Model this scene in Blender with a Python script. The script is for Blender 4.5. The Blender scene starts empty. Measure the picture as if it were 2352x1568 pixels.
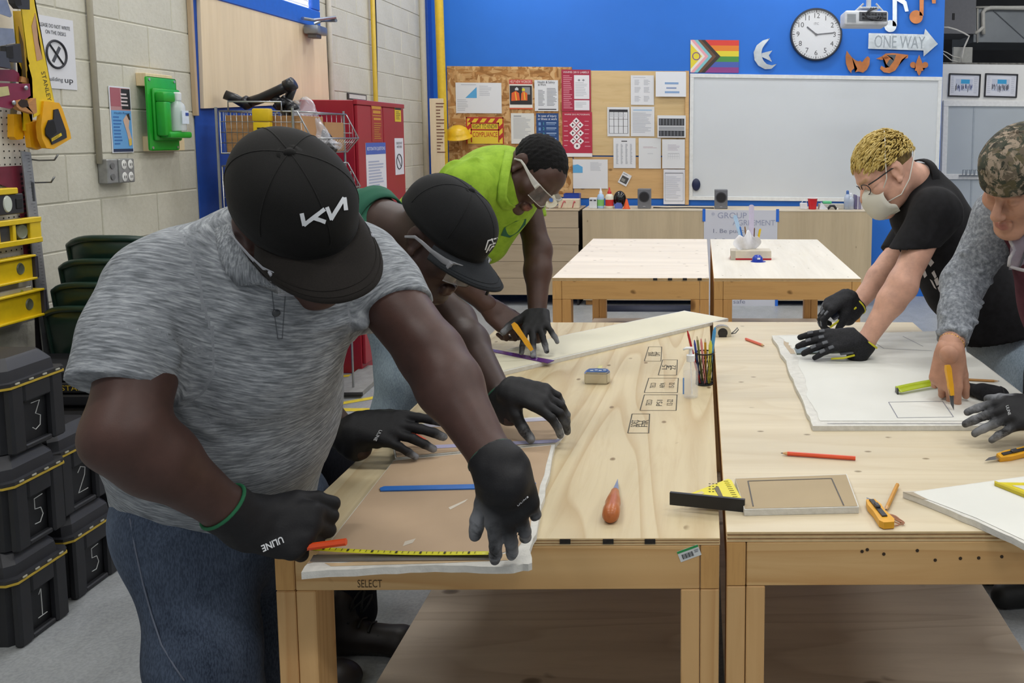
import bpy, bmesh, math, random
import numpy as np
from mathutils import Vector, Matrix
random.seed(7); np.random.seed(7)
SC = bpy.context.scene
COL = SC.collection
PI = math.pi
# ---------------------------------------------------------------- camera
W_IMG, H_IMG, FPX = 2352.0, 1568.0, 2000.0
CAM = Vector((0.0, 0.0, 1.61))
YAW, PITCH, ROLL = 0.020, 0.100, math.radians(0.35)
VPX, VPY = 1610.0, 312.0                    # where the room's depth axis vanishes
_w = Vector((math.sin(YAW)*math.cos(PITCH), math.cos(YAW)*math.cos(PITCH), -math.sin(PITCH)))
_r0 = Vector((math.cos(YAW), -math.sin(YAW), 0)); _u0 = _r0.cross(_w)
_r = _r0*math.cos(ROLL) + _u0*math.sin(ROLL); _u = _u0*math.cos(ROLL) - _r0*math.sin(ROLL)
_y = Vector((0, 1, 0))
CX = VPX - FPX*_y.dot(_r)/_y.dot(_w); CY = VPY + FPX*_y.dot(_u)/_y.dot(_w)
camd = bpy.data.cameras.new('camera'); cam = bpy.data.objects.new('camera', camd); COL.objects.link(cam)
camd.sensor_fit = 'HORIZONTAL'; camd.sensor_width = 36.0; camd.lens = FPX/W_IMG*36.0
camd.shift_x = (W_IMG/2-CX)/W_IMG; camd.shift_y = (CY-H_IMG/2)/W_IMG
camd.clip_start = 0.02; camd.clip_end = 100
cam.matrix_world = Matrix(((_r.x, _u.x, -_w.x, CAM.x), (_r.y, _u.y, -_w.y, CAM.y), (_r.z, _u.z, -_w.z, CAM.z), (0, 0, 0, 1)))
SC.camera = cam
SC.view_settings.view_transform = 'Standard'; SC.view_settings.look = 'None'
SC.view_settings.gamma = 1.0; SC.view_settings.use_curve_mapping = False
SC.view_settings.exposure = 0.0
# ---------------------------------------------------------------- light
wd = bpy.data.worlds.new('world'); SC.world = wd; wd.use_nodes = True
wd.node_tree.nodes['Background'].inputs[0].default_value = (0.93, 0.96, 1.0, 1)
wd.node_tree.nodes['Background'].inputs[1].default_value = 0.35
LAMP_W = 24.0
def ray(px, py): return _w*FPX + _r*(px-CX) - _u*(py-CY)
def at(px, py, d):                          # point of the room seen at a pixel, at depth d
    v = ray(px, py); return CAM + v*(d/v.y)
def on(px, py, z):                          # ... at height z
    v = ray(px, py); return CAM + v*((z-CAM.z)/v.z)
def onx(px, py, X):                         # ... on the plane x = X
    v = ray(px, py); return CAM + v*((X-CAM.x)/v.x)
# ---------------------------------------------------------------- materials
def lin(c):
    if isinstance(c, str):
        c = c.lstrip('#'); c = [int(c[i:i+2], 16)/255 for i in (0, 2, 4)]
    return tuple((x/12.92 if x <= 0.04045 else ((x+0.055)/1.055)**2.4) for x in c[:3]) + (1.0,)
MATS = {}
class NT:
    def __init__(s, name):
        s.m = bpy.data.materials.new(name); s.m.use_nodes = True; s.t = s.m.node_tree
        s.b = s.t.nodes['Principled BSDF']
    def n(s, typ, **kw):
        nd = s.t.nodes.new(typ)
        for k, v in kw.items():
            if k.startswith('i_'):
                key = k[2:]; key = int(key) if key.isdigit() else key.replace('_', ' ')
                nd.inputs[key].default_value = v
            else: setattr(nd, k, v)
        return nd
    def l(s, a, b): s.t.links.new(a, b)
    def coord(s, scale=(1, 1, 1), attr=None, rot=(0, 0, 0), loc=(0, 0, 0)):
        if attr: src = s.n('ShaderNodeAttribute', attribute_name=attr).outputs['Vector']
        else: src = s.n('ShaderNodeTexCoord').outputs['Object']
        mp = s.n('ShaderNodeMapping'); mp.inputs['Scale'].default_value = scale
        mp.inputs['Rotation'].default_value = rot; mp.inputs['Location'].default_value = loc
        s.l(src, mp.inputs[0]); return mp.outputs[0]
    def noise(s, vec, scale, detail=3, rough=0.55, dist=0.0):
        nd = s.n('ShaderNodeTexNoise', i_Scale=scale, i_Detail=detail, i_Roughness=rough, i_Distortion=dist)
        s.l(vec, nd.inputs['Vector']); return nd.outputs[0]
    def ramp(s, fac, stops, interp='LINEAR'):
        r = s.n('ShaderNodeValToRGB'); cr = r.color_ramp; cr.interpolation = interp
        while len(cr.elements) < len(stops): cr.elements.new(0.5)
        for e, (p, c) in zip(cr.elements, stops):
            e.position = p; e.color = c if len(c) == 4 else (*c, 1)
        s.l(fac, r.inputs[0]); return r.outputs[0]
    def mix(s, fac, a, b, blend='MIX'):
        nd = s.n('ShaderNodeMix', data_type='RGBA', blend_type=blend)
        for k, v in ((0, fac), (6, a), (7, b)):
            if hasattr(v, 'is_linked'): s.l(v, nd.inputs[k])
            else: nd.inputs[k].default_value = v
        return nd.outputs[2]
    def bump(s, h, strength=0.3, dist=0.01):
        b = s.n('ShaderNodeBump', i_Strength=strength, i_Distance=dist); s.l(h, b.inputs['Height'])
        s.l(b.outputs[0], s.b.inputs['Normal'])
    def base(s, c):
        if hasattr(c, 'is_linked'): s.l(c, s.b.inputs['Base Color'])
        else: s.b.inputs['Base Color'].default_value = c
    def fin(s, rough=0.5, metal=0.0, spec=0.5):
        s.b.inputs['Roughness'].default_value = rough; s.b.inputs['Metallic'].default_value = metal
        s.b.inputs['Specular IOR Level'].default_value = spec; return s.m
def sh(c, k): return tuple(min(1, x*k) for x in c[:3]) + (1,)
def plain(c, rough=0.5, metal=0.0, var=0.06, scale=30, bump=0.0, spec=0.5, key=None):
    key = key or f'plain_{c}_{rough}_{metal}_{var}_{scale}_{bump}_{spec}'
    if key in MATS: return MATS[key]
    t = NT('paint'); L = lin(c)
    if var > 0 or bump > 0:
        f = t.noise(t.coord(), scale)
        if var > 0: t.base(t.ramp(f, [(0.3, sh(L, 1-var)), (0.7, sh(L, 1+var))]))
        else: t.base(L)
        if bump > 0: t.bump(f, bump, 0.004)
    else: t.base(L)
    MATS[key] = t.fin(rough, metal, spec); return MATS[key]
def glass_mat(key='clear', tint=(1, 1, 1, 1), rough=0.02, alpha=0.25):
    if key in MATS: return MATS[key]
    t = NT('clear_plastic'); t.base(tint); m = t.fin(rough, 0, 0.8)
    t.b.inputs['Alpha'].default_value = alpha; MATS[key] = m; return m
def emit_mat(key, c, s):
    if key in MATS: return MATS[key]
    t = NT('glow'); t.base(lin(c)); t.b.inputs['Emission Color'].default_value = lin(c); t.b.inputs['Emission Strength'].default_value = s; t.m.cycles.emission_sampling = 'NONE'
    MATS[key] = t.fin(0.5); return MATS[key]
def wood(key, light, dark, axis='x', grain=1.0, knots=True, rough=0.55, knot_scale=3.0, knot_size=0.045, blot=0.35, seed=0.0, plane='xz', con=.55, rings=0.0):
    """sawn wood or plywood face: grain runs along axis"""
    if key in MATS: return MATS[key]
    t = NT('wood'); st = {'x': (1.2, 14, 14), 'y': (14, 1.2, 14), 'z': (14, 14, 1.2)}[axis]
    v = t.coord(st, loc=(seed, seed*1.7, seed*.6)); L, D = lin(light), lin(dark)
    g = t.noise(v, 3.2*grain, 5, 0.6, 1.4)
    D2 = tuple(a*(1-con)+b*con for a, b in zip(L, D)); c = t.ramp(g, [(0.28, D2), (0.52, L), (0.70, sh(L, 1.04))])
    big = t.noise(t.coord(tuple(x*0.25 for x in st), loc=(seed, 0, 3)), 2.0, 2)
    c = t.mix(blot, c, t.ramp(big, [(0.35, sh(L, 0.80)), (0.65, sh(L, 1.08))]), 'MIX')
    if rings:
        m = t.n('ShaderNodeMath', operation='MULTIPLY'); m.inputs[1].default_value = 11; t.l(t.noise(t.coord(tuple(x*.3 for x in st), loc=(seed*3, 0, 1)), 1.1, 1, .4, .3), m.inputs[0])
        fr = t.n('ShaderNodeMath', operation='FRACT'); t.l(m.outputs[0], fr.inputs[0])
        c = t.mix(t.ramp(fr.outputs[0], [(0, (rings, rings, rings)), (.16, (rings*.5, rings*.5, rings*.5)), (.4, (0, 0, 0)), (.93, (0, 0, 0)), (1, (rings, rings, rings))]), c, D)
    if knots:
        ks, kr = {'xy': ((.6, 1, 1) if axis == 'x' else (1, .6, 1), (0, 0, 0)), 'xz': ((.6, 1, 1) if axis == 'x' else (1, 1, .6), (PI/2, 0, 0)), 'yz': ((1, 1, .6), (0, PI/2, 0))}[plane]
        vo = t.n('ShaderNodeTexVoronoi', i_Scale=knot_scale, voronoi_dimensions='2D'); t.l(t.coord(ks, rot=kr, loc=(seed*2, seed, seed)), vo.inputs['Vector'])
        k = t.ramp(vo.outputs['Distance'], [(0.0, (1, 1, 1)), (knot_size*0.6, (0.8, 0.8, 0.8)), (knot_size, (0, 0, 0))])
        sp = t.noise(t.coord(loc=(seed, 2, 7)), knot_scale*.9, 1); c = t.mix(t.mix(t.ramp(sp, [(.5, (0, 0, 0)), (.56, (1, 1, 1))]), (0, 0, 0, 1), k), c, sh(D, 0.5))
    t.base(c); t.bump(g, 0.12, 0.002); MATS[key] = t.fin(rough, 0, 0.35); return MATS[key]
# ---------------------------------------------------------------- mesh builder
def rotm(rx=0, ry=0, rz=0): return Matrix.Rotation(rz, 4, 'Z') @ Matrix.Rotation(ry, 4, 'Y') @ Matrix.Rotation(rx, 4, 'X')
def frame(y, z):                            # 4x4 whose y axis is y and whose z axis is close to z
    y = Vector(y).normalized(); x = y.cross(Vector(z)).normalized(); z = x.cross(y)
    return Matrix(((x.x, y.x, z.x, 0), (x.y, y.y, z.y, 0), (x.z, y.z, z.z, 0), (0, 0, 0, 1)))
class B:
    def __init__(s): s.bm = bmesh.new(); s.mi = 0
    def _new(s, vs, M=None):
        vs = [Vector(v) for v in vs]
        return [s.bm.verts.new(M @ v if M else v) for v in vs]
    def f(s, vl):
        try: fc = s.bm.faces.new(vl); fc.material_index = s.mi; return fc
        except ValueError: return None
    def box(s, c, size, M=None, bev=0.0, seg=1):
        x, y, z = (k/2 for k in size); c = Vector(c)
        T = (M if M else Matrix()); T = Matrix.Translation(c) @ T
        v = s._new([(-x, -y, -z), (x, -y, -z), (x, y, -z), (-x, y, -z), (-x, -y, z), (x, -y, z), (x, y, z), (-x, y, z)], T)
        fs = [s.f([v[i] for i in q]) for q in ((0, 3, 2, 1), (4, 5, 6, 7), (0, 1, 5, 4), (1, 2, 6, 5), (2, 3, 7, 6), (3, 0, 4, 7))]
        if bev > 0:
            es = list({e for fc in fs for e in fc.edges})
            r = bmesh.ops.bevel(s.bm, geom=es, offset=bev, segments=seg, affect='EDGES', profile=0.5)
            for fc in r['faces']: fc.material_index = s.mi
        return s
    def bb(s, lo, hi, bev=0.0, seg=1):      # box from two corners
        lo, hi = Vector(lo), Vector(hi); return s.box((lo+hi)/2, [abs(a) for a in (hi-lo)], None, bev, seg)
    def tube(s, pts, r, n=8, caps=True, flat=None):
        pts = [Vector(p) for p in pts]; rs = r if isinstance(r, (list, tuple)) else [r]*len(pts)
        rings = []; up = None
        for i, p in enumerate(pts):
            t = (pts[min(i+1, len(pts)-1)] - pts[max(i-1, 0)])
            if t.length < 1e-9: t = Vector((0, 0, 1))
            t.normalize()
            if up is None: up = (Vector(flat) if flat else Vector((0, 0, 1)) if abs(t.z) < .9 else Vector((1, 0, 0)))
            a = t.cross(up)
            if a.length < 1e-6: a = t.orthogonal()
            a.normalize(); b = a.cross(t).normalized(); up = b
            rr = rs[i]; ra, rb = rr if isinstance(rr, (tuple, list)) else (rr, rr)
            rings.append([s.bm.verts.new(p + a*ra*math.cos(2*PI*k/n) + b*rb*math.sin(2*PI*k/n)) for k in range(n)])
        for A, Bq in zip(rings, rings[1:]):
            for k in range(n): s.f([A[k], A[(k+1) % n], Bq[(k+1) % n], Bq[k]])
        if caps: s.f(rings[0][::-1]); s.f(rings[-1])
        return s
    def cyl(s, a, b, r, n=16): return s.tube([a, b], r if isinstance(r, (list, tuple)) else [r, r], n)
    def lathe(s, prof, n=24, M=None):       # prof: (r, z) pairs
        rings = []
        for r, z in prof:
            if r < 1e-6: rings.append(s._new([(0, 0, z)], M))
            else: rings.append(s._new([(r*math.cos(2*PI*k/n), r*math.sin(2*PI*k/n), z) for k in range(n)], M))
        for A, Q in zip(rings, rings[1:]):
            for k in range(n):
                a, b = (A[0], A[0]) if len(A) == 1 else (A[k], A[(k+1) % n])
                c, d = (Q[0], Q[0]) if len(Q) == 1 else (Q[(k+1) % n], Q[k])
                vl = []
                for q in (a, b, c, d):
                    if q not in vl: vl.append(q)
                if len(vl) > 2: s.f(vl)
        return s
    def prism(s, poly, h, M=None, z0=0.0):  # polygon in local xy, thickness h along z
        a = s._new([(x, y, z0) for x, y in poly], M); b = s._new([(x, y, z0+h) for x, y in poly], M); n = len(poly)
        s.f(a[::-1]); s.f(b)
        for k in range(n): s.f([a[k], a[(k+1) % n], b[(k+1) % n], b[k]])
        return s
    def ell(s, c, r, M=None, u=20, v=12):
        T = Matrix.Translation(Vector(c)) @ (M if M else Matrix()) @ Matrix.Diagonal((*((r, r, r) if not hasattr(r, '__len__') else r), 1))
        return s.lathe([(math.sin(PI*k/v), -math.cos(PI*k/v)) for k in range(v+1)], u, T)
    def quad(s, a, b, c, d): s.f(s._new([a, b, c, d])); return s
    def grid(s, fn, nu, nv, closed_u=False, closed_v=False):
        P = [[s.bm.verts.new(Vector(fn(i/(nu if closed_u else nu-1), j/(nv if closed_v else nv-1)))) for j in range(nv)] for i in range(nu)]
        for i in range(nu if closed_u else nu-1):
            for j in range(nv if closed_v else nv-1):
                s.f([P[i][j], P[(i+1) % nu][j], P[(i+1) % nu][(j+1) % nv], P[i][(j+1) % nv]])
        return P
    def mesh(s, name, smooth=False, recalc=True):
        if recalc: bmesh.ops.recalc_face_normals(s.bm, faces=s.bm.faces)
        me = bpy.data.meshes.new(name); s.bm.to_mesh(me); s.bm.free()
        if smooth is True:
            for p in me.polygons: p.use_smooth = True
        elif smooth: smooth_by_angle(me, smooth)
        return me
    def out(s, name, mat, parent=None, smooth=0.6, local=False, recalc=True, thick=0.0, sub=0):
        return link(name, s.mesh(name, smooth, recalc), mat, parent, local, thick, sub)
def smooth_by_angle(me, ang):
    me.polygons.foreach_set('use_smooth', [True]*len(me.polygons))
    bm = bmesh.new(); bm.from_mesh(me)
    for e in bm.edges:
        e.smooth = not (len(e.link_faces) == 2 and e.link_faces[0].normal.angle(e.link_faces[1].normal, 0) > ang)
    bm.to_mesh(me); bm.free()
WM = {}                                      # world matrices of the roots (no depsgraph update needed)
def link(name, me, mat, parent=None, local=False, thick=0.0, sub=0):
    o = bpy.data.objects.new(name, me); COL.objects.link(o)
    for m in (mat if isinstance(mat, (list, tuple)) else [mat]): me.materials.append(m)
    if parent is not None:
        o.parent = parent
        Mw = WM.get(parent.name, Matrix())
        if not local: me.transform(Mw.inverted())
        WM[o.name] = Mw
    else: WM[o.name] = Matrix()
    if thick:
        md = o.modifiers.new('thickness', 'SOLIDIFY'); md.thickness = thick; md.offset = 0
    if sub:
        md = o.modifiers.new('subdivision', 'SUBSURF'); md.levels = sub; md.render_levels = sub
    return o
def tag(o, label, cat, group=None, kind=None):
    if label: o['label'] = label
    if cat: o['category'] = cat
    if group: o['group'] = group
    if kind: o['kind'] = kind
    return o
def thing(name, label, cat, loc=(0, 0, 0), rotz=0.0, group=None, M=None):
    o = bpy.data.objects.new(name, None); COL.objects.link(o); o.empty_display_size = 0.05
    Mw = M if M is not None else Matrix.Translation(Vector(loc)) @ Matrix.Rotation(rotz, 4, 'Z')
    o.matrix_world = Mw; WM[o.name] = Mw.copy(); tag(o, label, cat, group); return o
def struct(o): o['kind'] = 'structure'; return o
def children(o): return [c for c in bpy.data.objects if c.parent == o]
def dup(root, M, label=None, group=None, kids=None):
    r = root.copy(); COL.objects.link(r); r.matrix_world = M; WM[r.name] = M.copy()
    if label: r['label'] = label
    if group: r['group'] = group
    for ch in (kids if kids is not None else children(root)):
        c = ch.copy(); COL.objects.link(c); c.parent = r
        for g in children(ch):
            d = g.copy(); COL.objects.link(d); d.parent = c
    return r
FONT = None
def text_mesh(txt, size, M, extrude=0.0, spacing=1.0, align='CENTER', width=None, bold=0.0):
    cu = bpy.data.curves.new('t', 'FONT'); cu.body = txt; cu.size = size; cu.align_x = align; cu.align_y = 'CENTER'
    cu.extrude = extrude; cu.space_character = spacing; cu.resolution_u = 3; cu.offset = bold
    o = bpy.data.objects.new('t', cu); COL.objects.link(o)
    dg = bpy.context.evaluated_depsgraph_get(); me = bpy.data.meshes.new_from_object(o.evaluated_get(dg))
    bpy.data.objects.remove(o)
    if width:
        xs = [v.co.x for v in me.vertices]
        if xs: me.transform(Matrix.Diagonal((width/max(1e-6, max(xs)-min(xs)), 1, 1, 1)))
    me.transform(M); me.materials.clear(); return me
def text(name, txt, size, M, mat, parent, **kw): return link(name, text_mesh(txt, size, M, **kw), mat, parent)
# ---------------------------------------------------------------- smooth-union surfaces for bodies, clothes and gloves
def npv(v): return np.array([v[0], v[1], v[2]], dtype=np.float32)
class Sdf:
    def __init__(s, vox=0.005): s.vox = vox; s.P = []
    def cone(s, a, b, ra, rb=None, k=0.02, flat=None, op='u', bone=True):
        """tapered capsule; flat = (axis vector, ratio) squashes the section along that axis"""
        rb = ra if rb is None else rb
        s.P.append(('c', npv(a), npv(b), float(ra), float(rb), k, None if flat is None else (npv(Vector(flat[0]).normalized()), float(flat[1])), op, bone)); return s
    def ell(s, c, r, M=None, k=0.02, op='u', bone=False):
        Rm = np.eye(3, dtype=np.float32) if M is None else np.array([[M[i][j] for j in range(3)] for i in range(3)], dtype=np.float32)
        s.P.append(('e', npv(c), npv(r), Rm, 0, k, None, op, bone)); return s
    def plane(s, p, n, R=9.0):               # cut off what lies beyond the plane, within R of p
        s.P.append(('p', npv(p), npv(Vector(n).normalized()), R, 0, 0.0, None, 'cut', False)); return s
    def chain(s, pts, rs, k=0.02, flat=None, op='u'):
        for i in range(len(pts)-1): s.cone(pts[i], pts[i+1], rs[i], rs[i+1], k, flat, op)
        return s
    @staticmethod
    def ev(p, X):
        if p[0] == 'c':
            a, b, ra, rb = p[1], p[2], p[3], p[4]; Y = X - a; d = b - a; sc = 1.0
            if p[6] is not None:
                e, q = p[6]; Y = Y + ((1/q-1)*(Y @ e))[..., None]*e; d = d + (1/q-1)*(d @ e)*e; sc = min(1.0, q)
            h = np.clip((Y @ d)/max(1e-9, d @ d), 0, 1)
            return (np.sqrt(((Y - h[..., None]*d)**2).sum(-1)) - (ra + (rb-ra)*h))*sc
        if p[0] == 'e':
            Y = (X - p[1]) @ p[3]; r = p[2]
            q = np.sqrt(((Y/r)**2).sum(-1)); g = np.sqrt(((Y/(r*r))**2).sum(-1)) + 1e-9
            return q*(q-1)/g
        return (X - p[1]) @ p[2]
    def box(s):
        lo = np.full(3, 1e9); hi = -lo
        for p in s.P:
            if p[7] != 'u': continue
            if p[0] == 'c':
                m = max(p[3], p[4])*(max(1, p[6][1]) if p[6] is not None else 1); l = np.minimum(p[1], p[2])-m; h = np.maximum(p[1], p[2])+m
            else: m = max(p[2]); l = p[1]-m; h = p[1]+m
            lo = np.minimum(lo, l); hi = np.maximum(hi, h)
        return lo, hi
    def field(s, clip=None):
        lo, hi = s.box()
        if clip: lo = np.maximum(lo, clip[0]); hi = np.minimum(hi, clip[1])
        v = s.vox; lo = lo - 3*v; n = np.ceil((hi+3*v-lo)/v).astype(int)+1
        F = np.full(n, 0.08, dtype=np.float32)
        ax = [lo[i] + v*np.arange(n[i]) for i in range(3)]
        for p in s.P:
            k = p[5]; pad = k + 4*v
            if p[0] == 'c':
                m = max(p[3], p[4])*(max(1, p[6][1]) if p[6] is not None else 1); l = np.minimum(p[1], p[2])-m-pad; h = np.maximum(p[1], p[2])+m+pad
            elif p[0] == 'e': m = max(p[2]); l = p[1]-m-pad; h = p[1]+m+pad
            else: l = p[1]-p[3]; h = p[1]+p[3]
            i0 = np.clip(np.floor((l-lo)/v).astype(int), 0, n); i1 = np.clip(np.ceil((h-lo)/v).astype(int)+1, 0, n)
            if (i1 <= i0).any(): continue
            sl = tuple(slice(a, b) for a, b in zip(i0, i1))
            X = np.stack(np.meshgrid(*[ax[i][sl[i]] for i in range(3)], indexing='ij'), -1).astype(np.float32)
            D = s.ev(p, X).astype(np.float32); G = F[sl]
            if p[7] == 'u':
                if k > 0: hh = np.maximum(k-np.abs(G-D), 0)/k; F[sl] = np.minimum(G, D) - hh*hh*k*0.25
                else: F[sl] = np.minimum(G, D)
            elif p[7] == 's':
                D = -D
                if k > 0: hh = np.maximum(k-np.abs(G-D), 0)/k; F[sl] = np.maximum(G, D) + hh*hh*k*0.25
                else: F[sl] = np.maximum(G, D)
            else: F[sl] = np.where(((X-p[1])**2).sum(-1) < p[3]**2, np.maximum(G, D), G)
        return F, lo
    def surf(s, smooth=2, clip=None):
        F, lo = s.field(clip); v = s.vox; S = F < 0
        n = F.shape
        c = np.zeros(tuple(k-1 for k in n), dtype=np.uint8)
        for dx in (0, 1):
            for dy in (0, 1):
                for dz in (0, 1): c += S[dx:n[0]-1+dx, dy:n[1]-1+dy, dz:n[2]-1+dz]
        act = (c > 0) & (c < 8); I = np.argwhere(act); ids = np.full(act.shape, -1, dtype=np.int64); ids[act] = np.arange(len(I))
        cor = np.array([(x, y, z) for x in (0, 1) for y in (0, 1) for z in (0, 1)])
        val = np.stack([F[I[:, 0]+q[0], I[:, 1]+q[1], I[:, 2]+q[2]] for q in cor], 1)
        acc = np.zeros((len(I), 3)); cnt = np.zeros(len(I))
        for a in range(8):
            for b in range(a+1, 8):
                if np.abs(cor[a]-cor[b]).sum() != 1: continue
                m = (val[:, a] < 0) != (val[:, b] < 0); t = val[:, a]/(val[:, a]-val[:, b]+1e-12)
                pp = cor[a] + t[:, None]*(cor[b]-cor[a]); acc[m] += pp[m]; cnt[m] += 1
        V = (I + acc/cnt[:, None])*v + lo
        Q = []
        for axn in range(3):
            sl0 = [slice(1, -1)]*3; sl1 = [slice(1, -1)]*3; sl0[axn] = slice(0, -1); sl1[axn] = slice(1, None)
            A = S[tuple(sl0)]; Bq = S[tuple(sl1)]; E = np.argwhere(A != Bq); off = np.array([1, 1, 1]); off[axn] = 0; E = E + off
            u, w = [i for i in range(3) if i != axn]; du = np.zeros(3, int); du[u] = 1; dw = np.zeros(3, int); dw[w] = 1
            q = np.stack([ids[tuple((E-du-dw).T)], ids[tuple((E-dw).T)], ids[tuple(E.T)], ids[tuple((E-du).T)]], 1)
            ins = S[tuple(E.T)]
            flip = ins if axn != 1 else ~ins
            q[~flip] = q[~flip][:, ::-1]; Q.append(q[(q >= 0).all(1)])
        Q = np.concatenate(Q)
        V = lap(V, Q, smooth)
        return V, Q
def lap(V, Q, it):
    if it <= 0: return V
    e = np.concatenate([Q[:, [0, 1]], Q[:, [1, 2]], Q[:, [2, 3]], Q[:, [3, 0]]]); e = np.unique(np.sort(e, 1), axis=0)
    deg = np.bincount(e.ravel(), minlength=len(V)).astype(float)[:, None]; deg[deg == 0] = 1
    for k in range(it):
        for lam in (0.55, -0.57):
            A = np.zeros_like(V)
            for j in range(3):
                A[:, j] = np.bincount(e[:, 0], V[e[:, 1], j], len(V)) + np.bincount(e[:, 1], V[e[:, 0], j], len(V))
            V = V + lam*(A/deg - V)
    return V
def normals(V, Q):
    fn = np.cross(V[Q[:, 2]]-V[Q[:, 0]], V[Q[:, 3]]-V[Q[:, 1]]); N = np.zeros_like(V)
    for i in range(4):
        for j in range(3): N[:, j] += np.bincount(Q[:, i], fn[:, j], len(V))
    return N/np.maximum(1e-12, np.linalg.norm(N, axis=1))[:, None]
def segdist(V, a, b):
    a, b = np.array(a), np.array(b); d = b-a; t = np.clip(((V-a) @ d)/max(1e-12, d @ d), 0, 1)
    return np.linalg.norm(V-a-t[:, None]*d, axis=1), t
def folds(V, N, FL):
    """cloth folds: ridges (h > 0) and creases (h < 0) along polylines of points in space"""
    D = np.zeros(len(V))
    for pts, w, h in FL:
        pts = [npv(p) for p in pts]; m = np.full(len(V), 1e9); T = np.zeros(len(V)); L = len(pts)-1
        for i in range(L):
            d, t = segdist(V, pts[i], pts[i+1]); q = d < m; m = np.where(q, d, m); T = np.where(q, (i+t)/L, T)
        D += h*np.exp(-(m/w)**2)*np.clip(np.minimum(T, 1-T)*5 + 0.25, 0, 1)
    return V + N*D[:, None]
def sinnoise(V, sc, seed, n=10):
    rg = np.random.RandomState(seed); o = np.zeros(len(V))
    for i in range(n):
        d = rg.normal(size=3); d /= np.linalg.norm(d); f = sc*(0.6+1.2*rg.rand())
        o += np.sin((V @ d)*f + rg.rand()*6.28)*(1/math.sqrt(n))
    return o
def bonecoord(S, V):
    """local coordinates (across, along, around) of the nearest limb, so weave follows the limbs"""
    best = np.full(len(V), 1e9); C = np.zeros((len(V), 3))
    X = V.astype(np.float32); off = 0
    for p in S.P:
        if p[0] != 'c' or not p[8] or p[7] != 'u': continue
        d = S.ev(p, X); a, b = p[1], p[2]; y = (b-a)/max(1e-9, np.linalg.norm(b-a)); ref = np.array([0, 0, 1.0]) if abs(y[2]) < .8 else np.array([0, 1.0, 0])
        x = np.cross(y, ref); x /= np.linalg.norm(x); z = np.cross(x, y); L = X-a
        q = d < best; off += 0.37
        C[q] = np.stack([L @ x, L @ y + off, L @ z], 1)[q]; best = np.where(q, d, best)
    return C
def np_mesh(name, V, Q, coords=None, tint=None):
    me = bpy.data.meshes.new(name); me.vertices.add(len(V)); me.vertices.foreach_set('co', V.astype(np.float32).ravel())
    n = len(Q); me.loops.add(4*n); me.loops.foreach_set('vertex_index', Q.astype(np.int32).ravel())
    me.polygons.add(n); me.polygons.foreach_set('loop_start', np.arange(0, 4*n, 4, dtype=np.int32))
    me.polygons.foreach_set('use_smooth', np.ones(n, dtype=bool)); me.update(calc_edges=True)
    if coords is not None:
        a = me.attributes.new('weave', 'FLOAT_VECTOR', 'POINT'); a.data.foreach_set('vector', coords.astype(np.float32).ravel())
    if tint is not None:
        a = me.attributes.new('tint', 'FLOAT', 'POINT'); a.data.foreach_set('value', tint.astype(np.float32))
    return me
def vmerge(parts):
    Vs, Qs, n = [], [], 0
    for V, Q in parts: Vs.append(V); Qs.append(Q+n); n += len(V)
    return np.concatenate(Vs), np.concatenate(Qs)
# ================================================================ the room
XL, YB, CEIL = -2.70, 8.70, 4.3
# --- materials of the room
def _floor_mat():
    t = NT('concrete_floor'); v = t.coord()
    a = t.noise(v, 1.3, 4, .6, .6); b = t.noise(t.coord((1, .5, 1), rot=(0, 0, .5)), 9, 5, .7, .8); c = t.noise(v, 90, 2)
    col = t.ramp(a, [(.3, lin('868b8e')), (.7, lin('999d9f'))])
    col = t.mix(.30, col, t.ramp(b, [(.35, lin('8a8c8a')), (.62, lin('b9bcbd'))]))
    col = t.mix(.12, col, t.ramp(c, [(.4, lin('707070')), (.6, lin('d0d0d0'))]))
    t.base(col); t.bump(c, .08, .002); return t.fin(.38, 0, .45)
def _block_mat():
    t = NT('painted_block'); v = t.coord()
    a = t.noise(v, 2.2, 3); b = t.noise(v, 46, 5, .65)
    col = t.ramp(a, [(.3, lin('c5c2b2')), (.7, lin('cfccbd'))]); t.base(t.mix(.10, col, t.ramp(b, [(.35, lin('a79f8c')), (.6, lin('e2dfd2'))])))
    t.bump(b, .35, .006); return t.fin(.5, 0, .4)
M_FLOOR, M_BLOCK = _floor_mat(), _block_mat()
M_BLUE = plain('1f6fd2', .55, var=.03, scale=3); M_BLUE_D = plain('1b4fae', .6, var=.05)
M_WHITEWALL = plain('e9e9e6', .6, var=.02); M_DARK = plain('2b2b2d', .8, var=.2, scale=4)
M_YTAPE = plain('d9c23c', .5, var=.15, scale=40)
fl = struct(B().bb((-6, -3, -.05), (8, 14, 0)).out('floor', M_FLOOR))
def strip(name, pts, w, mat, parent, z0=0.0, h=.0015):
    b = B()
    for p, q in zip(pts, pts[1:]):
        p, q = Vector((p.x, p.y, z0)), Vector((q.x, q.y, z0)); d = (q-p).normalized(); n = Vector((-d.y, d.x, 0))*w/2
        b.bm.faces.new([b.bm.verts.new(k+Vector((0, 0, h))) for k in (p-n, q-n, q+n, p+n)])
    return b.out(name, mat, parent)
for a, c in (((700, 872), (852, 858)), ((700, 911), (890, 878)), ((690, 943), (900, 906)), ((690, 941), (1010, 941)), ((1040, 790), (1100, 789))):
    strip('floor_tape', [on(*a, 0), on(*c, 0)], .055, M_YTAPE, fl)
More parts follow.
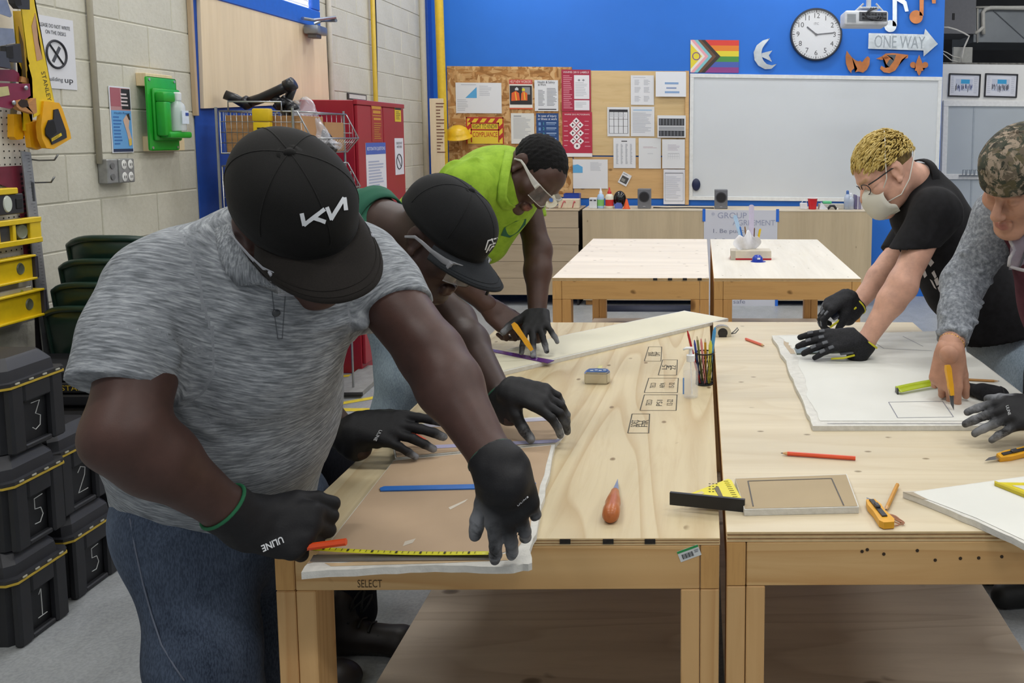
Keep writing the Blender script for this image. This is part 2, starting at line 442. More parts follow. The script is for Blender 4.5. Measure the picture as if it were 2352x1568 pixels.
# --- left wall of painted concrete blocks
CH, BL = .2035, .405
zj = 1.515 - CH*7
wl = struct(B().bb((XL-.22, 1.2, 0), (XL-.004, YB+.02, CEIL)).out('wall_left', plain('bdbaa9', .7, var=.05)))
WIN = (4.73, 6.27)                           # doorway boarded up with plywood: y0 y1
_bm = {}
def block_mesh(L, H):
    k = (round(L, 3), round(H, 3))
    if k not in _bm:
        b = B().box((0, 0, 0), (.05, L-.005, H-.005), bev=.0035); me = b.mesh('block', .6); me.materials.append(M_BLOCK); _bm[k] = me
    return _bm[k]
nb = 0; row = 0; z = zj
while z < 3.5:
    y = 2.55 + (BL/2 if row % 2 else 0)
    while y < YB-.05:
        L = min(BL, YB-.02-y)
        y0, y1, z0, z1 = y, y+L, z, z+CH
        if z1 > .02 and L > .05:
            segs = [(y0, y1)]
            if True:
                segs = []
                if y0 < WIN[0]-.02: segs.append((y0, min(y1, WIN[0]-.01)))
                if y1 > WIN[1]+.02: segs.append((max(y0, WIN[1]+.01), y1))
            for a, c in segs:
                o = bpy.data.objects.new('block', block_mesh(c-a, CH)); COL.objects.link(o); o.parent = wl
                o.location = (XL-.025+random.uniform(-.0015, .0015), (a+c)/2, (z0+z1)/2); nb += 1
        y += BL
    z += CH; row += 1
# --- back wall, blue
xr = at(2161, 300, YB).x
wb = struct(B().bb((XL-.2, YB, 0), (xr, YB+.16, CEIL)).out('wall_back', M_BLUE))
# far white wall beyond the blue wall's end, and the service space over it
YR = 9.6
zr = at(2260, 148, YR).z
wr = struct(B().bb((xr-.5, YR, 0), (6.0, YR+.12, zr)).out('wall_right', M_WHITEWALL))
struct(B().bb((xr-.6, 12.4, 0), (7, 12.5, 6)).out('wall_far', M_DARK))
# --- ceiling with fluorescent fixtures
struct(B().bb((-6, -3, CEIL), (8, 8.9, CEIL+.1)).out('ceiling', plain('d9d9d6', .8)))
k = 0
for yy in (-.6, 1.6, 3.8, 6.0, 7.9):
    for xx in (-1.7, 1.0, 3.7):
        pos = ['row nearest the camera', 'row over the front tables', 'row between the tables', 'row over the back tables', 'row along the blue wall'][k//3]
        side = ['left', 'middle', 'right'][k % 3]; k += 1
        t = thing('ceiling_light', f'long fluorescent ceiling light, {side} fixture of the {pos}', 'light', (xx, yy, CEIL-.18), group='fluorescent ceiling lights')
        B().prism([(-.13, 0), (.13, 0), (.08, .10), (-.08, .10)], 1.22, Matrix.Translation((-.61, 0, .03)) @ rotm(0, PI/2, 0) @ rotm(0, 0, PI/2)).out('housing', plain('e8e8e8', .4), t, local=True)
        for s in (-.06, .06): B().cyl((-.6, s, .005), (.6, s, .005), .013, 10).out('tube', emit_mat('tube', 'f4f8ff', 6), t, local=True)
        for s in (-.4, .4): B().cyl((s, 0, .1), (s, 0, .19), .004, 6).out('hanger', plain('888888', .4, .8), t, local=True)
        ld = bpy.data.lights.new('lamp', 'AREA'); ld.shape = 'RECTANGLE'; ld.size = 1.2; ld.size_y = .22; ld.energy = LAMP_W; ld.color = (1, .985, .96)
        lo = bpy.data.objects.new('lamp_light', ld); COL.objects.link(lo); lo.parent = t; lo.location = (0, 0, -.012)
# ================================================================ the work tables
M_PLYTOP = wood('plytop', 'cfbf9b', 'ab8c5e', 'y', .45, True, .5, 9.0, .07, .3, 3.0, 'xy', .4, .5)
M_PLYTOP2 = wood('plytop2', 'd4c7ab', 'b8a27c', 'x', .45, True, .5, 8.0, .05, .45, 8.0, 'xy', .35, .22)
M_PLYGREY = wood('plygrey', 'e9dfd0', 'cdb79c', 'x', .6, True, .55, 9, .07, .4, 5.0, 'xy', .4)
M_SHELF = wood('plyshelf', 'c4b5a2', '988572', 'x', .5, True, .6, 5, .09, .4, 2.0, 'xy', .4, .4)
M_EDGE = plain('a9855a', .7, var=.2, scale=60); M_EDGE2 = plain('dcbf8e', .7, var=.1, scale=40)
M_PINE_X = wood('pine_x', 'ddb57c', 'c08a4c', 'x', .5, True, .5, 9, .09, .4, 1.0, 'xz', .5, .55)
M_PINE_Y = wood('pine_y', 'd9ae73', 'b98448', 'y', .7, True, .5, 2.2, .05, .4, 1.4)
M_PINE_Z = wood('pine_z', 'dcb178', 'bf8a50', 'z', .5, True, .5, 7, .08, .4, 4.0, 'xz', .5, .55)
M_PINE_OLD = wood('pine_old', 'd6a668', 'aa7a42', 'x', .6, True, .55, 7, .10, .5, 6.0, 'xz', .6)
M_PINE_OLDZ = wood('pine_oldz', 'cf9c5e', 'a06c38', 'z', .8, True, .55, 2.4, .06, .5, 7.0)
M_END = wood('endgrain', 'd2a263', '9a6530', 'z', 2.0, False, .7, blot=.6)
def table(label, x0, x1, y0, y1, zt, tt, ptop, px, pz, shelf=None, legw=.0375, ap=.088, splay=0.0):
    t = thing('work_table', label, 'table', ((x0+x1)/2, (y0+y1)/2, 0))
    za = zt-tt; g = .0008
    n = 5; b = B()                             # plywood top of glued layers
    for i in range(n):
        e = 0 if i % 2 == 0 else .0012
        b.mi = i % 2
        b.bb((x0+e, y0+e, za+tt*i/n), (x1-e, y1-e, za+tt*(i+1)/n))
    b.mi = 2; b.bb((x0+.0006, y0+.0006, zt-.0004), (x1-.0006, y1-.0006, zt+.0004), )
    b.out('tabletop', [M_EDGE2, M_EDGE, ptop], t, .4)
    def bd(nm, lo, hi, m): return B().bb(lo, hi, .002).out(nm, m, t, .5)
    lw, ld = legw, .086
    for xs, xo in ((x0, x0+lw), (x1-lw, x1)):  # side rails run front to back, their end grain faces the camera
        o = bd('side_rail', (xs+g, y0, za-ap), (xo-g, y1, za-g), [M_PINE_Y]); 
        B().bb((xs+.002, y0-.0006, za-ap+.002), (xo-.002, y0+.002, za-.002)).out('end_grain', M_END, o)
    bd('front_rail', (x0+lw+g, y0, za-ap), (x1-lw-g, y0+lw, za-g), px)
    bd('back_rail', (x0+lw+g, y1-lw, za-ap), (x1-lw-g, y1, za-g), px)
    for yy0, yy1 in ((y0, y0+ld), (y1-ld, y1)):
        for xs, s in ((x0, 1), (x1, -1)):
            a, c = xs, xs+s*lw
            bd('leg', (min(a, c)+g, yy0, 0), (max(a, c)-g, yy1, za-ap-g), pz)
            a, c = xs+s*lw, xs+s*2*lw; q = yy0 == y0
            bd('leg', (min(a, c)+g, yy0 if q else yy1-ld*.98, 0), (max(a, c)-g, yy0+ld*.98 if q else yy1, za-ap-g), pz)
    if shelf:
        bd('shelf', (x0+.012, y0+ld+.01, shelf-.018), (x1-.012, y1-ld-.01, shelf), M_SHELF)
        for yy in (y0+ld+.03, y1-ld-.07): bd('shelf_rail', (x0+lw*2+.004, yy, shelf-.075), (x1-lw*2-.004, yy+.038, shelf-.019), px)
    return t, za
ZT = .85; ZT2 = .862
fl_ = on(630, 1236, ZT); gl = on(1656, 1236, ZT); bk = on(1632, 741, ZT)
TX0, TX1, TY0, TY1 = fl_.x, gl.x-.002, gl.y, bk.y
gr = on(1669, 1222, ZT2); bkr = on(2096, 740, ZT2)
RX0, RX1, RY0, RY1 = gr.x, bkr.x, gr.y, bkr.y
tabA, zaA = table('nearest plywood work table, left one, with cut drywall laid along its left side', TX0, TX1, TY0, TY1, ZT, .013, M_PLYTOP, M_PINE_X, M_PINE_Z, .275)
tabB, zaB = table('nearest plywood work table, right one, under the drywall sheet with a torn left edge', RX0, RX1, RY0, RY1, ZT2, .019, M_PLYTOP2, M_PINE_X, M_PINE_Z, .275)
q0 = on(1268, 638, ZT); q1 = on(1629, 641, ZT); q2 = on(1640, 549, ZT); r0 = on(1640, 643, ZT); r1 = on(1984, 645, ZT)
tabC, zaC = table('back work table on the left with an empty knotty plywood top', q0.x, q1.x, q0.y, q2.y, ZT, .016, M_PLYGREY, M_PINE_OLD, M_PINE_OLDZ, .275, .05, .1)
tabD, zaD = table('back work table on the right carrying a tissue box', r0.x, r1.x, q0.y, q2.y, ZT, .016, wood('plypale', 'e6e0d2', 'd0c2a8', 'y', .5, True, .55, 7, .04, .4, 9.0, 'xy', .3), M_PINE_OLD, M_PINE_OLDZ, .275, .05, .1)
print('TABLE', TX0, TX1, TY0, TY1, RX0, RX1, RY0, RY1, q0, q2, r1)
# long counter under the boards
YC = 8.2
M_CNT = wood('counter_ply', 'c9b797', 'b39c78', 'z', .5, True, .6, 4, .03, .5, 11.0)
c0, c1 = at(1338, 480, YC), at(2003, 488, YC); ZC = c0.z-.002
ct = thing('counter', 'long plywood counter along the blue wall, with the paper taped on its front', 'counter', ((c0.x+c1.x)/2, YC, 0))
B().bb((c0.x, YC-.018, .05), (c1.x, YC, ZC-.012), .002).out('front_panel', M_CNT, ct)
B().bb((c0.x, YC-.02, ZC-.012), (c1.x, YB-.03, ZC), .002).out('countertop', wood('ctop', 'cfc3ad', 'b3a58c', 'x', .5, False), ct)
for xx in (c0.x, c1.x-.02): B().bb((xx, YC+.001, .05), (xx+.02, YB-.03, ZC-.013)).out('side_panel', M_CNT, ct)
for xx in (c0.x+.02, (c0.x+c1.x)/2, c1.x-.12): B().bb((xx, YC+.03, 0), (xx+.09, YC+.12, .05)).out('foot', M_PINE_OLDZ, ct)
a0, a1 = at(1020, 470, YC), at(1331, 478, YC)
ct2 = thing('counter', 'pale plywood counter end behind the man in the lime shirt, left of the dark gap', 'counter', ((a0.x+a1.x)/2, YC, 0))
M_CNT2 = wood('counter_ply2', 'b9a88e', 'a08d70', 'x', .5, False, .6, blot=.5, seed=4)
for i in range(5):
    zz0 = .10+(ZC-.115)*i/5; B().bb((a0.x, YC-.03, zz0+.002), (a1.x-.01+.004*(i % 2), YC-.01, zz0+(ZC-.115)/5-.001), .002).out('front_board', M_CNT2, ct2)
B().bb((a0.x, YC-.035, ZC-.014), (a1.x, YB-.03, ZC-.001), .002).out('countertop', M_CNT2, ct2)
B().bb((a1.x-.03, YC-.005, 0), (a1.x-.012, YB-.03, ZC-.016)).out('side_panel', plain('17171a', .7), ct2)
B().bb((a0.x, YC-.005, 0), (a0.x+.02, YB-.03, ZC-.016)).out('side_panel', M_CNT2, ct2)
# ================================================================ things on the back wall
def backM(px, py, d, rot=0.0): return Matrix.Translation(at(px, py, d)) @ Matrix.Rotation(PI/2, 4, 'X') @ Matrix.Rotation(rot, 4, 'Z')
def leftM(px, py, X, rot=0.0):
    p = onx(px, py, X); return Matrix.Translation(p) @ Matrix(((0, 0, 1, 0), (1, 0, 0, 0), (0, 1, 0, 0), (0, 0, 0, 1))) @ Matrix.Rotation(rot, 4, 'Z')
INK, GREY, PALE = '2c2d33', '8d9096', 'c3c6cc'
def lines(u0, v0, u1, v1, n, c=GREY, seed=1, fill=.45):
    rg = random.Random(seed); h = (v1-v0)/n
    return [(u0, v0+h*i, u0+(u1-u0)*rg.uniform(.62, 1), v0+h*(i+fill), c) for i in range(n)]
PR = {}
def pm(c, rough=.6): return plain(c, rough, var=0.0)
def sheet(name, label, cat, M, w, h, base, prints=(), texts=(), polys=(), th=.0018, rough=.55, parent=None, group=None, base_mat=None, curl=0.0):
    """a flat sheet lying on a wall; prints are (u0,v0,u1,v1,colour) from the top left, polys ([(u,v)..], colour), texts (string,u,v,height,colour,width)"""
    t = parent if parent is not None else thing(name, label, cat, M=M, group=group)
    if parent is None: WM[t.name] = M.copy()
    cv = lambda u: curl*4*(u-.5)**2
    b = B()
    if curl:
        P = b.grid(lambda i, j: (M @ Vector(((i-.5)*w, (j-.5)*h, th+cv(j)))), 6, 9); b.out('paper', base_mat or pm(base, rough), t, True)
    else: b.box((0, 0, th/2), (w, h, th)); b.bm.transform(M); b.out('paper' if parent is None else name, base_mat or pm(base, rough), t)
    by = {}
    for u0, v0, u1, v1, c in prints: by.setdefault(c, []).append([(u0, v0), (u0, v1), (u1, v1), (u1, v0)])
    for poly, c in polys: by.setdefault(c, []).append(poly)
    z = th+.0006
    for c, ps in by.items():
        b = B()
        for ps_ in ps:
            b.f(b._new([((u-.5)*w, (.5-v)*h, z+cv(v)) for u, v in ps_], M))
        o = b.out('print', pm(c), t, recalc=False); z += .0003
        if len(ps) > 1: o['kind'] = 'stuff'
    for tx in texts:
        s_, u, v, hh, c, ww = tx
        link('lettering', text_mesh(s_, hh*h*1.35, M @ Matrix.Translation(((u-.5)*w, (.5-v)*h, z+.0004+cv(v))), width=ww*w if ww else None), pm(c), t)
    return t
def bsheet(name, label, cat, box, d=YB-.022, rot=0.0, **kw):
    x0, y0, x1, y1 = box; base = kw.pop('base', 'dfe1e4')
    k = (at(x1, (y0+y1)/2, d)-at(x0, (y0+y1)/2, d)).x; h = (at((x0+x1)/2, y0, d)-at((x0+x1)/2, y1, d)).z
    return sheet(name, label, cat, backM((x0+x1)/2, (y0+y1)/2, d, rot), k, h, base, **kw)
# boards behind the papers
def _osb():
    t = NT('strand_board'); cols = [(.15, lin('94642f')), (.4, lin('b98449')), (.6, lin('d9b27c')), (.85, lin('a87840'))]
    v1 = t.n('ShaderNodeTexVoronoi', i_Scale=11.0); t.l(t.coord((1, 1, 3.6), rot=(0, .6, 0)), v1.inputs['Vector'])
    v2 = t.n('ShaderNodeTexVoronoi', i_Scale=13.0); t.l(t.coord((2.6, 1, 1), rot=(0, .3, 0)), v2.inputs['Vector'])
    a = t.ramp(v1.outputs['Color'], cols); b = t.ramp(v2.outputs['Color'], cols); m = t.ramp(t.noise(t.coord((1, 1, 1)), 14, 2), [(.47, (0, 0, 0)), (.53, (1, 1, 1))]); t.base(t.mix(m, a, b)); return t.fin(.6)
def board(name, label, box, mat, th=.016, d=YB):
    x0, y0, x1, y1 = box; a, c = at(x0, y0, d), at(x1, y1, d)
    o = B().bb((a.x, d-th, c.z), (c.x, d-.001, a.z), .0015).out(name, mat); return tag(o, label, 'board')
M_PIN = wood('pinply', 'd9bd8c', 'c3a26a', 'x', .6, True, .6, 3.4, .035, .4, 13.0); M_PIN2 = wood('pinply2', 'd2ab76', 'b98c54', 'x', .7, True, .6, 3.2, .05, .4, 15.0)
board('strand_board', 'brown strand board with flaky chips, left part of the notice wall', (1027, 152, 1317, 452), _osb())
board('notice_board', 'upper pale plywood notice board between the red posters and the whiteboard', (1318, 162, 1582, 358), M_PIN)
board('notice_board', 'lower darker plywood notice board strip just over the counter', (1318, 359.5, 1582, 456), M_PIN2)
board('wood_batten', 'narrow upright wooden batten between notice board and whiteboard', (1574, 163, 1582, 470), M_PIN2, .02, YB-.017)
S = bsheet
S('site_map', 'wide white sheet with a pale blue triangle, topmost left on the strand board', 'sheet', (1047, 190, 1152, 260), prints=lines(.52, .1, .8, .45, 6, PALE)+lines(.03, .55, .3, .95, 7, PALE, 3)+[(.12, .05, .45, .08, PALE)], polys=[([(.46, .14), (.21, .5), (.46, .5)], '58a6d8')])
S('safety_poster', 'small poster with a red top and two workers in orange vests', 'poster', (1170, 183, 1223, 251), base='e9e4da', prints=[(0, 0, 1, .15, 'c5392f'), (.02, .2, .98, .84, '2e2a2c'), (0, .95, 1, 1, 'cf5a33'), (.55, .25, .9, .5, '8a8d90')],
  polys=[([(.1, .45), (.28, .38), (.42, .45), (.46, .7), (.08, .72)], 'e0602c'), ([(.52, .46), (.62, .38), (.78, .46), (.78, .7), (.5, .7)], 'e06a2c'), ([(.25, .3), (.33, .25), (.4, .3), (.4, .36), (.25, .36)], 'c8ccd0'), ([(.55, .32), (.62, .27), (.68, .32), (.68, .38), (.55, .38)], 'd8d23a'), ([(.24, .42), (.28, .42), (.33, .7), (.28, .7)], 'f0c040'), ([(.62, .42), (.66, .42), (.7, .68), (.65, .68)], 'f0c040')],
  texts=[('HELP NEW WORKERS', .5, .075, .10, 'f3d9d0', .92)])
S('safety_notice', 'white printed sheet headed Health & Safety at Work', 'sheet', (1228, 184, 1282, 255), prints=lines(.15, .32, .45, .85, 12)+lines(.52, .26, .95, .85, 14, GREY, 5)+[(.15, .93, .92, .96, INK)], texts=[('Health & Safety', .5, .07, .08, '3a3d44', .72), ('at Work', .32, .15, .08, '3a3d44', .34)])
S('hazard_poster', 'tall maroon poster headed labels, with white label boxes', 'poster', (1290, 160, 1357, 256), d=YB-.024, base='a82745', prints=lines(.06, .14, .38, .95, 18, 'd98a9a')+[(.43, .13, .95, .70, 'e6e6ea'), (.43, .73, .95, .97, 'e6e6ea')]+lines(.47, .3, .9, .65, 9, PALE)+lines(.47, .78, .85, .92, 4, PALE, 2), polys=[([(.55, .25), (.6, .22), (.65, .25), (.6, .28)], GREY), ([(.7, .25), (.75, .22), (.8, .25), (.75, .28)], GREY)], texts=[('WHMIS 2015 LABELS', .5, .065, .05, 'f2e3e6', .88)])
S('warning_sign', 'yellow sign with red diagonal stripes reading right to know', 'sign', (1071, 269, 1157, 330), base='e8c93a', prints=[(0, 0, 1, .05, 'b3302a'), (0, 0, .03, 1, 'b3302a'), (.97, 0, 1, 1, 'b3302a'), (.12, .2, .88, .25, 'a82a22'), (.12, .45, .88, .5, 'a82a22'), (.12, .2, .15, .95, 'a82a22'), (.85, .2, .88, .95, 'a82a22')],
  polys=[([(x, .05), (x+.1, .05), (x+.02, .2), (x-.08, .2)], 'b3302a') for x in (.12, .34, .56, .78)]+[([(.03, y), (.12, y-.12), (.12, y+.05), (.03, y+.17)], 'b3302a') for y in (.35, .7)]+[([(.88, y), (.97, y-.12), (.97, y+.05), (.88, y+.17)], 'b3302a') for y in (.35, .7)],
  texts=[('RIGHT TO KNOW', .5, .355, .17, '3c3220', .66), ('COMPLIANCE', .5, .66, .2, 'c02a22', .66)])
S('text_sheet', 'plain typed white page beside the dark blue injury poster', 'sheet', (1174, 260, 1227, 330), base='dcdcd6', prints=lines(.1, .15, .9, .85, 16, 'b5b7ba')+[(.12, .08, .45, .11, GREY)])
S('injury_poster', 'dark blue poster headed In case of injury', 'poster', (1232, 260, 1283, 330), base='24497f', prints=[(.1, .3+.17*i, .2, .40+.17*i, '6f95c8') for i in range(4)]+[(.45, .3+.17*i, .9, .33+.17*i, 'a9c0de') for i in range(4)]+[(.45, .36+.17*i, .85, .38+.17*i, '7f9cc6') for i in range(4)], texts=[('In case of injury', .5, .09, .08, 'f0f4fa', .82), ('or illness at work', .5, .19, .08, 'f0f4fa', .86)]+[(str(i+1), .33, .345+.17*i, .09, '5fc0b8', None) for i in range(4)])
dm = []
for cx, cy in ((.47, .2), (.35, .29), (.6, .29), (.47, .38), (.35, .47), (.61, .47), (.48, .56), (.36, .65), (.61, .65)):
    dm += [([(cx-.115, cy), (cx, cy-.075), (cx+.115, cy), (cx, cy+.075)], 'f0e9ea'), ([(cx-.04, cy), (cx, cy-.03), (cx+.04, cy), (cx, cy+.03)], '40282e')]
dm += [([(.49+.11*math.cos(a*PI/8), .76+.072*math.sin(a*PI/8)) for a in range(16)][::-1], 'f0e9ea'), ([(.45, .76), (.49, .73), (.53, .76), (.49, .79)], '40282e')]
S('hazard_poster', 'tall red poster with a column of white diamond pictograms', 'poster', (1292, 257, 1360, 360), d=YB-.023, base='b52a45', prints=[(0, .92, 1, 1, 'e8e6e6')]+lines(.05, .2, .22, .85, 6, 'dda0ac', 3, .15)+lines(.75, .2, .95, .85, 7, 'dda0ac', 4, .15), polys=dm, texts=[('WHMIS 2015 PICTOGRAMS', .5, .06, .035, 'f2e3e6', .85)])
S('diagram_sheet', 'white page of faint round diagrams, topmost on the pale notice board', 'sheet', (1449, 173, 1502, 241), prints=lines(.1, .06, .9, .11, 1, PALE)+[p for cx in (.3, .7) for cy in (.25, .5, .8) for p in lines(cx-.14, cy-.1, cx+.14, cy+.1, 5, 'bcbfc6', int(cx*10+cy*7))])
S('notice_sheet', 'laminated white notice with blue lines of writing, top right by the whiteboard', 'sheet', (1506, 165, 1576, 222), d=YB-.041, rough=.12, base='e6e9ee', prints=[(.3, .42, .75, .5, '86a6cf'), (.35, .62, .68, .68, '8d9fc4'), (.3, .78, .78, .86, '86a6cf')])
S('chart_sheet', 'white page with a dark grid of twelve boxes', 'chart', (1395, 246, 1446, 313), rough=.15, prints=[(.08, .08, .92, .16, INK)]+[(.08+.21*i-.005, .16, .08+.21*i+.015, .9, INK) for i in range(5)]+[(.08, .16+.245*i, .92, .17+.245*i, INK) for i in range(4)]+lines(.12, .2, .88, .36, 3, PALE))
S('text_sheet', 'laminated white page with a pale blue heading, beside the dark grid chart', 'sheet', (1449, 245, 1503, 313), rough=.12, prints=[(.1, .09, .9, .14, 'a9c4dc')]+lines(.08, .2, .92, .9, 14, 'b9bdc5'))
S('photo_sheet', 'landscape page with two black and white photo bands', 'photo', (1510, 265, 1575, 316), d=YB-.041, rough=.2, prints=[(.05, .14, .95, .46, '34363b'), (.05, .5, .95, .66, '9ea1a6'), (.05, .68, .95, .94, '3a3c42')]+[(.08+.11*i, .16, .13+.11*i, .44, '63666c') for i in range(8)]+[(.1+.12*i, .7, .14+.12*i, .92, '6a6d73') for i in range(7)])
S('chart_sheet', 'white page with five grey number columns', 'chart', (1409, 317, 1460, 386), prints=[(.36, .09, .62, .12, INK)]+[p for i in range(4) for p in lines(.12+.21*i, .2, .22+.21*i, .88, 17, '9ea2aa', i)])
S('text_sheet', 'nearly blank laminated page below the photo bands, left of two', 'sheet', (1467, 317, 1518, 387), rough=.12, prints=lines(.2, .28, .85, .34, 2, 'c9b6be')+[(.4, .5, .65, .52, PALE)])
S('text_sheet', 'laminated page with a small ruled table, rightmost below the photo bands', 'sheet', (1521, 320, 1573, 387), d=YB-.041, rough=.12, prints=lines(.25, .18, .8, .4, 5, 'bfb9c6')+[(.25, .48, .75, .49, GREY), (.25, .58, .75, .59, PALE)]+[(.25+.1*i, .48, .26+.1*i, .68, PALE) for i in range(6)])
S('site_map', 'wide white sheet with a blue patch, right behind the lime shirted man', 'sheet', (1316, 366, 1396, 433), prints=lines(.5, .1, .85, .4, 7, PALE), polys=[([(0, .46), (0, .2), (.14, .17), (.28, .26), (.28, .46)], '5fa9da')])
S('snapshot', 'small tilted black and white snapshot pinned above the counter', 'photo', (1424, 397, 1446, 425), rot=math.radians(-28), prints=[(.12, .3, .88, .85, '4a4a4a'), (.2, .5, .6, .75, '8a8a84'), (.12, .1, .6, .16, GREY)])
S('form_pages', 'stack of ruled form pages hanging beside the whiteboard', 'sheet', (1524, 389, 1573, 469), d=YB-.045, base='d9dbe2', prints=[(.06, .1, .92, .115, INK), (.06, .1, .075, .9, GREY), (.915, .1, .93, .9, GREY), (.06, .9, .93, .91, GREY)]+lines(.12, .2, .85, .85, 12, 'c4c7d2'))
# whiteboard
def frame_rect(b, M, w, h, fw, dep):
    for cx, cy, sx, sy in ((0, h/2-fw/2, w, fw), (0, -h/2+fw/2, w, fw), (-w/2+fw/2, 0, fw, h-2*fw), (w/2-fw/2, 0, fw, h-2*fw)):
        b.box((cx, cy, dep/2), (sx, sy, dep), bev=.002)
    b.bm.transform(M)
p0, p1 = at(1584, 171, YB), at(2153, 463, YB); w, h = p1.x-p0.x, p0.z-p1.z
Mw = Matrix.Translation(((p0.x+p1.x)/2, YB-.002, (p0.z+p1.z)/2)) @ Matrix.Rotation(PI/2, 4, 'X') @ Matrix.Rotation(-.006, 4, 'Z')
wbd = thing('whiteboard', 'large blank whiteboard with a pale metal frame on the blue wall', 'whiteboard', M=Mw)
b = B().box((0, 0, .009), (w-.02, h-.02, .014)); b.bm.transform(Mw); b.out('writing_surface', plain('d3d8dc', .22, var=.015, scale=2, spec=.5), wbd)
b = B(); frame_rect(b, Mw, w, h, .038, .026); b.out('frame', plain('dfe2e2', .35), wbd)
b = B().ell((0, 0, 0), (.042, .062, .018)); b.bm.transform(backM(1599, 424, YB-.038)); tag(b.out('board_eraser', plain('1c2447', .4), None, True), 'oval navy eraser stuck to the lower left whiteboard', 'eraser')
# pride flag
fx0, fy0, fx1, fy1 = 1586, 92, 1697, 167
st = ['d8433a', 'e2822d', 'e0cf3a', '4a8f45', '4a5fb0', '8d3f86']
pol = [([(.0, i/6), (.0, (i+1)/6), (1, (i+1)/6), (1, i/6)], c) for i, c in enumerate(st)]
for k, c in enumerate(('3a332e', '6a4a35', '7fc0c8', 'e7a5ae', 'e6e2da')):
    o = .62-.085*k-(.04 if k == 0 else 0); o = [.62, .53, .445, .37, .30][k]; xb = [.30, .22, .15, .075, .0][k]
    pol.append(([(0, 0), (0, 1), (xb, 1), (o, .5), (xb, 0)], c))
pol.append(([(0, .12), (0, .9), (.24, .5)], 'e2d23c'))
ring = [(.12+.085*math.cos(a*PI/10), .5+.125*math.sin(a*PI/10)) for a in range(21)]; rin = [(.12+.066*math.cos(a*PI/10), .5+.098*math.sin(a*PI/10)) for a in range(21)]
pol += [([ring[i], rin[i], rin[i+1], ring[i+1]], '7a4a90') for i in range(20)]
S('pride_flag', 'rainbow progress pride flag at the top corner of the whiteboard', 'flag', (fx0, fy0, fx1, fy1), d=YB-.004, base='d8433a', polys=pol)
# clock
cM = backM(1874, 80, YB-.002); R_ = 59*YB/2000
ck = thing('wall_clock', 'round white wall clock with black numerals', 'clock', M=cM)
b = B().lathe([(0, .0), (R_, 0), (R_*1.0, .03), (R_*.97, .045), (R_*.93, .045), (R_*.92, .03)], 48, cM); b.out('rim', plain('3c3f45', .35, .3), ck)
b = B().lathe([(0, .028), (R_*.94, .028)], 48, cM); b.out('dial', plain('d9dce0', .35, var=.01), ck)
for i in range(12):
    a = PI/2-(i+1)*PI/6; r = R_*.70
    text('numeral', str(i+1), R_*.27, cM @ Matrix.Translation((r*math.cos(a), r*math.sin(a), .0290)), pm(INK), ck)
b = B()
for i in range(60):
    a = i*PI/30; big = i % 5 == 0; Mt = cM @ Matrix.Rotation(a, 4, 'Z') @ Matrix.Translation((0, R_*.87, .0288)); bb_ = [(-.002, -.008), (.002, -.008), (.002, .008), (-.002, .008)] if not big else [(-.004, -.012), (.004, -.012), (.004, .012), (-.004, .012)]
    b.f(b._new([(x, y, 0) for x, y in bb_], Mt))
b.out('minute_marks', pm(INK), ck)
text('lettering', 'ITC', R_*.13, cM @ Matrix.Translation((0, R_*.40, .029)), pm('55585e'), ck)
for nm, ang, L, ww in (('hour_hand', math.radians(52), R_*.5, .007), ('minute_hand', math.radians(-84), R_*.74, .005)):
    b = B().box((0, L*.42, .032), (ww*2, L, .002)); b.bm.transform(cM @ Matrix.Rotation(ang, 4, 'Z')); b.out(nm, pm('50535a'), ck)
b = B().lathe([(0, .037), (.012, .036), (.012, .03)], 12, cM); b.out('hub', pm('50535a'), ck)
b = B().lathe([(0, .0432), (R_*.93, .0425)], 48, cM); b.out('glass', glass_mat('clockglass', alpha=.08), ck)
# projector on its arm
pj = at(1985, 45, 7.5); s_ = 7.5/2000
pr = thing('projector', 'white ceiling projector with a dark port panel and dangling cables', 'projector', pj)
b = B().box((0, .02, 0), (98*s_, .26, 33*s_), bev=.022, seg=3); b.bm.transform(Matrix.Translation(pj)); b.out('body', plain('cfd3d8', .45), pr)
b = B().box((14*s_, -.112, 3*s_), (62*s_, .006, 20*s_), bev=.002); b.bm.transform(Matrix.Translation(pj)); b.out('port_panel', plain('55595f', .5), pr)
b = B()
for i in range(16): b.box(((-8+7*(i % 8))*s_, -.117, (8 if i < 8 else -1)*s_), ((4 if i % 3 else 5.5)*s_, .006, (3 if i % 2 else 4.5)*s_))
b.bm.transform(Matrix.Translation(pj)); b.out('port', plain('22242a', .4), pr)
b = B()
for i in range(12): b.box((-34*s_, -.112, (8-1.6*i)*s_), (20*s_, .004, .6*s_))
b.bm.transform(Matrix.Translation(pj)); b.out('vent_slats', plain('aab0b6', .5), pr)
b = B().box((10*s_, .02, 25*s_), (46*s_, .14, 4*s_), bev=.004); b.box((10*s_, .02, 60*s_), (9*s_, .05, 70*s_))
b.bm.transform(Matrix.Translation(pj))
for sx in (-1, 1): b.cyl(pj+Vector(((10+14*sx)*s_, -.04, 34*s_)), pj+Vector(((10+34*sx)*s_, -.02, 15*s_)), .008, 8)
b.out('ceiling_mount', plain('c4c9cf', .4, .3), pr)
for k in range(3):
    b = B().tube([pj+Vector(((10+6*k)*s_, -.10, 22*s_)), pj+Vector(((-4-2*k)*s_, -.15, 8*s_)), pj+Vector(((-8+4*k)*s_, -.16, -3*s_)), pj+Vector(((12+9*k)*s_, -.15, -7*s_)), pj+Vector(((26+5*k)*s_, -.12, 2*s_))], .006, 6); b.out('cable', plain('25272c', .5), pr, True)
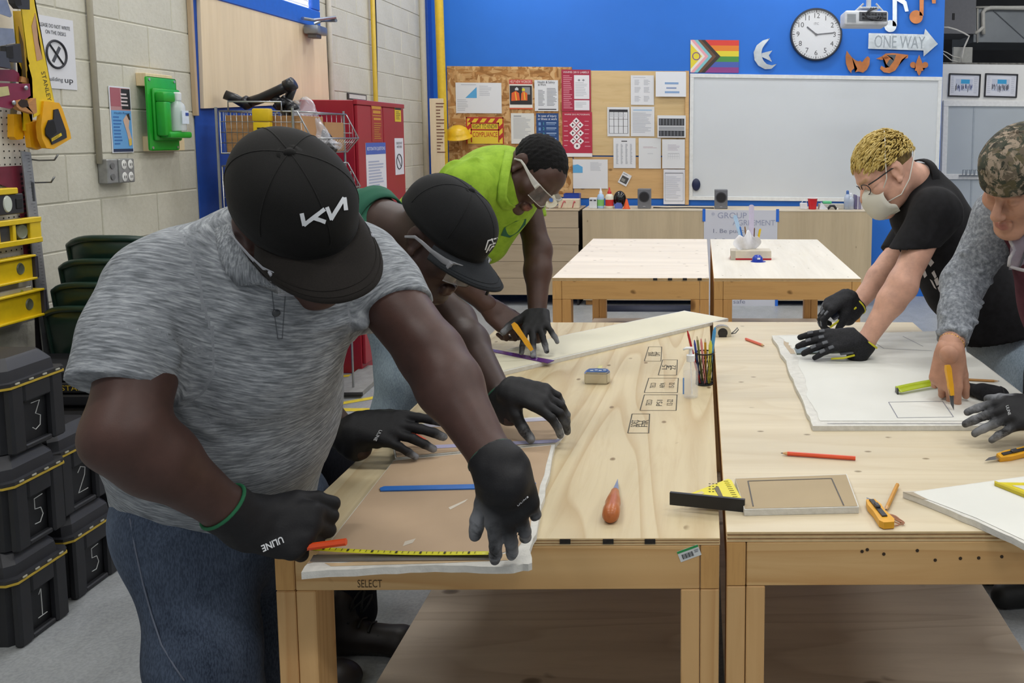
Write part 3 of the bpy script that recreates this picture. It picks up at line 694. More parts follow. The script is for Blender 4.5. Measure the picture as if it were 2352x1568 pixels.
# cut sheet-metal ornaments
M_TIN = plain('d3dbe0', .22, .75, var=.12, scale=9, bump=.3); M_COP = plain('c98252', .32, .7, var=.22, scale=7, bump=.3); M_TINE = plain('3f6f98', .5)
def ornament(name, label, cat, polys, mat, d=YB-.02, extra=()):
    c = polys[0]; cx = sum(p[0] for p in c)/len(c); cy = sum(p[1] for p in c)/len(c); o0 = at(cx, cy, d)
    t = thing(name, label, cat, o0, group=None)
    def mk(ps, nm, m, th, off):
        b = B()
        for poly in ps:
            q = [at(x, y, d) for x, y in poly]; n = len(q)
            a = [b.bm.verts.new((v.x, d-off, v.z)) for v in q]; e = [b.bm.verts.new((v.x, d-off-th, v.z)) for v in q]
            b.f(a); b.f(e)
            for k in range(n): b.f([a[k], a[(k+1) % n], e[(k+1) % n], e[k]])
        bmesh.ops.triangulate(b.bm, faces=[f for f in b.bm.faces if len(f.verts) > 4]); b.out(nm, m, t, .5)
    mk(polys, 'plate', mat, .003, 0)
    for nm, ps, m in extra: mk(ps, nm, m, .0015, .003)
    for p in (polys[0][0],): 
        q = at((p[0]*2+cx)/3, (p[1]*2+cy)/3, d); B().cyl((q.x, YB-.001, q.z), (q.x, d-.006, q.z), .004, 8).out('pin', plain('77797c', .4, .8), t)
    return t
def arc(cx, cy, r, a0, a1, n=12, ry=None): return [(cx+r*math.cos(math.radians(a0+(a1-a0)*i/n)), cy+(ry or r)*math.sin(math.radians(a0+(a1-a0)*i/n))) for i in range(n+1)]
ornament('metal_moon', 'tin crescent moon with a star, left of the clock', 'ornament', [[o1, o2, i2, i1] for o1, o2, i1, i2 in zip(*(lambda o_, i_: (o_, o_[1:], i_, i_[1:]))([(1768, 88), (1752, 93), (1738, 104), (1731, 120), (1733, 138), (1742, 151), (1757, 159), (1772, 158), (1785, 146)], [(1767, 90), (1757, 102), (1751, 111), (1749, 120), (1750, 131), (1754, 140), (1761, 147), (1772, 150), (1784, 147)]))]+[[(1750, 122), (1774, 116), (1766, 127), (1750, 131)], [(1750, 131), (1766, 127), (1773, 142), (1757, 134)]], M_TIN)
ornament('arrow_sign', 'tin arrow sign lettered ONE WAY pointing right', 'sign', [[(1995, 76), (2122, 79), (2125, 66), (2154, 101), (2121, 130), (2121, 116), (1994, 112)]], M_TIN)
aw = bpy.data.objects[-1] if False else [o for o in bpy.data.objects if o.name.startswith('arrow_sign')][0]
text('lettering', 'ONE WAY', .17, backM(2066, 98, YB-.025, -.02), pm('9aa3aa'), aw, width=.50)
ornament('metal_note', 'tin music note directly right of the projector', 'ornament', [arc(2045, 60, 14, 0, 345, 16), [(2050, -14), (2060, -14), (2060, 60), (2050, 60)], [(2060, -14), (2082, 4), (2087, 26), (2079, 27), (2074, 10), (2060, 2)]], M_TIN)
ornament('metal_note', 'copper music note above the arrow tip', 'ornament', [arc(2104, 39, 15.5, 0, 345, 16), [(2112, -14), (2122, -14), (2121, 36), (2112, 36)], [(2122, -14), (2150, -12), (2149, 8), (2141, 8), (2140, -4), (2122, -6)]], M_COP)
ornament('metal_wings', 'copper two winged emblem, leftmost of the copper cutouts', 'ornament', [[(1945, 116), (1950, 124), (1957, 132), (1966, 139), (1972, 141), (1976, 139), (1980, 143), (1987, 134), (1993, 129), (1998, 134), (1997, 148), (1991, 160), (1982, 167), (1972, 164), (1964, 166), (1969, 158), (1962, 157), (1956, 162), (1955, 168), (1948, 160), (1943, 146), (1942, 130)]], M_COP)
ornament('metal_bird', 'copper bird head cutout, middle of the copper cutouts', 'ornament', [[(2012, 135), (2026, 129), (2034, 123), (2050, 122), (2062, 123), (2086, 126), (2085, 133), (2071, 137), (2063, 152), (2056, 162), (2043, 168), (2030, 166), (2021, 158), (2024, 151), (2034, 156), (2044, 154), (2036, 148), (2032, 138), (2022, 137)]], M_COP,
         extra=[('inlay', [[(2036, 126), (2058, 126), (2053, 140), (2042, 154), (2036, 148), (2042, 138), (2050, 133)]], plain('5a6066', .5, .3)), ('eye_inlay', [[(2024, 133), (2036, 129), (2042, 133), (2034, 136)]], plain('8a4f2c', .4, .5))])
fd = [(2111, 126), (2115, 136), (2118, 144), (2120, 150)]+arc(2125, 149, 7, 200, 450, 8)+[(2119, 156), (2121, 162), (2116, 163), (2115, 168), (2111, 174), (2107, 168), (2106, 163), (2101, 162), (2103, 156)]+arc(2097, 149, 7, 90, 340, 8)+[(2104, 144), (2107, 136)]
ornament('metal_lily', 'copper fleur-de-lis cutout, rightmost of the copper cutouts', 'ornament', [fd], M_COP)
# ---------------------------------------------------------------- far right: white wall, frames, glazed opening, services above
for i, (bx, c) in enumerate((((2179, 169, 2250, 223), 'left'), ((2262, 169, 2335, 224), 'right'))):
    d = YR-.002; p0, p1 = at(bx[0], bx[1], d), at(bx[2], bx[3], d); w, h = p1.x-p0.x, p0.z-p1.z; M = backM((bx[0]+bx[2])/2, (bx[1]+bx[3])/2, d, -.02)
    t = thing('picture_frame', f'black framed group photo on the white wall, {c} one of two', 'picture frame', M=M)
    b = B(); frame_rect(b, M, w, h, .014, .02); b.out('frame', plain('24252a', .4), t)
    rg = random.Random(i); pr_ = [(.22, .52+.0*k, .22, .52, INK) for k in range(0)]
    for k in range(26): u = .2+.022*k; v = .42+rg.uniform(0, .12); pr_.append((u, v, u+.018, v+rg.uniform(.12, .3), rg.choice(['26305e', '3b4a8a', 'e2e2ea', '2a2c36', '8a8ea8', 'c9cce0'] if i == 0 else ['6a6a78', 'a2a2b0', 'd8d8e0', '4a4a58'])))
    sheet('photo', None, None, M @ Matrix.Translation((0, 0, .004)), w-.026, h-.026, 'e4e6ee', prints=[(.2, .2, .78, .76, 'cdd3e2')]+[(.38, .22, .68, .42, '3aa6da')]+pr_+lines(.05, .1, .17, .9, 9, 'cfd2dc', 4)+lines(.83, .1, .96, .9, 9, 'cfd2dc', 6), parent=t)
d = YR-.004; p0 = at(2166, 231, d); wf = struct(B().bb((p0.x, d-.03, .12), (p0.x+.055, d, p0.z), .004).out('window_2', plain('f0f0ee', .5)))
B().bb((p0.x-.002, d-.034, p0.z-.062), (5.6, d+.001, p0.z+.002), .004).out('window_frame', plain('f0f0ee', .5), wf)
B().bb((p0.x, d-.035, at(2200, 395, d).z-.08), (5.6, d, at(2200, 395, d).z-.02), .004).out('window_sill', plain('e8e8e6', .5), wf)
B().bb((p0.x+.05, d-.012, .12), (5.6, d-.004, p0.z-.05)).out('pane', plain('bcc4ca', .12, var=.03, scale=2), wf)
B().bb((at(2233, 300, d).x, d-.016, .12), (at(2237, 300, d).x, d-.010, p0.z-.05)).out('mullion', plain('a9b2ba', .3), wf)
br = at(2222, 398, d-.05); t = thing('wire_rack', 'small chrome wire rack behind the black T-shirt collar', 'rack', br)
for k in range(4): B().tube([br+Vector((-.07+.045*k, 0, -.02)), br+Vector((-.07+.045*k, -.05, -.02)), br+Vector((-.065+.045*k, -.05, .04)), br+Vector((-.035+.045*k, -.05, .04)), br+Vector((-.035+.045*k, -.05, -.02))], .004, 6).out('wire', plain('9aa0a6', .3, .9), t)
B().bb(br+Vector((-.09, -.005, -.03)), br+Vector((.14, .03, -.02))).out('rail', plain('8f959b', .35, .8), t)
# services over the white wall
M_DUCT = plain('8b9094', .45, .5, var=.1, scale=3); M_PIPE = plain('dcd9d0', .4)
def pbox(name, label, cat, x0, y0, x1, y1, d0, d1, mat):
    a, c = at(x0, y0, d0), at(x1, y1, d0); return tag(B().bb((a.x, d0, c.z), (c.x, d1, a.z), .004).out(name, mat), label, cat)
pbox('service_column', 'grey boxed service column above the white wall, right of the blue wall', 'column', 2150, -60, 2240, 78, 10.3, 10.9, plain('77777a', .6, var=.05))
du = pbox('air_duct', 'large grey sheet metal duct at the top right', 'duct', 2238, 18, 2440, 99, 10.6, 11.5, M_DUCT)
dd = at(2282, 25, 10.598); de = at(2352, 88, 10.598); B().tube([dd, de], .008, 4).out('crease', M_DUCT, du)
cs = pbox('slot', None, None, 2187, 30, 2193, 46, 10.297, 10.31, plain('151515', .6)); 
scm = [o for o in bpy.data.objects if o.name.startswith('service_column')][0]; cs.parent = scm
for kx in ('label', 'category'):
    if kx in cs: del cs[kx]
pbox('plaster_scrap', 'pale scrap of board leaning above the white wall', 'board', 2190, 108, 2233, 146, 10.1, 10.15, plain('b9b9b2', .7))
pbox('ledge_debris', 'ragged dark dusty ledge along the top of the white wall', 'ledge', 2162, 143, 2430, 150, 9.72, 10.2, plain('6d6b66', .9, var=.4, scale=30, bump=.8))
def ptube(name, label, cat, pts, r, d, mat=M_PIPE): 
    q = [at(x, y, d) for x, y in pts]; return tag(B().tube(q, r, 10).out(name, mat, None, True), label, cat)
ptube('drain_pipe', 'thick white drain pipe bending down beside the duct', 'pipe', [(2430, 20), (2290, 18), (2275, 18), (2264, 21), (2258, 28), (2258, 60), (2259, 79)], .024, 10.55)
ptube('drain_pipe', 'short white branch pipe slanting off the thick drain pipe', 'pipe', [(2259, 62), (2250, 70), (2239, 77)], .020, 10.38)
ptube('water_pipe', 'thin white upright pipe left of the thick drain pipe', 'pipe', [(2245.5, 19), (2245, 98)], .010, 10.588)
ptube('water_pipe', 'thin white level pipe along the top right edge', 'pipe', [(2242, 17), (2440, 15)], .014, 10.583)
ptube('hose', 'white hose curving from the blue wall down to the white wall', 'hose', [(2163, 63), (2178, 63), (2196, 68), (2214, 76), (2226, 83), (2222, 92), (2214, 110), (2210, 128), (2209, 145)], .010, 10.0)
ptube('loose_cable', 'white loose cable looping low behind the arrow sign', 'cable', [(2160, 115), (2175, 121), (2190, 130), (2205, 133)], .006, 9.95)
ptube('loose_cable', 'white loose cable crossing below the hose', 'cable', [(2160, 118), (2172, 128), (2184, 138), (2200, 142)], .006, 9.93)
# ================================================================ things along the left wall
def polyL(b, pts, X, th):                    # outline on the plane x = X seen at those pixels, thickness th towards the room
    q = [onx(x, y, X) for x, y in pts]; n = len(q)
    a = [b.bm.verts.new((X, v.y, v.z)) for v in q]; e = [b.bm.verts.new((X+th, v.y, v.z)) for v in q]
    f1 = b.f(a); f2 = b.f(e)
    for k in range(n): b.f([a[k], a[(k+1) % n], e[(k+1) % n], e[k]])
    ng = [f for f in (f1, f2) if f and len(f.verts) > 4]
    if ng: bmesh.ops.triangulate(b.bm, faces=ng)
    return b
def lthing(name, label, cat, px, py, X, **k): return thing(name, label, cat, onx(px, py, X), **k)
# boarded doorway: blue door and transom window, plywood over it
dz = 2.40
door = struct(B().bb((XL-.0035, WIN[0], 0), (XL+.003, WIN[1], dz-.065), .001).out('door_1', M_BLUE_D))
b = B()
for lo, hi in (((XL-.003, WIN[0], dz-.06), (XL+.03, WIN[1], dz+.06)), ((XL-.003, WIN[1]-.12, dz+.061), (XL+.03, WIN[1], 3.5)), ((XL-.003, WIN[0], dz+.061), (XL+.03, WIN[0]+.10, 3.5)), ((XL-.003, WIN[0], 3.501), (XL+.03, WIN[1], 3.62))): b.bb(lo, hi, .006)
w1 = struct(b.out('window_1', plain('2a66c8', .4, var=.05)))
B().bb((XL-.003, WIN[0]+.1, dz+.06), (XL+.002, WIN[1]-.12, 3.5)).out('pane', emit_mat('daylight', 'eef3ff', 1.6), w1)
for i in range(16):
    zz = dz+.07+i*.035; B().bb((XL+.006, WIN[0]+.11, zz), (XL+.008, WIN[1]-.125, zz+.012)).out('blind_slat', plain('eef0f2', .5), w1)
M_WPLY = wood('wallply', 'e3cfae', 'd3bb94', 'z', .5, True, .6, 1.6, .035, .4, 21.0)
tag(polyL(B(), [(450, -30), (460, 249), (750, 236), (742, 72), (540, -4), (520, -30)], XL+.004, .02).out('plywood_sheet', M_WPLY), 'large knotty plywood sheet boarding up the doorway in the block wall', 'plywood')
b = B()
for lo, hi in (((XL+.001, WIN[0]-.022, 1.70), (XL+.026, WIN[0]-.001, 3.4)),): b.bb(lo, hi, .002)
tag(b.out('wood_batten', wood('batten', 'b8a184', '9a8262', 'z', .6, False)), 'thin grey wooden batten on the left edge of the plywood sheet', 'batten')
t = thing('door_closer', 'silver lever arm and grey closer box at the transom corner', 'door closer', onx(735, 60, XL+.06))
B().tube([onx(695, 42, XL+.05), onx(720, 46, XL+.09), onx(772, 40, XL+.22)], [(.018, .011), (.018, .011), (.024, .012)], 8).out('arm', plain('aeb4ba', .25, .8), t)
B().tube([onx(722, 55, XL+.06), onx(738, 47, XL+.10), onx(772, 47, XL+.22)], .012, 8).out('arm', plain('9aa1a8', .3, .8), t)
p = onx(725, 70, XL+.08); B().box(p, (.10, .16, .06), bev=.012, seg=2).out('closer_box', plain('8d9296', .35, .6), t); B().box(p+Vector((0, -.02, -.04)), (.06, .08, .03), bev=.004).out('bracket', plain('5d5a58', .5), t)
# conduits and pipes
M_CREAM = plain('c6bfac', .5, var=.04)
def vpipe(name, label, cat, px, X, r, mat, z0=0, z1=3.6, py=200):
    y = onx(px, py, X).y; return tag(B().cyl((X, y, z0), (X, y, z1), r, 12).out(name, mat, None, True), label, cat)
vpipe('wall_conduit', 'cream painted conduit running down to the outlet box', 'conduit', 218, XL+.014, .012, M_CREAM, 1.47)
vpipe('wall_conduit', 'grey conduit just right of the plywood sheet', 'conduit', 762, XL+.02, .018, plain('b9b3a6', .5), 0)
vpipe('yellow_pipe', 'thin yellow gas pipe on the far block wall', 'pipe', 862, XL+.03, .018, plain('cfae35', .45), 0)
y_ = onx(868, 200, XL+.03).y; tag(B().tube([(XL+.012, y_+.03+.02*math.sin(z*3), z) for z in np.linspace(.5, 3.4, 14)], .008, 6).out('black_cable', plain('252525', .5), None, True), 'black cable hanging beside the thin yellow pipe', 'cable')
vpipe('wall_conduit', 'pale conduit nearest the blue corner', 'conduit', 974, XL+.02, .03, M_CREAM, 0)
tag(B().bb((XL+.002, YB-.12, 0), (XL+.07, YB-.002, CEIL), .004).out('corner_strip', M_BLUE_D), 'dark blue painted strip in the room corner', 'trim')
tag(B().tube([(at(996, -160, 8.42).x, 8.42, CEIL), at(1008, 0, 8.42), at(1016, 235, 8.42), (at(1016, 235, 8.42).x, 8.42, 0)], .040, 14).out('yellow_post', plain('d9b62c', .4, var=.08), None, True), 'thick yellow upright pipe in the blue corner', 'pipe')
t = thing('marked_board', 'pale plywood scrap with ink markings propped in the corner', 'board', at(1003, 330, 8.2))
a, c = at(986, 226, 8.2), at(1022, 420, 8.2); B().bb((a.x, 8.2, c.z), (c.x, 8.22, a.z), .002).out('panel', M_WPLY, t); B().bb((a.x, 8.205, 0), (c.x, 8.215, c.z-.002)).out('prop', M_WPLY, t)
b = B()
for i in range(16): zz = a.z-.05-i*.03; b.bb((a.x+.06, 8.197, zz), (a.x+.06+random.uniform(.03, .08), 8.1995, zz+.008))
o = b.out('ink_marks', plain('6a3b2e', .7), t); o['kind'] = 'stuff'
hh = at(1052, 312, 8.55); t = thing('hard_hat', 'yellow hard hat hanging on the strand board behind the lime shirt', 'hard hat', hh)
b = B().lathe([(.0, .10), (.05, .096), (.09, .07), (.11, .03), (.115, 0), (.135, -.006), (.135, -.010)], 20, Matrix.Translation(hh) @ rotm(.3, 0, 0)); b.out('shell', plain('e0b51f', .35), t, True); B().tube([hh+Vector((-.12, -.03, 0)), hh+Vector((-.15, -.02, .1)), hh+Vector((-.14, .05, .16))], .012, 6).out('strap', plain('222', .6) if False else plain('222226', .6), t, True)
# sign, poster, eyewash, outlet
M = leftM(128, 122, XL+.001); sg = sheet('desk_sign', 'white sign asking not to write on the desks, beside the yellow saw', 'sign', M, .222, .295, 'd9dade', texts=[('PLEASE DO NOT WRITE', .5, .13, .055, INK, .80), ('ON THE DESKS', .52, .22, .055, INK, .52), ('building', .42, .87, .06, '4a4c52', .40), ('up', .78, .87, .085, INK, .22)])
b = B()
b.tube([M @ Vector((.056*math.cos(a_*PI/16), .056*math.sin(a_*PI/16)-.005, .003)) for a_ in range(33)], .005, 6, caps=False); b.tube([M @ Vector((-.038, .036, .003)), M @ Vector((.038, -.045, .003))], .004, 6); b.out('ban_ring', pm(INK), sg)
b = B().box((0, 0, 0), (.014, .075, .002)); b.bm.transform(M @ Matrix.Translation((0, -.005, .003)) @ Matrix.Rotation(-.6, 4, 'Z')); b.out('pencil_mark', pm('4a4c52'), sg)
M = leftM(278, 275, XL+.003); sheet('health_poster', 'narrow curled pink and blue health poster left of the eyewash station', 'poster', M, .150, .305, 'e3e6ee', prints=[(.04, .02, .96, .36, 'b98a8c'), (.04, .02, .5, .3, 'a8616c'), (.55, .03, .96, .34, '2c2a30'), (.04, .36, .96, .94, '6aa6dd'), (.04, .94, .96, .985, '2c3858')]+lines(.1, .45, .5, .9, 9, '3f72b4')+lines(.5, .1, .9, .32, 4, 'd8c9cc', 3), polys=[([(.55, .5), (.72, .42), (.85, .5), (.8, .62), (.92, .8), (.8, .9), (.7, .7)], 'd7b5a2'), ([(.72, .42), (.85, .40), (.9, .5), (.82, .5)], '3a2f2c'), ([(.75, .8), (.9, .78), (.9, .88), (.78, .9)], 'e0c060')], texts=[('Health Power', .52, .40, .035, '1d3f78', .75)])
def wpx(pts, X): return [onx(x, y, X) for x, y in pts]
t = lthing('eyewash_station', 'green wall eyewash station holding a clear bottle', 'eyewash station', 368, 345, XL)
for a, c in (((310, 167), (345, 200)), ((326, 313), (375, 346))):
    p, q = onx(*a, XL), onx(*c, XL); B().bb((XL+.001, p.y, q.z), (XL+.05, q.y+.1, p.z), .002).out('mount_strip', wood('mount', 'e3cfa8', 'c9ae7c', 'z', 1, False), t)
M_GRN = plain('23a32f', .35, var=.05); Xe = XL+.051
p, q = onx(330, 172, Xe), onx(408, 342, Xe); yc, zc_, wy, hz = (p.y+q.y)/2, (p.z+q.z)/2-.005, q.y-p.y, p.z-q.z
def gbox(lo, hi, bev=.01): return B().bb(lo, hi, bev, 2)
gbox((Xe, yc-wy/2, zc_-hz/2), (Xe+.012, yc+wy/2, zc_+hz/2)).out('back_plate', M_GRN, t)
gbox((Xe+.012, yc-wy*.40, zc_-hz*.37), (Xe+.03, yc+wy*.50, zc_+hz*.35)).out('tray', M_GRN, t)
gbox((Xe+.03, yc-wy*.40, zc_+hz*.16), (Xe+.075, yc+wy*.0, zc_+hz*.30)).out('holder', M_GRN, t); gbox((Xe+.03, yc-wy*.40, zc_-hz*.30), (Xe+.075, yc-wy*.16, zc_+hz*.17)).out('holder', M_GRN, t); gbox((Xe+.03, yc-wy*.30, zc_-hz*.33), (Xe+.085, yc+wy*.46, zc_-hz*.24)).out('holder', M_GRN, t)
for sy in (-.42, .42):
    for sz in (-.46, .46): B().cyl((Xe+.012, yc+wy*sy, zc_+hz*sz), (Xe+.015, yc+wy*sy, zc_+hz*sz), .007, 10).out('screw', plain('c9cccf', .3, .8), t)
bc = Vector((Xe+.062, yc+wy*.14, zc_-hz*.23)); bt = thing('eyewash_bottle', 'clear bottle with blue print in the green eyewash station', 'bottle', bc)
b = B().lathe([(0, 0), (.038, 0), (.04, .006), (.04, .11), (.035, .13), (.018, .145), (.017, .15)], 20, Matrix.Translation(bc) @ Matrix.Diagonal((.8, 1, 1, 1))); b.out('bottle', glass_mat('bottle_clear', (.86, .9, .95, 1), .08, .55), bt, True)
b = B().lathe([(.018, .15), (.019, .185), (.012, .19), (0, .19)], 16, Matrix.Translation(bc)); b.out('ribbed_cap', plain('dfe3e6', .4), bt)
b = B().bb(bc+Vector((.034, -.028, .035)), bc+Vector((.036, .028, .10))); b.out('label', plain('dbe6f4', .4), bt); b = B().bb(bc+Vector((.0365, .0, .075)), bc+Vector((.037, .026, .09))); b.out('label_print', plain('2a4a9c', .4), bt)
t = lthing('outlet_box', 'grey metal surface outlet box with four sockets', 'outlet', 265, 392, XL)
M_GAL = plain('9b9c9c', .4, .5, var=.15); p, q = onx(238, 366, XL+.03), onx(294, 418, XL+.03); ym = onx(264, 390, XL+.03).y
B().bb((XL, p.y, q.z), (XL+.045, ym, p.z), .004).out('junction_box', M_GAL, t); B().bb((XL, ym, q.z), (XL+.052, q.y+.02, p.z), .004).out('socket_box', M_GAL, t)
for i in range(4):
    yy = ym+.030+(.045 if i % 2 else 0); zz = (p.z+q.z)/2+(.028 if i < 2 else -.028)
    o = B().ell((XL+.053, yy, zz), (.003, .018, .022)).out('socket', plain('dcdcd8', .4), t, True)
    for s in (-.006, .006): B().bb((XL+.0555, yy+s-.0015, zz-.006), (XL+.0568, yy+s+.0015, zz+.006)).out('slot', plain('333333', .5), o)
for i, zz in enumerate((p.z-.03, q.z+.03)): B().lathe([(0, .003), (.014, .003), (.014, 0)], 16, Matrix.Translation((XL+.046, (p.y+ym)/2-.005, zz)) @ rotm(0, PI/2, 0)).out('knockout', plain('858686', .4, .6), t)
# ---------------------------------------------------------------- pegboard and the tools on it
XP = XL+.045
pb = thing('pegboard', 'white pegboard with rows of holes at the left edge', 'pegboard', onx(20, 740, XP))
p0 = onx(76, 355, XP); p1 = onx(78, 735, XP); YP1 = onx(74, 500, XP).y
B().bb((XP-.006, 2.2, p1.z), (XP, YP1, 2.6), .001).out('panel', plain('d8d3c6', .55, var=.03), pb)
for zz in (2.3, p1.z+.03): B().bb((XL+.004, 2.2, zz), (XP-.006, YP1, zz+.05)).out('batten', M_PINE_Y, pb)
b = B(); n = 0
for iy in range(36):
    for iz in range(44):
        yy, zz = YP1-.015-iy*.0254, p1.z+.012+iz*.0254
        if yy < 3.10 or zz > 2.2: continue
        b.f(b._new([(XP+.0006, yy+.0036*math.cos(k*PI/3), zz+.0036*math.sin(k*PI/3)) for k in range(6)])); n += 1
o = b.out('holes', plain('1c1a18', .9, var=0), pb, recalc=False); o['kind'] = 'stuff'
def hook(px, py, px2, py2, lab):
    a = onx(px, py, XP); c = onx(px2, py2, XP+.10); return tag(B().tube([a, a+Vector((.03, 0, -.004)), Vector((a.x+.09, a.y, a.z-.002)), Vector((a.x+.105, a.y, a.z+.02))], .0035, 6).out('peg_hook', plain('8d8f90', .3, .9), None, True), lab, 'hook')
hook(72, 366, 120, 357, 'empty metal peg hook just below the yellow saws'); hook(64, 417, 90, 402, 'empty metal peg hook over the maroon square')
M_YEL = plain('e0bf17', .4, var=.06); M_YEL2 = plain('e8a90f', .4, var=.05); M_BLK = plain('26262a', .5); M_STEEL = plain('a9adb0', .3, .85, var=.1)
def saw_plate(b, pts, X, th): return polyL(b, pts, X, th)
s1 = lthing('handsaw', 'yellow handsaw hanging in front with black grip in its handle', 'saw', 100, 240, XP+.09)
X1 = XP+.10
polyL(B(), [(40, -40), (72, -40), (78, 10), (124, 238), (124, 244), (76, 270), (72, 180), (64, 150), (66, 146), (60, 130)], X1, .003).out('blade_cover', M_YEL, s1)
polyL(B(), [(72, 60), (80, 30), (88, 100), (97, 135), (84, 140), (78, 100)], X1+.003, .0015).out('cover_print', plain('b98f6a', .5), s1)
polyL(B(), [(89, 232), (124, 236), (132, 250), (150, 305), (152, 318), (118, 338), (112, 342), (95, 340), (85, 318), (82, 290)], X1-.008, .020).out('handle', M_YEL2, s1)
polyL(B(), [(122, 252), (131, 250), (149, 300), (151, 316), (118, 332), (113, 320), (104, 312), (103, 296), (110, 276), (121, 274)], X1+.0125, .005).out('grip', M_BLK, s1)
polyL(B(), [(110, 280), (123, 276), (127, 290), (130, 304), (114, 318), (105, 308), (104, 295)], X1+.0178, .0012).out('grip_opening', plain('0e0e10', .8), s1)
polyL(B(), [(118, 318), (140, 305), (142, 311), (119, 325)], X1+.018, .001).out('label', M_YEL, s1)
def ltext(px, py, X, txt, size, rot, c, parent, width=None):
    return text('lettering', txt, size, leftM(px, py, X, rot), pm(c), parent, width=width)
ltext(106, 198, X1+.0036, 'STANLEY', .030, -PI/2+.22, '3a341c', s1, .115); ltext(129, 316, X1+.0195, 'STANLEY', .012, .42, '2a2a2a', s1, .042)
s2 = lthing('handsaw', 'second yellow handsaw tucked behind the front one', 'saw', 50, 240, XP+.05); X2 = XP+.055
polyL(B(), [(29, 25), (58, 25), (66, 150), (60, 165), (64, 260), (74, 300), (52, 300), (48, 160), (41, 144)], X2, .003).out('blade_cover', M_YEL, s2)
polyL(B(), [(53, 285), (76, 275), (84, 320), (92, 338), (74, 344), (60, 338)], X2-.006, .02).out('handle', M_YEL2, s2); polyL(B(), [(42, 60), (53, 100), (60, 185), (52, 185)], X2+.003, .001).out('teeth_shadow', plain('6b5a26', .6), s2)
s3 = lthing('handsaw', 'handsaw with a rounded yellow handle end, below the maroon saw', 'saw', 30, 300, XP+.03)
polyL(B(), [(17, 262), (38, 262), (41, 310), (37, 319), (24, 321), (17, 314)], XP+.02, .025).out('handle', M_YEL2, s3); polyL(B(), [(22, 140), (34, 140), (37, 262), (22, 262)], XP+.025, .003).out('blade', M_STEEL, s3)
M_MAR = plain('7d2340', .4, var=.08); M_HW = wood('sawhandle', 'b98452', '8d5a30', 'y', 1.2, False)
s4 = lthing('handsaw', 'maroon bladed handsaw with a wooden handle', 'saw', 40, 220, XP+.11); X4 = XP+.13
polyL(B(), [(-30, 190), (66, 192), (68, 220), (22, 250), (-30, 240)], X4, .004).out('blade', M_MAR, s4); polyL(B(), [(24, 232), (40, 228), (46, 245), (64, 228), (70, 225), (73, 258), (66, 262), (34, 252), (25, 244)], X4-.008, .02).out('handle', M_HW, s4); polyL(B(), [(41, 236), (48, 228), (62, 230), (66, 244), (52, 247), (46, 244)], X4+.0125, .001).out('handle_opening', plain('2b1a12', .8), s4)
polyL(B(), [(-30, 203), (18, 198), (22, 218), (-30, 228)], X4+.0045, .001).out('label', plain('b9b27c', .5), s4)
for px, py in ((32, 236), (60, 202)): q = onx(px, py, X4+.012); B().ell(q, (.004, .009, .009)).out('rivet', M_STEEL, s4, True)
s5 = lthing('handsaw', 'maroon handsaw with a wooden handle tip, behind the other maroon saw', 'saw', 20, 175, XP+.07)
polyL(B(), [(-30, 160), (30, 160), (41, 168), (44, 180), (40, 188), (-30, 184)], XP+.08, .004).out('blade', M_MAR, s5); polyL(B(), [(40, 175), (62, 182), (66, 192), (38, 188)], XP+.076, .016).out('handle', M_HW, s5)
s6 = lthing('handsaw', 'black handled saw at the upper left corner', 'saw', 30, 10, XP+.11)
polyL(B(), [(14, -20), (54, -20), (55, 22), (30, 20), (20, 8)], XP+.11, .022).out('handle', M_BLK, s6); polyL(B(), [(30, -5), (46, -8), (50, 12), (36, 14)], XP+.1325, .001).out('handle_opening', plain('0d0d10', .8), s6); polyL(B(), [(-30, 0), (14, 0), (26, 36), (22, 40), (-30, 22)], XP+.12, .003).out('blade', M_STEEL, s6)
s7 = lthing('handsaw', 'black handled saw with a square grip opening, above the maroon saws', 'saw', 25, 120, XP+.10)
polyL(B(), [(0, 106), (33, 100), (38, 144), (12, 142), (0, 136)], XP+.10, .022).out('handle', M_BLK, s7); polyL(B(), [(13, 108), (29, 106), (31, 134), (15, 132)], XP+.1225, .001).out('handle_opening', plain('0d0d10', .8), s7); polyL(B(), [(-30, 62), (29, 66), (34, 98), (-30, 112)], XP+.105, .003).out('blade', M_STEEL, s7); polyL(B(), [(-30, 116), (2, 118), (14, 158), (-30, 150)], XP+.103, .02).out('grip', plain('3a3d48', .5), s7)
# squares and the aluminium rule
sq = lthing('framing_square', 'maroon metal framing square with punched holes', 'square', 50, 500, XP+.02)
polyL(B(), [(-20, 384), (48, 380), (76, 630), (60, 642), (40, 440), (-20, 416)], XP+.012, .003).out('blade', plain('6f1f33', .45, var=.15), sq)
b = B()
for i in range(22): q = onx(49+i*1.05, 400+i*10.5, XP+.0155); b.f(b._new([(XP+.0158, q.y+.006*math.cos(k*PI/4), q.z+.006*math.sin(k*PI/4)) for k in range(8)]))
o = b.out('holes', plain('260c14', .8), sq, recalc=False); o['kind'] = 'stuff'
sq2 = lthing('framing_square', 'dark steel square hanging between the levels and the rule', 'square', 70, 700, XP+.02)
polyL(B(), [(58, 430), (68, 430), (102, 870), (84, 868), (78, 700)], XP+.020, .003).out('blade', plain('3a3638', .45, .4), sq2); polyL(B(), [(66, 430), (70, 430), (112, 900), (106, 900)], XP+.024, .003).out('edge', plain('5b2a33', .5), sq2)
ru = lthing('straightedge', 'long aluminium straightedge rule leaning down from the pegboard', 'ruler', 90, 600, XP+.05)
polyL(B(), [(46, 346), (68, 350), (134, 905), (108, 905)], XP+.035, .005).out('blade', plain('9a9da1', .35, .7, var=.1), ru); b = B()
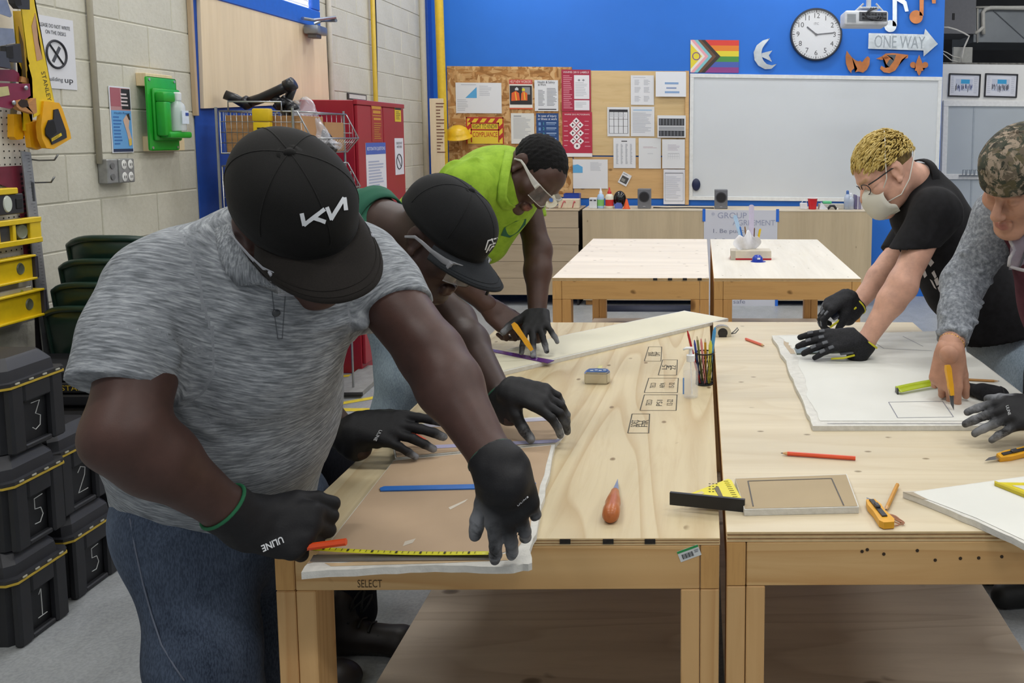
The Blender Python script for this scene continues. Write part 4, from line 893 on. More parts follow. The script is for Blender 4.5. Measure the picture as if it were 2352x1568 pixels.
for i in range(70): f = i/70; L = 5 if i % 5 else 9; x0, y0 = 67+f*62, 356+f*520; q, r_ = onx(x0, y0, XP+.0405), onx(x0-L, y0+.4, XP+.0405); b.quad((XP+.0408, q.y, q.z), (XP+.0408, r_.y, r_.z), (XP+.0408, r_.y, r_.z-.0016), (XP+.0408, q.y, q.z-.0016))
o = b.out('graduations', pm('4a4c50'), ru, recalc=False); o['kind'] = 'stuff'
polyL(B(), [(72, 418), (77, 418), (81, 462), (77, 462)], XP+.041, .0006).out('brand_strip', pm('3a3c40'), ru)
# spirit levels lying on hooks, running along the wall
def level(label, y_px, x_end, hpx, kind, X, beam=True, tilt=-.085):
    q = onx(x_end, y_px, X); d = q.y; H_ = hpx*d/2000; L = 1.0; t = thing('spirit_level', label, 'level', (X, q.y, q.z)); c = q.z; y1 = q.y; y0 = y1-L
    M_ = M_YEL if kind != 'alu' else plain('c9c9c2', .4, .5)
    if kind == 'ibeam':
        B().bb((X-.004, y0, c-H_/2), (X+.004, y1, c+H_/2), .001).out('web', M_, t)
        for s in (-1, 1): B().bb((X-.022, y0, c+s*H_/2-.004), (X+.022, y1, c+s*H_/2+.004), .0015).out('flange', M_, t)
        B().bb((X-.02, y1, c-H_/2), (X+.02, y1+.014, c+H_/2), .004).out('end_cap', plain('35323c', .5), t)
        o = B().lathe([(0, .002), (.013, .002), (.016, .004), (.019, 0)], 20, Matrix.Translation((X+.004, y1-.06, c)) @ rotm(0, PI/2, 0) @ Matrix.Diagonal((1.25, 1, 1, 1))).out('vial', plain('5d6152', .3), t)
    elif kind == 'box':
        hw = .05
        for s in (-1, 1): B().bb((X-.016, y0, c+s*(H_/2)-.010), (X+.016, y1, c+s*(H_/2)+.010), .002).out('rail', M_, t)
        for a, e in ((0, .055), (.125, .14), (.20, .215), (.285, .33)): B().bb((X-.012, y1-e, c-H_/2), (X+.012, y1-a, c+H_/2), .002).out('rib', M_, t)
        B().bb((X-.004, y0, c-H_/2+.01), (X-.001, y1-.05, c+H_/2-.01)).out('web', plain('3a3a3c', .6), t)
        B().lathe([(0, .006), (.020, .006), (.026, .009), (.028, 0)], 20, Matrix.Translation((X, y1-.092, c)) @ rotm(0, PI/2, 0)).out('vial', plain('74775e', .25), t)
    elif kind == 'black':
        B().bb((X-.02, y0, c+H_*.28), (X+.02, y1-.03, c+H_*.52), .003).out('rail', M_, t); B().bb((X-.014, y0, c-H_*.5), (X+.014, y1, c+H_*.28), .003).out('body', M_BLK, t)
        B().lathe([(0, .004), (.018, .004), (.02, 0)], 20, Matrix.Translation((X+.014, y1-.08, c-H_*.08)) @ rotm(0, PI/2, 0) @ Matrix.Diagonal((1.6, 1, 1, 1))).out('vial', plain('c9d0c4', .2), t); B().bb((X+.014, y1-.04, c-H_*.3), (X+.017, y1-.01, c+H_*.1), .002).out('end_window', plain('0f0f11', .6), t)
    else:
        B().bb((X-.012, y0, c-H_/2), (X+.012, y1, c+H_/2), .002).out('bar', M_, t); B().bb((X-.011, y1, c-H_/2+.002), (X+.011, y1+.006, c+H_/2-.002), .002).out('end_cap', plain('77756c', .5), t)
        B().lathe([(0, .0015), (.006, .0015), (.007, 0)], 12, Matrix.Translation((X+.012, y1-.05, c)) @ rotm(0, PI/2, 0)).out('vial', plain('8fa04a', .3), t)
    return t
level('black bodied spirit level with a yellow top rail, uppermost of the levels', 460, 46, 58, 'black', XP+.05)
level('yellow box spirit level with cut-out windows, second from the top', 526, 88, 46, 'box', XP+.06)
level('yellow I-beam spirit level with one oval vial, third from the top', 612, 72, 52, 'ibeam', XP+.06)
level('thin pale spirit level between two yellow I-beam levels', 664, 66, 16, 'alu', XP+.05)
level('lowest yellow I-beam spirit level on the pegboard', 692, 92, 58, 'ibeam', XP+.065)
# ---------------------------------------------------------------- stacked tool boxes
M_TB = plain('232428', .55, var=.10, scale=12, bump=.15); M_TBL = plain('2d2e33', .5, var=.08, scale=12); M_TRIM = plain('c3a63a', .5)
def toolbox(label, x1, y1, z0, num, wy=.215, lx=.50, grp='stacked black tool boxes'):
    x0, y0 = x1-lx, y1-wy; t = thing('tool_box', label, 'tool box', ((x0+x1)/2, (y0+y1)/2, z0), group=grp); hb, hl = .225, .075
    def tap(z, e, ch=.022): # chamfered outline
        return [(x0+e, y0+e+ch, z), (x0+e+ch, y0+e, z), (x1-e-ch, y0+e, z), (x1-e, y0+e+ch, z), (x1-e, y1-e-ch, z), (x1-e-ch, y1-e, z), (x0+e+ch, y1-e, z), (x0+e, y1-e-ch, z)]
    def loft(name, secs, m, par):
        b = B(); R_ = [b._new(s) for s in secs]
        for A_, C_ in zip(R_, R_[1:]):
            for k in range(8): b.f([A_[k], A_[(k+1) % 8], C_[(k+1) % 8], C_[k]])
        b.f(R_[0][::-1]); b.f(R_[-1]); return b.out(name, m, par, .4)
    bd = loft('body', [tap(z0, .014), tap(z0+hb-.012, .004)], M_TB, t)
    # end posts and top band stand proud of the recessed number panel
    for a, c in ((y0+.004, y0+.058), (y1-.058, y1-.004)): B().bb((x1-.012, a, z0+.001), (x1+.016, c, z0+hb-.010), .007).out('end_post', M_TB, t)
    B().bb((x1-.012, y0+.058, z0+hb-.07), (x1+.016, y1-.058, z0+hb-.010), .006).out('top_band', M_TB, t)
    B().bb((x1-.012, y0+.058, z0+.001), (x1+.010, y1-.058, z0+.018), .004).out('bottom_band', M_TB, t)
    loft('rim', [tap(z0+hb-.012, -.016), tap(z0+hb+.006, -.018)], M_TBL, t); loft('trim_line', [tap(z0+hb-.0125, -.019), tap(z0+hb-.006, -.019)], M_TRIM, t)
    for k in range(4): yy = y0+.03+k*(wy-.06)/3; B().bb((x1+.017, yy-.008, z0+hb-.002), (x1+.0205, yy+.008, z0+hb+.003)).out('rim_clip', plain('b9b6a8', .5), t)
    loft('lid', [tap(z0+hb+.006, .0), tap(z0+hb+.040, .004), tap(z0+hb+hl-.008, .022), tap(z0+hb+hl, .030)], M_TBL, t)
    B().tube([(x0+.12, (y0+y1)/2, z0+hb+hl-.002), (x0+.14, (y0+y1)/2, z0+hb+hl+.008), (x1-.14, (y0+y1)/2, z0+hb+hl+.008), (x1-.12, (y0+y1)/2, z0+hb+hl-.002)], [(.014, .004)]*4, 8).out('lid_handle', M_TBL, t, True)
    if num:
        M = Matrix.Translation((x1+.0035, (y0+y1)/2, z0+.098)) @ Matrix(((0, 0, 1, 0), (1, 0, 0, 0), (0, 1, 0, 0), (0, 0, 0, 1)))
        strokes = {'1': [[(-.01, .03), (0, .045), (0, -.045)], [(-.018, -.045), (.02, -.045)]], '2': [[(-.02, .028), (-.005, .045), (.016, .035), (.012, .01), (-.022, -.044), (.024, -.044)]], '3': [[(-.018, .044), (.018, .044), (-.002, .006), (.018, -.006), (.014, -.036), (-.006, -.046), (-.018, -.036)]], '5': [[(.02, .045), (-.014, .042), (-.014, .008), (.010, .004), (.018, -.020), (.004, -.042), (-.018, -.040)]]}[num]
        b = B()
        for s in strokes: b.tube([M @ Vector((x, y, 0)) for x, y in s], .0015, 5)
        b.out('chalk_number', plain('c4c6c4', .8), t)
    return t
XT = -2.14
toolbox('black tool box chalked 1, on the floor at the left edge', XT+.01, 2.83, 0, '1'); toolbox('black tool box chalked 5, middle of the left edge stack', XT+.01, 2.845, .303, '5'); toolbox('black tool box chalked 3, topmost of the left edge stack', XT+.0, 2.885, .606, '3', .23)
toolbox('black tool box chalked 5, on the floor under the box chalked 2', XT-.02, 3.13, 0, '5', .23); toolbox('black tool box chalked 2, upper of the second stack', XT-.03, 3.11, .303, '2', .23)
toolbox('black tool box partly hidden by the grey shirt, on the floor behind the second stack', XT-.02, 3.40, 0, '5', .23); toolbox('black tool box behind the box chalked 2, upper of the third stack', XT-.03, 3.385, .303, None, .23)
t = thing('tool_case', 'black tool case with yellow STANLEY lettering on the third stack', 'tool case', (XT-.2, 3.30, .606))
for i, zz in enumerate((.608, .655, .70)): B().bb((XT-.42, 3.16, zz), (XT-.02, 3.42, zz+.042), .006).out('case_layer', M_TB, t)
text('lettering', 'STANLEY', .028, Matrix.Translation((XT-.13, 3.1585, .676)) @ Matrix.Rotation(PI/2, 4, 'X'), plain('cfb13a', .5), t, width=.14)
# ---------------------------------------------------------------- nested green plastic chairs
M_CH = plain('173129', .35, var=.06); cx0, cy0 = -2.375, 3.66
def chair(label, k):
    dx, dy, dz_ = .014*k, .03*k, .088*k; t = thing('plastic_chair', label, 'chair', (cx0+dx, cy0+dy, dz_), group='nested green plastic chairs'); bx_, by_ = cx0+dx, cy0+dy
    def back(u, v):
        a = (u-.5)*2; w = .22-.02*v
        return (bx_+a*w, by_-.20-.10*v+.07*a*a, dz_+.43+.50*v-.035*abs(a)**3*v)
    b = B(); b.grid(back, 17, 9); b.out('backrest', M_CH, t, True, thick=.012)
    B().tube([back(0, v/8) for v in range(9)]+[back(u/12, 1) for u in range(1, 12)]+[back(1, 1-v/8) for v in range(9)], .014, 8).out('back_rim', M_CH, t, True)
    b = B(); b.grid(lambda u, v: (bx_+(u-.5)*.44, by_+.2-.42*v, dz_+.44-.03*math.sin(PI*u)-.02*v+.012*math.cos(PI*v)), 9, 9); b.out('seat', M_CH, t, True, thick=.012)
    for s in (-1, 1):
        b = B(); b.tube([(bx_+s*.23, by_-.22, dz_+.62), (bx_+s*.25, by_-.05, dz_+.65), (bx_+s*.245, by_+.17, dz_+.63), (bx_+s*.24, by_+.21, dz_+.5)], [(.03, .010)]*4, 8); b.out('armrest', M_CH, t, True)
        for sy in (.2, -.22): B().tube([(bx_+s*.225, by_+sy, dz_+.45), (bx_+s*.24, by_+sy*1.12, dz_+.005)], [(.028, .014), (.020, .012)], 8).out('leg', M_CH, t, True)
for k in range(4): chair(['lowest of the nested dark green plastic chairs', 'second lowest of the nested dark green plastic chairs', 'second highest of the nested dark green plastic chairs', 'topmost of the nested dark green plastic chairs'][k], k)
# ---------------------------------------------------------------- red safety cabinet
M_RED = plain('9c1c2c', .32, var=.05, scale=4); c = on(840, 857, 0); CXF, CY0, CY1 = c.x, c.y, onx(935, 500, c.x).y; CZ = onx(840, 232, CXF).z
cb = thing('safety_cabinet', 'tall red steel safety cabinet against the block wall', 'cabinet', ((XL+CXF)/2, (CY0+CY1)/2, 0))
B().bb((XL+.07, CY0, 0), (CXF-.022, CY1, CZ), .004).out('body', M_RED, cb)
ym_ = onx(884, 400, CXF).y
for a, e in ((CY0+.01, ym_-.006), (ym_+.006, CY1-.01)):
    o = B().bb((CXF-.021, a, .06), (CXF, e, CZ-.03), .004).out('door', M_RED, cb); B().box((CXF+.008, e-.05 if a < ym_-.1 else a+.05, 1.0), (.012, .018, .12), bev=.004).out('handle', plain('2a2a2c', .4), o)
B().bb((CXF-.022, CY0, CZ-.028), (CXF+.004, CY1, CZ+.004), .003).out('top_lip', M_RED, cb)
def rsheet(label, px, py, w, h, **k): return sheet(k.pop('name', 'notice'), label, k.pop('cat', 'notice'), leftM(px, py, CXF+.0005), w, h, k.pop('base', 'dedee2'), **k)
def mon(x0, y0, x1, y1): a, e = onx(x0, y0, CXF), onx(x1, y1, CXF); return (x0+x1)/2, (y0+y1)/2, abs(e.y-a.y), abs(a.z-e.z)
px, py, w, h = mon(852, 242, 878, 326); rsheet('faded yellow warning lettering on the left cabinet door', px, py, w, h, name='warning_label', cat='label', base='a3352c', prints=[(.05, .02, .95, .10, 'c9912f'), (.15, .14, .9, .22, 'c9912f'), (.1, .26, .95, .3, 'b87a2c'), (.2, .34, .9, .4, 'c9912f')]+lines(.2, .48, .95, .95, 8, 'b57a2e', 6))
px, py, w, h = mon(840, 330, 889, 440); rsheet('white questions sheet with a blue header on the red cabinet', px, py, w, h, prints=[(0, 0, 1, .23, '4a63b4')]+lines(.1, .36, .9, .95, 10, 'a9b0c4'), texts=[('RESTORATIVE QUESTIONS', .5, .12, .07, 'e8ecf6', .9)])
px, py, w, h = mon(906, 243, 921, 280); rsheet('small yellow warning sticker high on the right cabinet door', px, py, w, h, name='sticker', cat='sticker', base='dcbf2a', prints=[(0, 0, 1, .25, '2a2820')]+lines(.15, .35, .9, .9, 5, '8a7a2a'))
px, py, w, h = mon(906, 318, 928, 400); n_ = rsheet('white no-writing notice on the right cabinet door', px, py, w, h, texts=[('PLEASE DO NOT', .5, .14, .07, INK, .7), ('WRITE HERE', .5, .24, .07, INK, .6)])
Mn = leftM(px, py+12, CXF+.003); b = B(); b.tube([Mn @ Vector((w*.30*math.cos(a_*PI/12), w*.30*math.sin(a_*PI/12), 0)) for a_ in range(25)], .004, 5, caps=False); b.tube([Mn @ Vector((-w*.2, w*.2, 0)), Mn @ Vector((w*.2, -w*.2, 0))], .003, 5); b.out('ban_ring', pm(INK), n_)
t = thing('wall_plaque', 'small dark framed plaque above the red cabinet', 'plaque', onx(820, 220, XL)); p, q = onx(799, 213, XL+.01), onx(842, 232, XL+.01); B().bb((XL, p.y, q.z), (XL+.012, q.y, p.z), .002).out('frame', plain('3a3534', .5), t); B().bb((XL+.012, p.y+.02, q.z+.008), (XL+.013, q.y-.02, p.z-.008)).out('card', plain('d0cbc4', .6), t)
# ---------------------------------------------------------------- wire basket tower
YN, YF = 4.72, 5.36; M_WIRE = plain('a9abab', .3, .8)
XB0, XBR, XBT = at(504, 255, YN).x, at(683, 258, YN).x, at(716, 318, YN).x
zr0, zt0 = at(683, 256, YN).z, at(716, 318, YN).z; zb0 = zr0-.225
def basket(label, k):
    dz_ = -.292*k; t = thing('wire_basket', label, 'basket', ((XB0+XBR)/2, (YN+YF)/2, zb0+dz_), group='stacked hopper wire baskets'); zr_, zt, zb = zr0+dz_, zt0+dz_, zb0+dz_; xb = XBR
    prof = [(XB0, zr_), (XBR, zr_), (XBT, zt), (xb, zb), (XB0, zb)]
    for yy in (YN, YF): B().tube([(x, yy, z) for x, z in prof]+[(prof[0][0], yy, prof[0][1])], .0048, 6).out('end_frame', M_WIRE, t, True)
    for x, z in prof: B().tube([(x, YN, z), (x, YF, z)], .0048, 6).out('rail', M_WIRE, t, True)
    for yy in (YN, YF):
        b = B()
        for i in range(1, 14): x = XB0+(XBR-XB0)*i/14; b.tube([(x, yy, zr_), (x, yy, zb)], .0019, 4)
        for i in (1, 2, 3): f = XBR+(XBT-XBR)*i/4; z1 = zr_+(zt-zr_)*i/4; z2 = zb+(zt-zb)*i/4; b.tube([(f, yy, z1), (f, yy, z2)], .0019, 4)
        for i in (1, 2, 3): z = zb+(zr_-zb)*i/4; b.tube([(XB0, yy, z), (XBR+.03, yy, z)], .0024, 4)
        o = b.out('end_mesh', M_WIRE, t, True); o['kind'] = 'stuff'
    b = B()
    for i in range(1, 18): yy = YN+(YF-YN)*i/18; b.tube([(XBT, yy, zt), (xb, yy, zb), (XB0, yy, zb), (XB0, yy, zr_)], .0019, 4)
    o = b.out('floor_mesh', M_WIRE, t, True); o['kind'] = 'stuff'
    return t
names = ['topmost', 'second', 'third', 'fourth', 'lowest']
for k in range(5): basket(f'{names[k]} open wire basket of the tower beside the red cabinet', k)
t = thing('basket_tower_frame', 'wire uprights carrying the stack of hopper baskets', 'rack', ((XB0+XBR)/2, (YN+YF)/2, 0))
for x in (XB0-.012, XBR-.02):
    for y in (YN-.012, YF+.012): B().cyl((x, y, 0), (x, y, zr0+.02), .007, 8).out('upright', M_WIRE, t)
B().tube([(XB0+.05, YN-.006, zr0), (XB0+.05, YN-.006, zr0+.05), (XB0+.33, YN-.006, zr0+.05), (XB0+.33, YN-.006, zr0)], .005, 6).out('handle', M_WIRE, t, True)
M_CARD = plain('b3875a', .8, var=.06, scale=8)
def carton(label, lo, hi):
    t = thing('carton', label, 'box', ((lo[0]+hi[0])/2, (lo[1]+hi[1])/2, lo[2])); b = B(); w_ = .005
    for a, e in (((lo[0], lo[1], lo[2]), (hi[0], lo[1]+w_, hi[2])), ((lo[0], hi[1]-w_, lo[2]), (hi[0], hi[1], hi[2])), ((lo[0], lo[1]+w_, lo[2]), (lo[0]+w_, hi[1]-w_, hi[2])), ((hi[0]-w_, lo[1]+w_, lo[2]), (hi[0], hi[1]-w_, hi[2]))): B().bb(a, e).out('side', M_CARD, t)
    B().bb((lo[0]+w_, lo[1]+w_, lo[2]), (hi[0]-w_, hi[1]-w_, lo[2]+w_)).out('bottom', M_CARD, t)
carton('brown open carton behind the near wires of the top basket', (XB0+.02, YN+.015, zb0+.006), (XBR+.005, YN+.30, zr0-.022)); carton('small brown carton deeper in the top basket', (XBR-.16, YN+.36, zb0+.006), (XBR-.01, YF-.02, zr0-.05))
carton('brown carton in the second basket behind the black cap', (XB0+.02, YN+.015, zb0-.286), (XBR+.005, YN+.45, zr0-.33)); carton('brown carton low in the third basket', (XB0+.02, YN+.02, zb0-.578), (XBR-.0, YN+.4, zr0-.64))
carton('brown carton in the lowest basket by the cabinet foot', (XB0+.1, YN+.2, zb0-1.162), (XBR+.0, YF-.05, zr0-1.25))
yc0, yc1 = at(583, 249, YN-.03), at(625, 330, YN-.03); t = thing('yellow_case', 'yellow plastic case hooked on the near side of the top basket', 'case', ((yc0.x+yc1.x)/2, YN-.03, yc1.z-.05))
B().bb((yc0.x, YN-.05, yc1.z-.06), (yc1.x, YN-.012, yc0.z-.07), .006, 2).out('case_body', plain('dcb916', .4), t); B().bb((yc0.x-.002, YN-.054, yc0.z-.068), (yc1.x+.002, YN-.008, yc0.z), .008, 2).out('case_lid', plain('dcb916', .4), t)
B().bb((yc0.x+.022, YN-.0512, yc1.z+.06), (yc1.x-.022, YN-.0503, yc1.z+.085)).out('label', plain('24231c', .5), t); text('lettering', 'OLDHAM', .012, Matrix.Translation(((yc0.x+yc1.x)/2, YN-.0520, yc1.z+.0725)) @ Matrix.Rotation(PI/2, 4, 'X'), plain('d8c23a', .5), t, width=.05)
M_ABS = plain('1f2023', .35, var=.08)
def pipe(label, pts, r, d): q = [at(x, y, d_) for (x, y), d_ in zip(pts, d)]; t = thing('black_pipe', label, 'pipe', q[0]); B().tube(q, r, 14).out('tube', M_ABS, t, True); return t, q
t, q = pipe('long black plastic pipe rising across the top basket', [(562, 238), (600, 226), (640, 208), (668, 194)], .028, [4.95]*4); dd = (q[-1]-q[-2]).normalized(); B().tube([q[-1]-dd*.03, q[-1]+dd*.02], .036, 14).out('coupling', M_ABS, t, True); B().tube([q[0]-dd*.01, q[0]+dd*.03], .036, 14).out('coupling', M_ABS, t, True)
t, q = pipe('short black pipe stub pointing left on the top basket', [(516, 217), (540, 226), (564, 240)], .026, [4.9, 4.92, 4.96]); dd = (q[0]-q[1]).normalized(); B().lathe([(0, .001), (.021, .001)], 14, Matrix.Translation(q[0]) @ dd.to_track_quat('Z', 'Y').to_matrix().to_4x4()).out('bore', plain('0a0a0b', .9), t)
t, q = pipe('second black pipe slanting behind the long one', [(655, 245), (664, 222), (672, 200)], .024, [5.02]*3)
for i, (px, py) in enumerate(((630, 228), (656, 238), (648, 250), (735, 305), (742, 330), (728, 322))):
    q = at(px, py, 4.96+.02*i); t = thing('pipe_fitting', ['black elbow fitting above the near basket rim, left of two', 'black elbow fitting above the near basket rim, right of two', 'small black fitting against the clear bag', 'black fitting inside the hopper front, uppermost', 'black fitting inside the hopper front, lowest', 'black fitting inside the hopper front, leftmost'][i], 'fitting', q, group='black pipe fittings')
    s = .9+.15*(i % 3); B().tube([q+Vector((-.028, 0, .03))*s, q+Vector((-.012, .01, .012))*s, q+Vector((.02, 0, -.005))*s, q+Vector((.045, -.01, -.035))*s], [.026*s, .027*s, .027*s, .026*s], 12).out('elbow', M_ABS, t, True); B().tube([q+Vector((.030, -.004, -.018))*s, q+Vector((.052, -.012, -.044))*s], .033*s, 12).out('collar', M_ABS, t, True)
q = at(715, 275, 5.0); b = B(); rg = random.Random(3)
b.grid(lambda u, v: q + _r*((u-.42)*.24+.03*math.sin(9*v)) + _u*(.08-.18*u*u-.12*v+.06*math.sin(5*u+3*v)) + Vector((0, .10*math.sin(PI*u)*math.sin(PI*v)*-1+.02*math.sin(17*u+11*v), .012*math.sin(23*u-19*v))), 26, 20); o = b.out('plastic_bag', glass_mat('bag', (.7, .72, .78, 1), .12, .22), None, True, thick=.001); tag(o, 'crumpled clear plastic bag spilling over the hopper front', 'bag')
# grey plank on the floor
p, q = on(868, 848, 0), on(790, 914, 0); t = thing('floor_plank', 'grey weathered plank lying on the taped floor', 'plank', (p+q)/2); d = (q-p).normalized(); n_ = Vector((-d.y, d.x, 0))*.10
b = B(); a = [p-n_, q-n_, q+n_, p+n_]; lo_ = [b.bm.verts.new((v.x, v.y, .001)) for v in a]; hi_ = [b.bm.verts.new((v.x, v.y, .03)) for v in a]; b.f(lo_); b.f(hi_)
for k in range(4): b.f([lo_[k], lo_[(k+1) % 4], hi_[(k+1) % 4], hi_[k]])
b.out('plank', plain('8a8a86', .8, var=.15, scale=20), t); B().tube([q-n_*1.1+Vector((0, 0, .022)), q+n_*1.1+Vector((0, 0, .022))], .014, 8).out('end_cap', plain('1d1d1d', .6), t)
# ================================================================ people: shared builders
def skin_mat(key, c, lip, brow, rough=.5):
    t = NT('skin'); v = t.coord(); L = lin(c); a = t.noise(v, 26, 4, .6); f = t.noise(v, 420, 2)
    col = t.ramp(a, [(.3, sh(L, .86)), (.7, sh(L, 1.14))]); at_ = t.n('ShaderNodeAttribute', attribute_name='tint').outputs['Fac']
    col = t.mix(t.ramp(at_, [(.2, (0, 0, 0)), (1, (1, 1, 1))]), col, lin(lip))
    neg = t.n('ShaderNodeMath', operation='MULTIPLY'); neg.inputs[1].default_value = -1; t.l(at_, neg.inputs[0])
    col = t.mix(t.ramp(neg.outputs[0], [(.2, (0, 0, 0)), (.9, (1, 1, 1))]), col, lin(brow))
    t.base(col); t.bump(f, .12, .001); m = t.fin(rough, 0, .4)
    t.b.inputs['Subsurface Weight'].default_value = .08; t.b.inputs['Subsurface Radius'].default_value = (.01, .004, .002); MATS[key] = m; return m
def cloth_mat(key, c1, c2=None, streak=(14, 260, 14), sc=1.0, amt=1.0, rough=.85, weave=True, bump=.25, c3=None):
    if key in MATS: return MATS[key]
    t = NT('cloth'); v = t.coord(streak, attr='weave' if weave else None)
    n1 = t.noise(v, sc, 3, .6, .15); c2 = c2 or c1
    stops = [(.36, lin(c1)), (.62, lin(c2))] if c3 is None else [(.3, lin(c1)), (.5, lin(c2)), (.66, lin(c3))]
    col = t.ramp(n1, stops); big = t.noise(t.coord(), 7, 3)
    t.base(t.mix(.12, col, t.ramp(big, [(.3, sh(lin(c1), .8)), (.7, sh(lin(c2), 1.15))])))
    fine = t.noise(t.coord((1, 1, 1)), 900, 1); t.bump(fine, bump, .0012)
    m = t.fin(rough, 0, .25); t.b.inputs['Sheen Weight'].default_value = .02; MATS[key] = m; return m
def denim_mat(key, c, hi, scale=6):
    if key in MATS: return MATS[key]
    t = NT('denim'); v = t.coord(); a = t.noise(t.coord((1, 1, .45)), scale, 4, .6, .4); tw = t.noise(t.coord((1, 1, .25), rot=(0, .4, 0)), 420, 2)
    col = t.ramp(a, [(.34, lin(c)), (.72, lin(hi))]); t.base(t.mix(.22, col, t.ramp(tw, [(.4, sh(lin(c), .6)), (.6, sh(lin(hi), 1.3))])))
    t.bump(tw, .25, .001); MATS[key] = t.fin(.85, 0, .2); return MATS[key]
def hand(S, W, y, z, thumb, curls, sc=1.0, grow=0.0, thumbp=(40, 18, 25, 20), k=.010, rest=None):
    """palm, four jointed fingers and a thumb; y towards the fingers, z out of the back of the hand.
    thumb = +1 when the thumb lies towards y x z. curls: per finger (knuckle, middle, tip, spread) in degrees.
    rest = height of the surface the hand touches"""
    y = Vector(y).normalized(); x = y.cross(Vector(z)).normalized(); z = x.cross(y); W = Vector(W); g = grow
    L = lambda a, b, c: W + (x*(a*thumb) + y*b + z*c)*sc
    C = []                                   # (a, b, ra, rb, k, flat)
    for mx, my in ((.029, .086), (.010, .09), (-.010, .086), (-.029, .077)):
        C.append((L(mx*.55, .004, 0), L(mx, my, .004), .0165*sc+g, .0130*sc+g, .018, (z, .85)))
    C.append((L(-.022, .02, -.006), L(-.026, .06, -.008), .015*sc+g, .013*sc+g, .016, None))
    tips = []
    dims = [(.031, .086, (.043, .026, .021), .0088), (.0105, .09, (.048, .030, .022), .0091), (-.0105, .086, (.044, .028, .021), .0086), (-.0305, .077, (.034, .021, .019), .0078)]
    for (mx, my, segs, r), (c1, c2, c3, sp) in zip(dims, curls):
        p = L(mx, my, .004); a = 0; b = math.radians(sp); fy = (y*math.cos(b) + x*thumb*math.sin(b)); pts = [p]; rr = [r*sc*1.10+g, r*sc*1.0+g, r*sc*.95+g, r*sc*.82+g]
        for s_, cc in zip(segs, (c1, c2, c3)):
            a += math.radians(cc); p = p + (fy*math.cos(a) - z*math.sin(a))*s_*sc; pts.append(p)
        for i in range(3): C.append((pts[i], pts[i+1], rr[i], rr[i+1], .003 if i else .008, None))
        tips.append(pts)
    o, dn, f1, f2 = (math.radians(v) for v in thumbp)      # thumb: outward, downward, two flexions
    p = L(.022, .022, -.006); d = (y*math.cos(o) + x*thumb*math.sin(o))*math.cos(dn) - z*math.sin(dn); pts = [p]
    for s_, cc in zip((.042, .033, .026), (0, f1, f2)):
        d = (d*math.cos(cc) + (y*.75 - x*thumb*.6 - z*.25).normalized()*math.sin(cc)).normalized(); p = p + d*s_*sc; pts.append(p)
    for i, (r0, r1) in enumerate(((.0155, .0128), (.0120, .0112), (.0112, .0092))): C.append((pts[i], pts[i+1], r0*sc+g, r1*sc+g, .014 if i == 0 else .004, None))
    tips.append(pts)
    up = Vector((0, 0, 0))
    if rest is not None:
        lo = min(min(c[0].z-c[2], c[1].z-c[3]) for c in C); up = Vector((0, 0, rest+.001-lo)); print('HAND shift', round(up.z, 4))
    for a, b, ra, rb, kk, fl__ in C: S.cone(a+up, b+up, ra, rb, kk, fl__)
    return [[q+up for q in t] for t in tips]
def view(px, py, a, b, c):                  # direction given as right, up, towards the camera as seen at that place
    w = ray(px, py).normalized(); r = w.cross(Vector((0, 0, 1))).normalized(); return r*a + r.cross(w)*b - w*c
def hframe(C, f, u):
    f = Vector(f).normalized(); x = f.cross(Vector(u)).normalized(); u = x.cross(f)
    return Matrix(((x.x, f.x, u.x, C[0]), (x.y, f.y, u.y, C[1]), (x.z, f.z, u.z, C[2]), (0, 0, 0, 1)))
def head(S, M, sc=1.0, jaw=1.0, nose=1.0):
    R = M.to_3x3(); P = lambda a, b, c: M @ Vector((a*sc, b*sc, c*sc)); e = lambda c, r, k=.02, op='u': S.ell(P(*c), [v*sc for v in r], R, k, op)
    cn = lambda a, b, ra, rb, k=.02, op='u', flat=None: S.cone(P(*a), P(*b), ra*sc, rb*sc, k, flat, op, False)
    e((0, -.014, .034), (.075, .097, .084)); e((0, .022, -.035), (.064*jaw, .066, .082), .03); e((0, .06, .035), (.056, .03, .045), .03)
    for s in (-1, 1):
        cn((s*.052*jaw, .005, -.06), (s*.022, .07, -.105), .022, .018, .03); e((s*.043, .064, -.022), (.024, .024, .022), .025)
        e((s*.031, .094, .004), (.017, .012, .011), .014, 's'); e((s*.031, .080, .002), (.0145, .0135, .0125), .004)
        cn((s*.018, .079, .0005), (s*.044, .073, -.001), .0085, .0065, .004)
        cn((s*.012, .088, .026), (s*.046, .076, .024), .0115, .009, .012)
        e((s*.0115, .108, -.034), (.0095, .0105, .0075), .008)
        e((s*.077, -.012, -.004), (.007, .021, .033), .008); e((s*.083, -.018, .004), (.006, .018, .026), .006); e((s*.087, -.006, -.006), (.006, .010, .016), .006, 's')
        e((s*.080, -.002, -.034), (.006, .010, .010), .006)
    e((0, .080, -.106), (.022, .018, .018), .025)
    cn((0, .088, .014), (0, .116*nose, -.026), .0085, .0125, .012); e((0, .114*nose, -.030), (.012, .011, .0105), .008)
    cn((-.020, .091, -.066), (.020, .091, -.066), .0065, .0065, .008); cn((0, .099, -.064), (0, .0995, -.064), .0075, .0075, .008); cn((-.016, .091, -.077), (.016, .091, -.077), .0085, .0085, .007)
    cn((0, .094, -.078), (0, .0945, -.078), .009, .009, .006); cn((-.022, .104, -.0705), (.022, .104, -.0705), .0022, .0022, .004, 's')
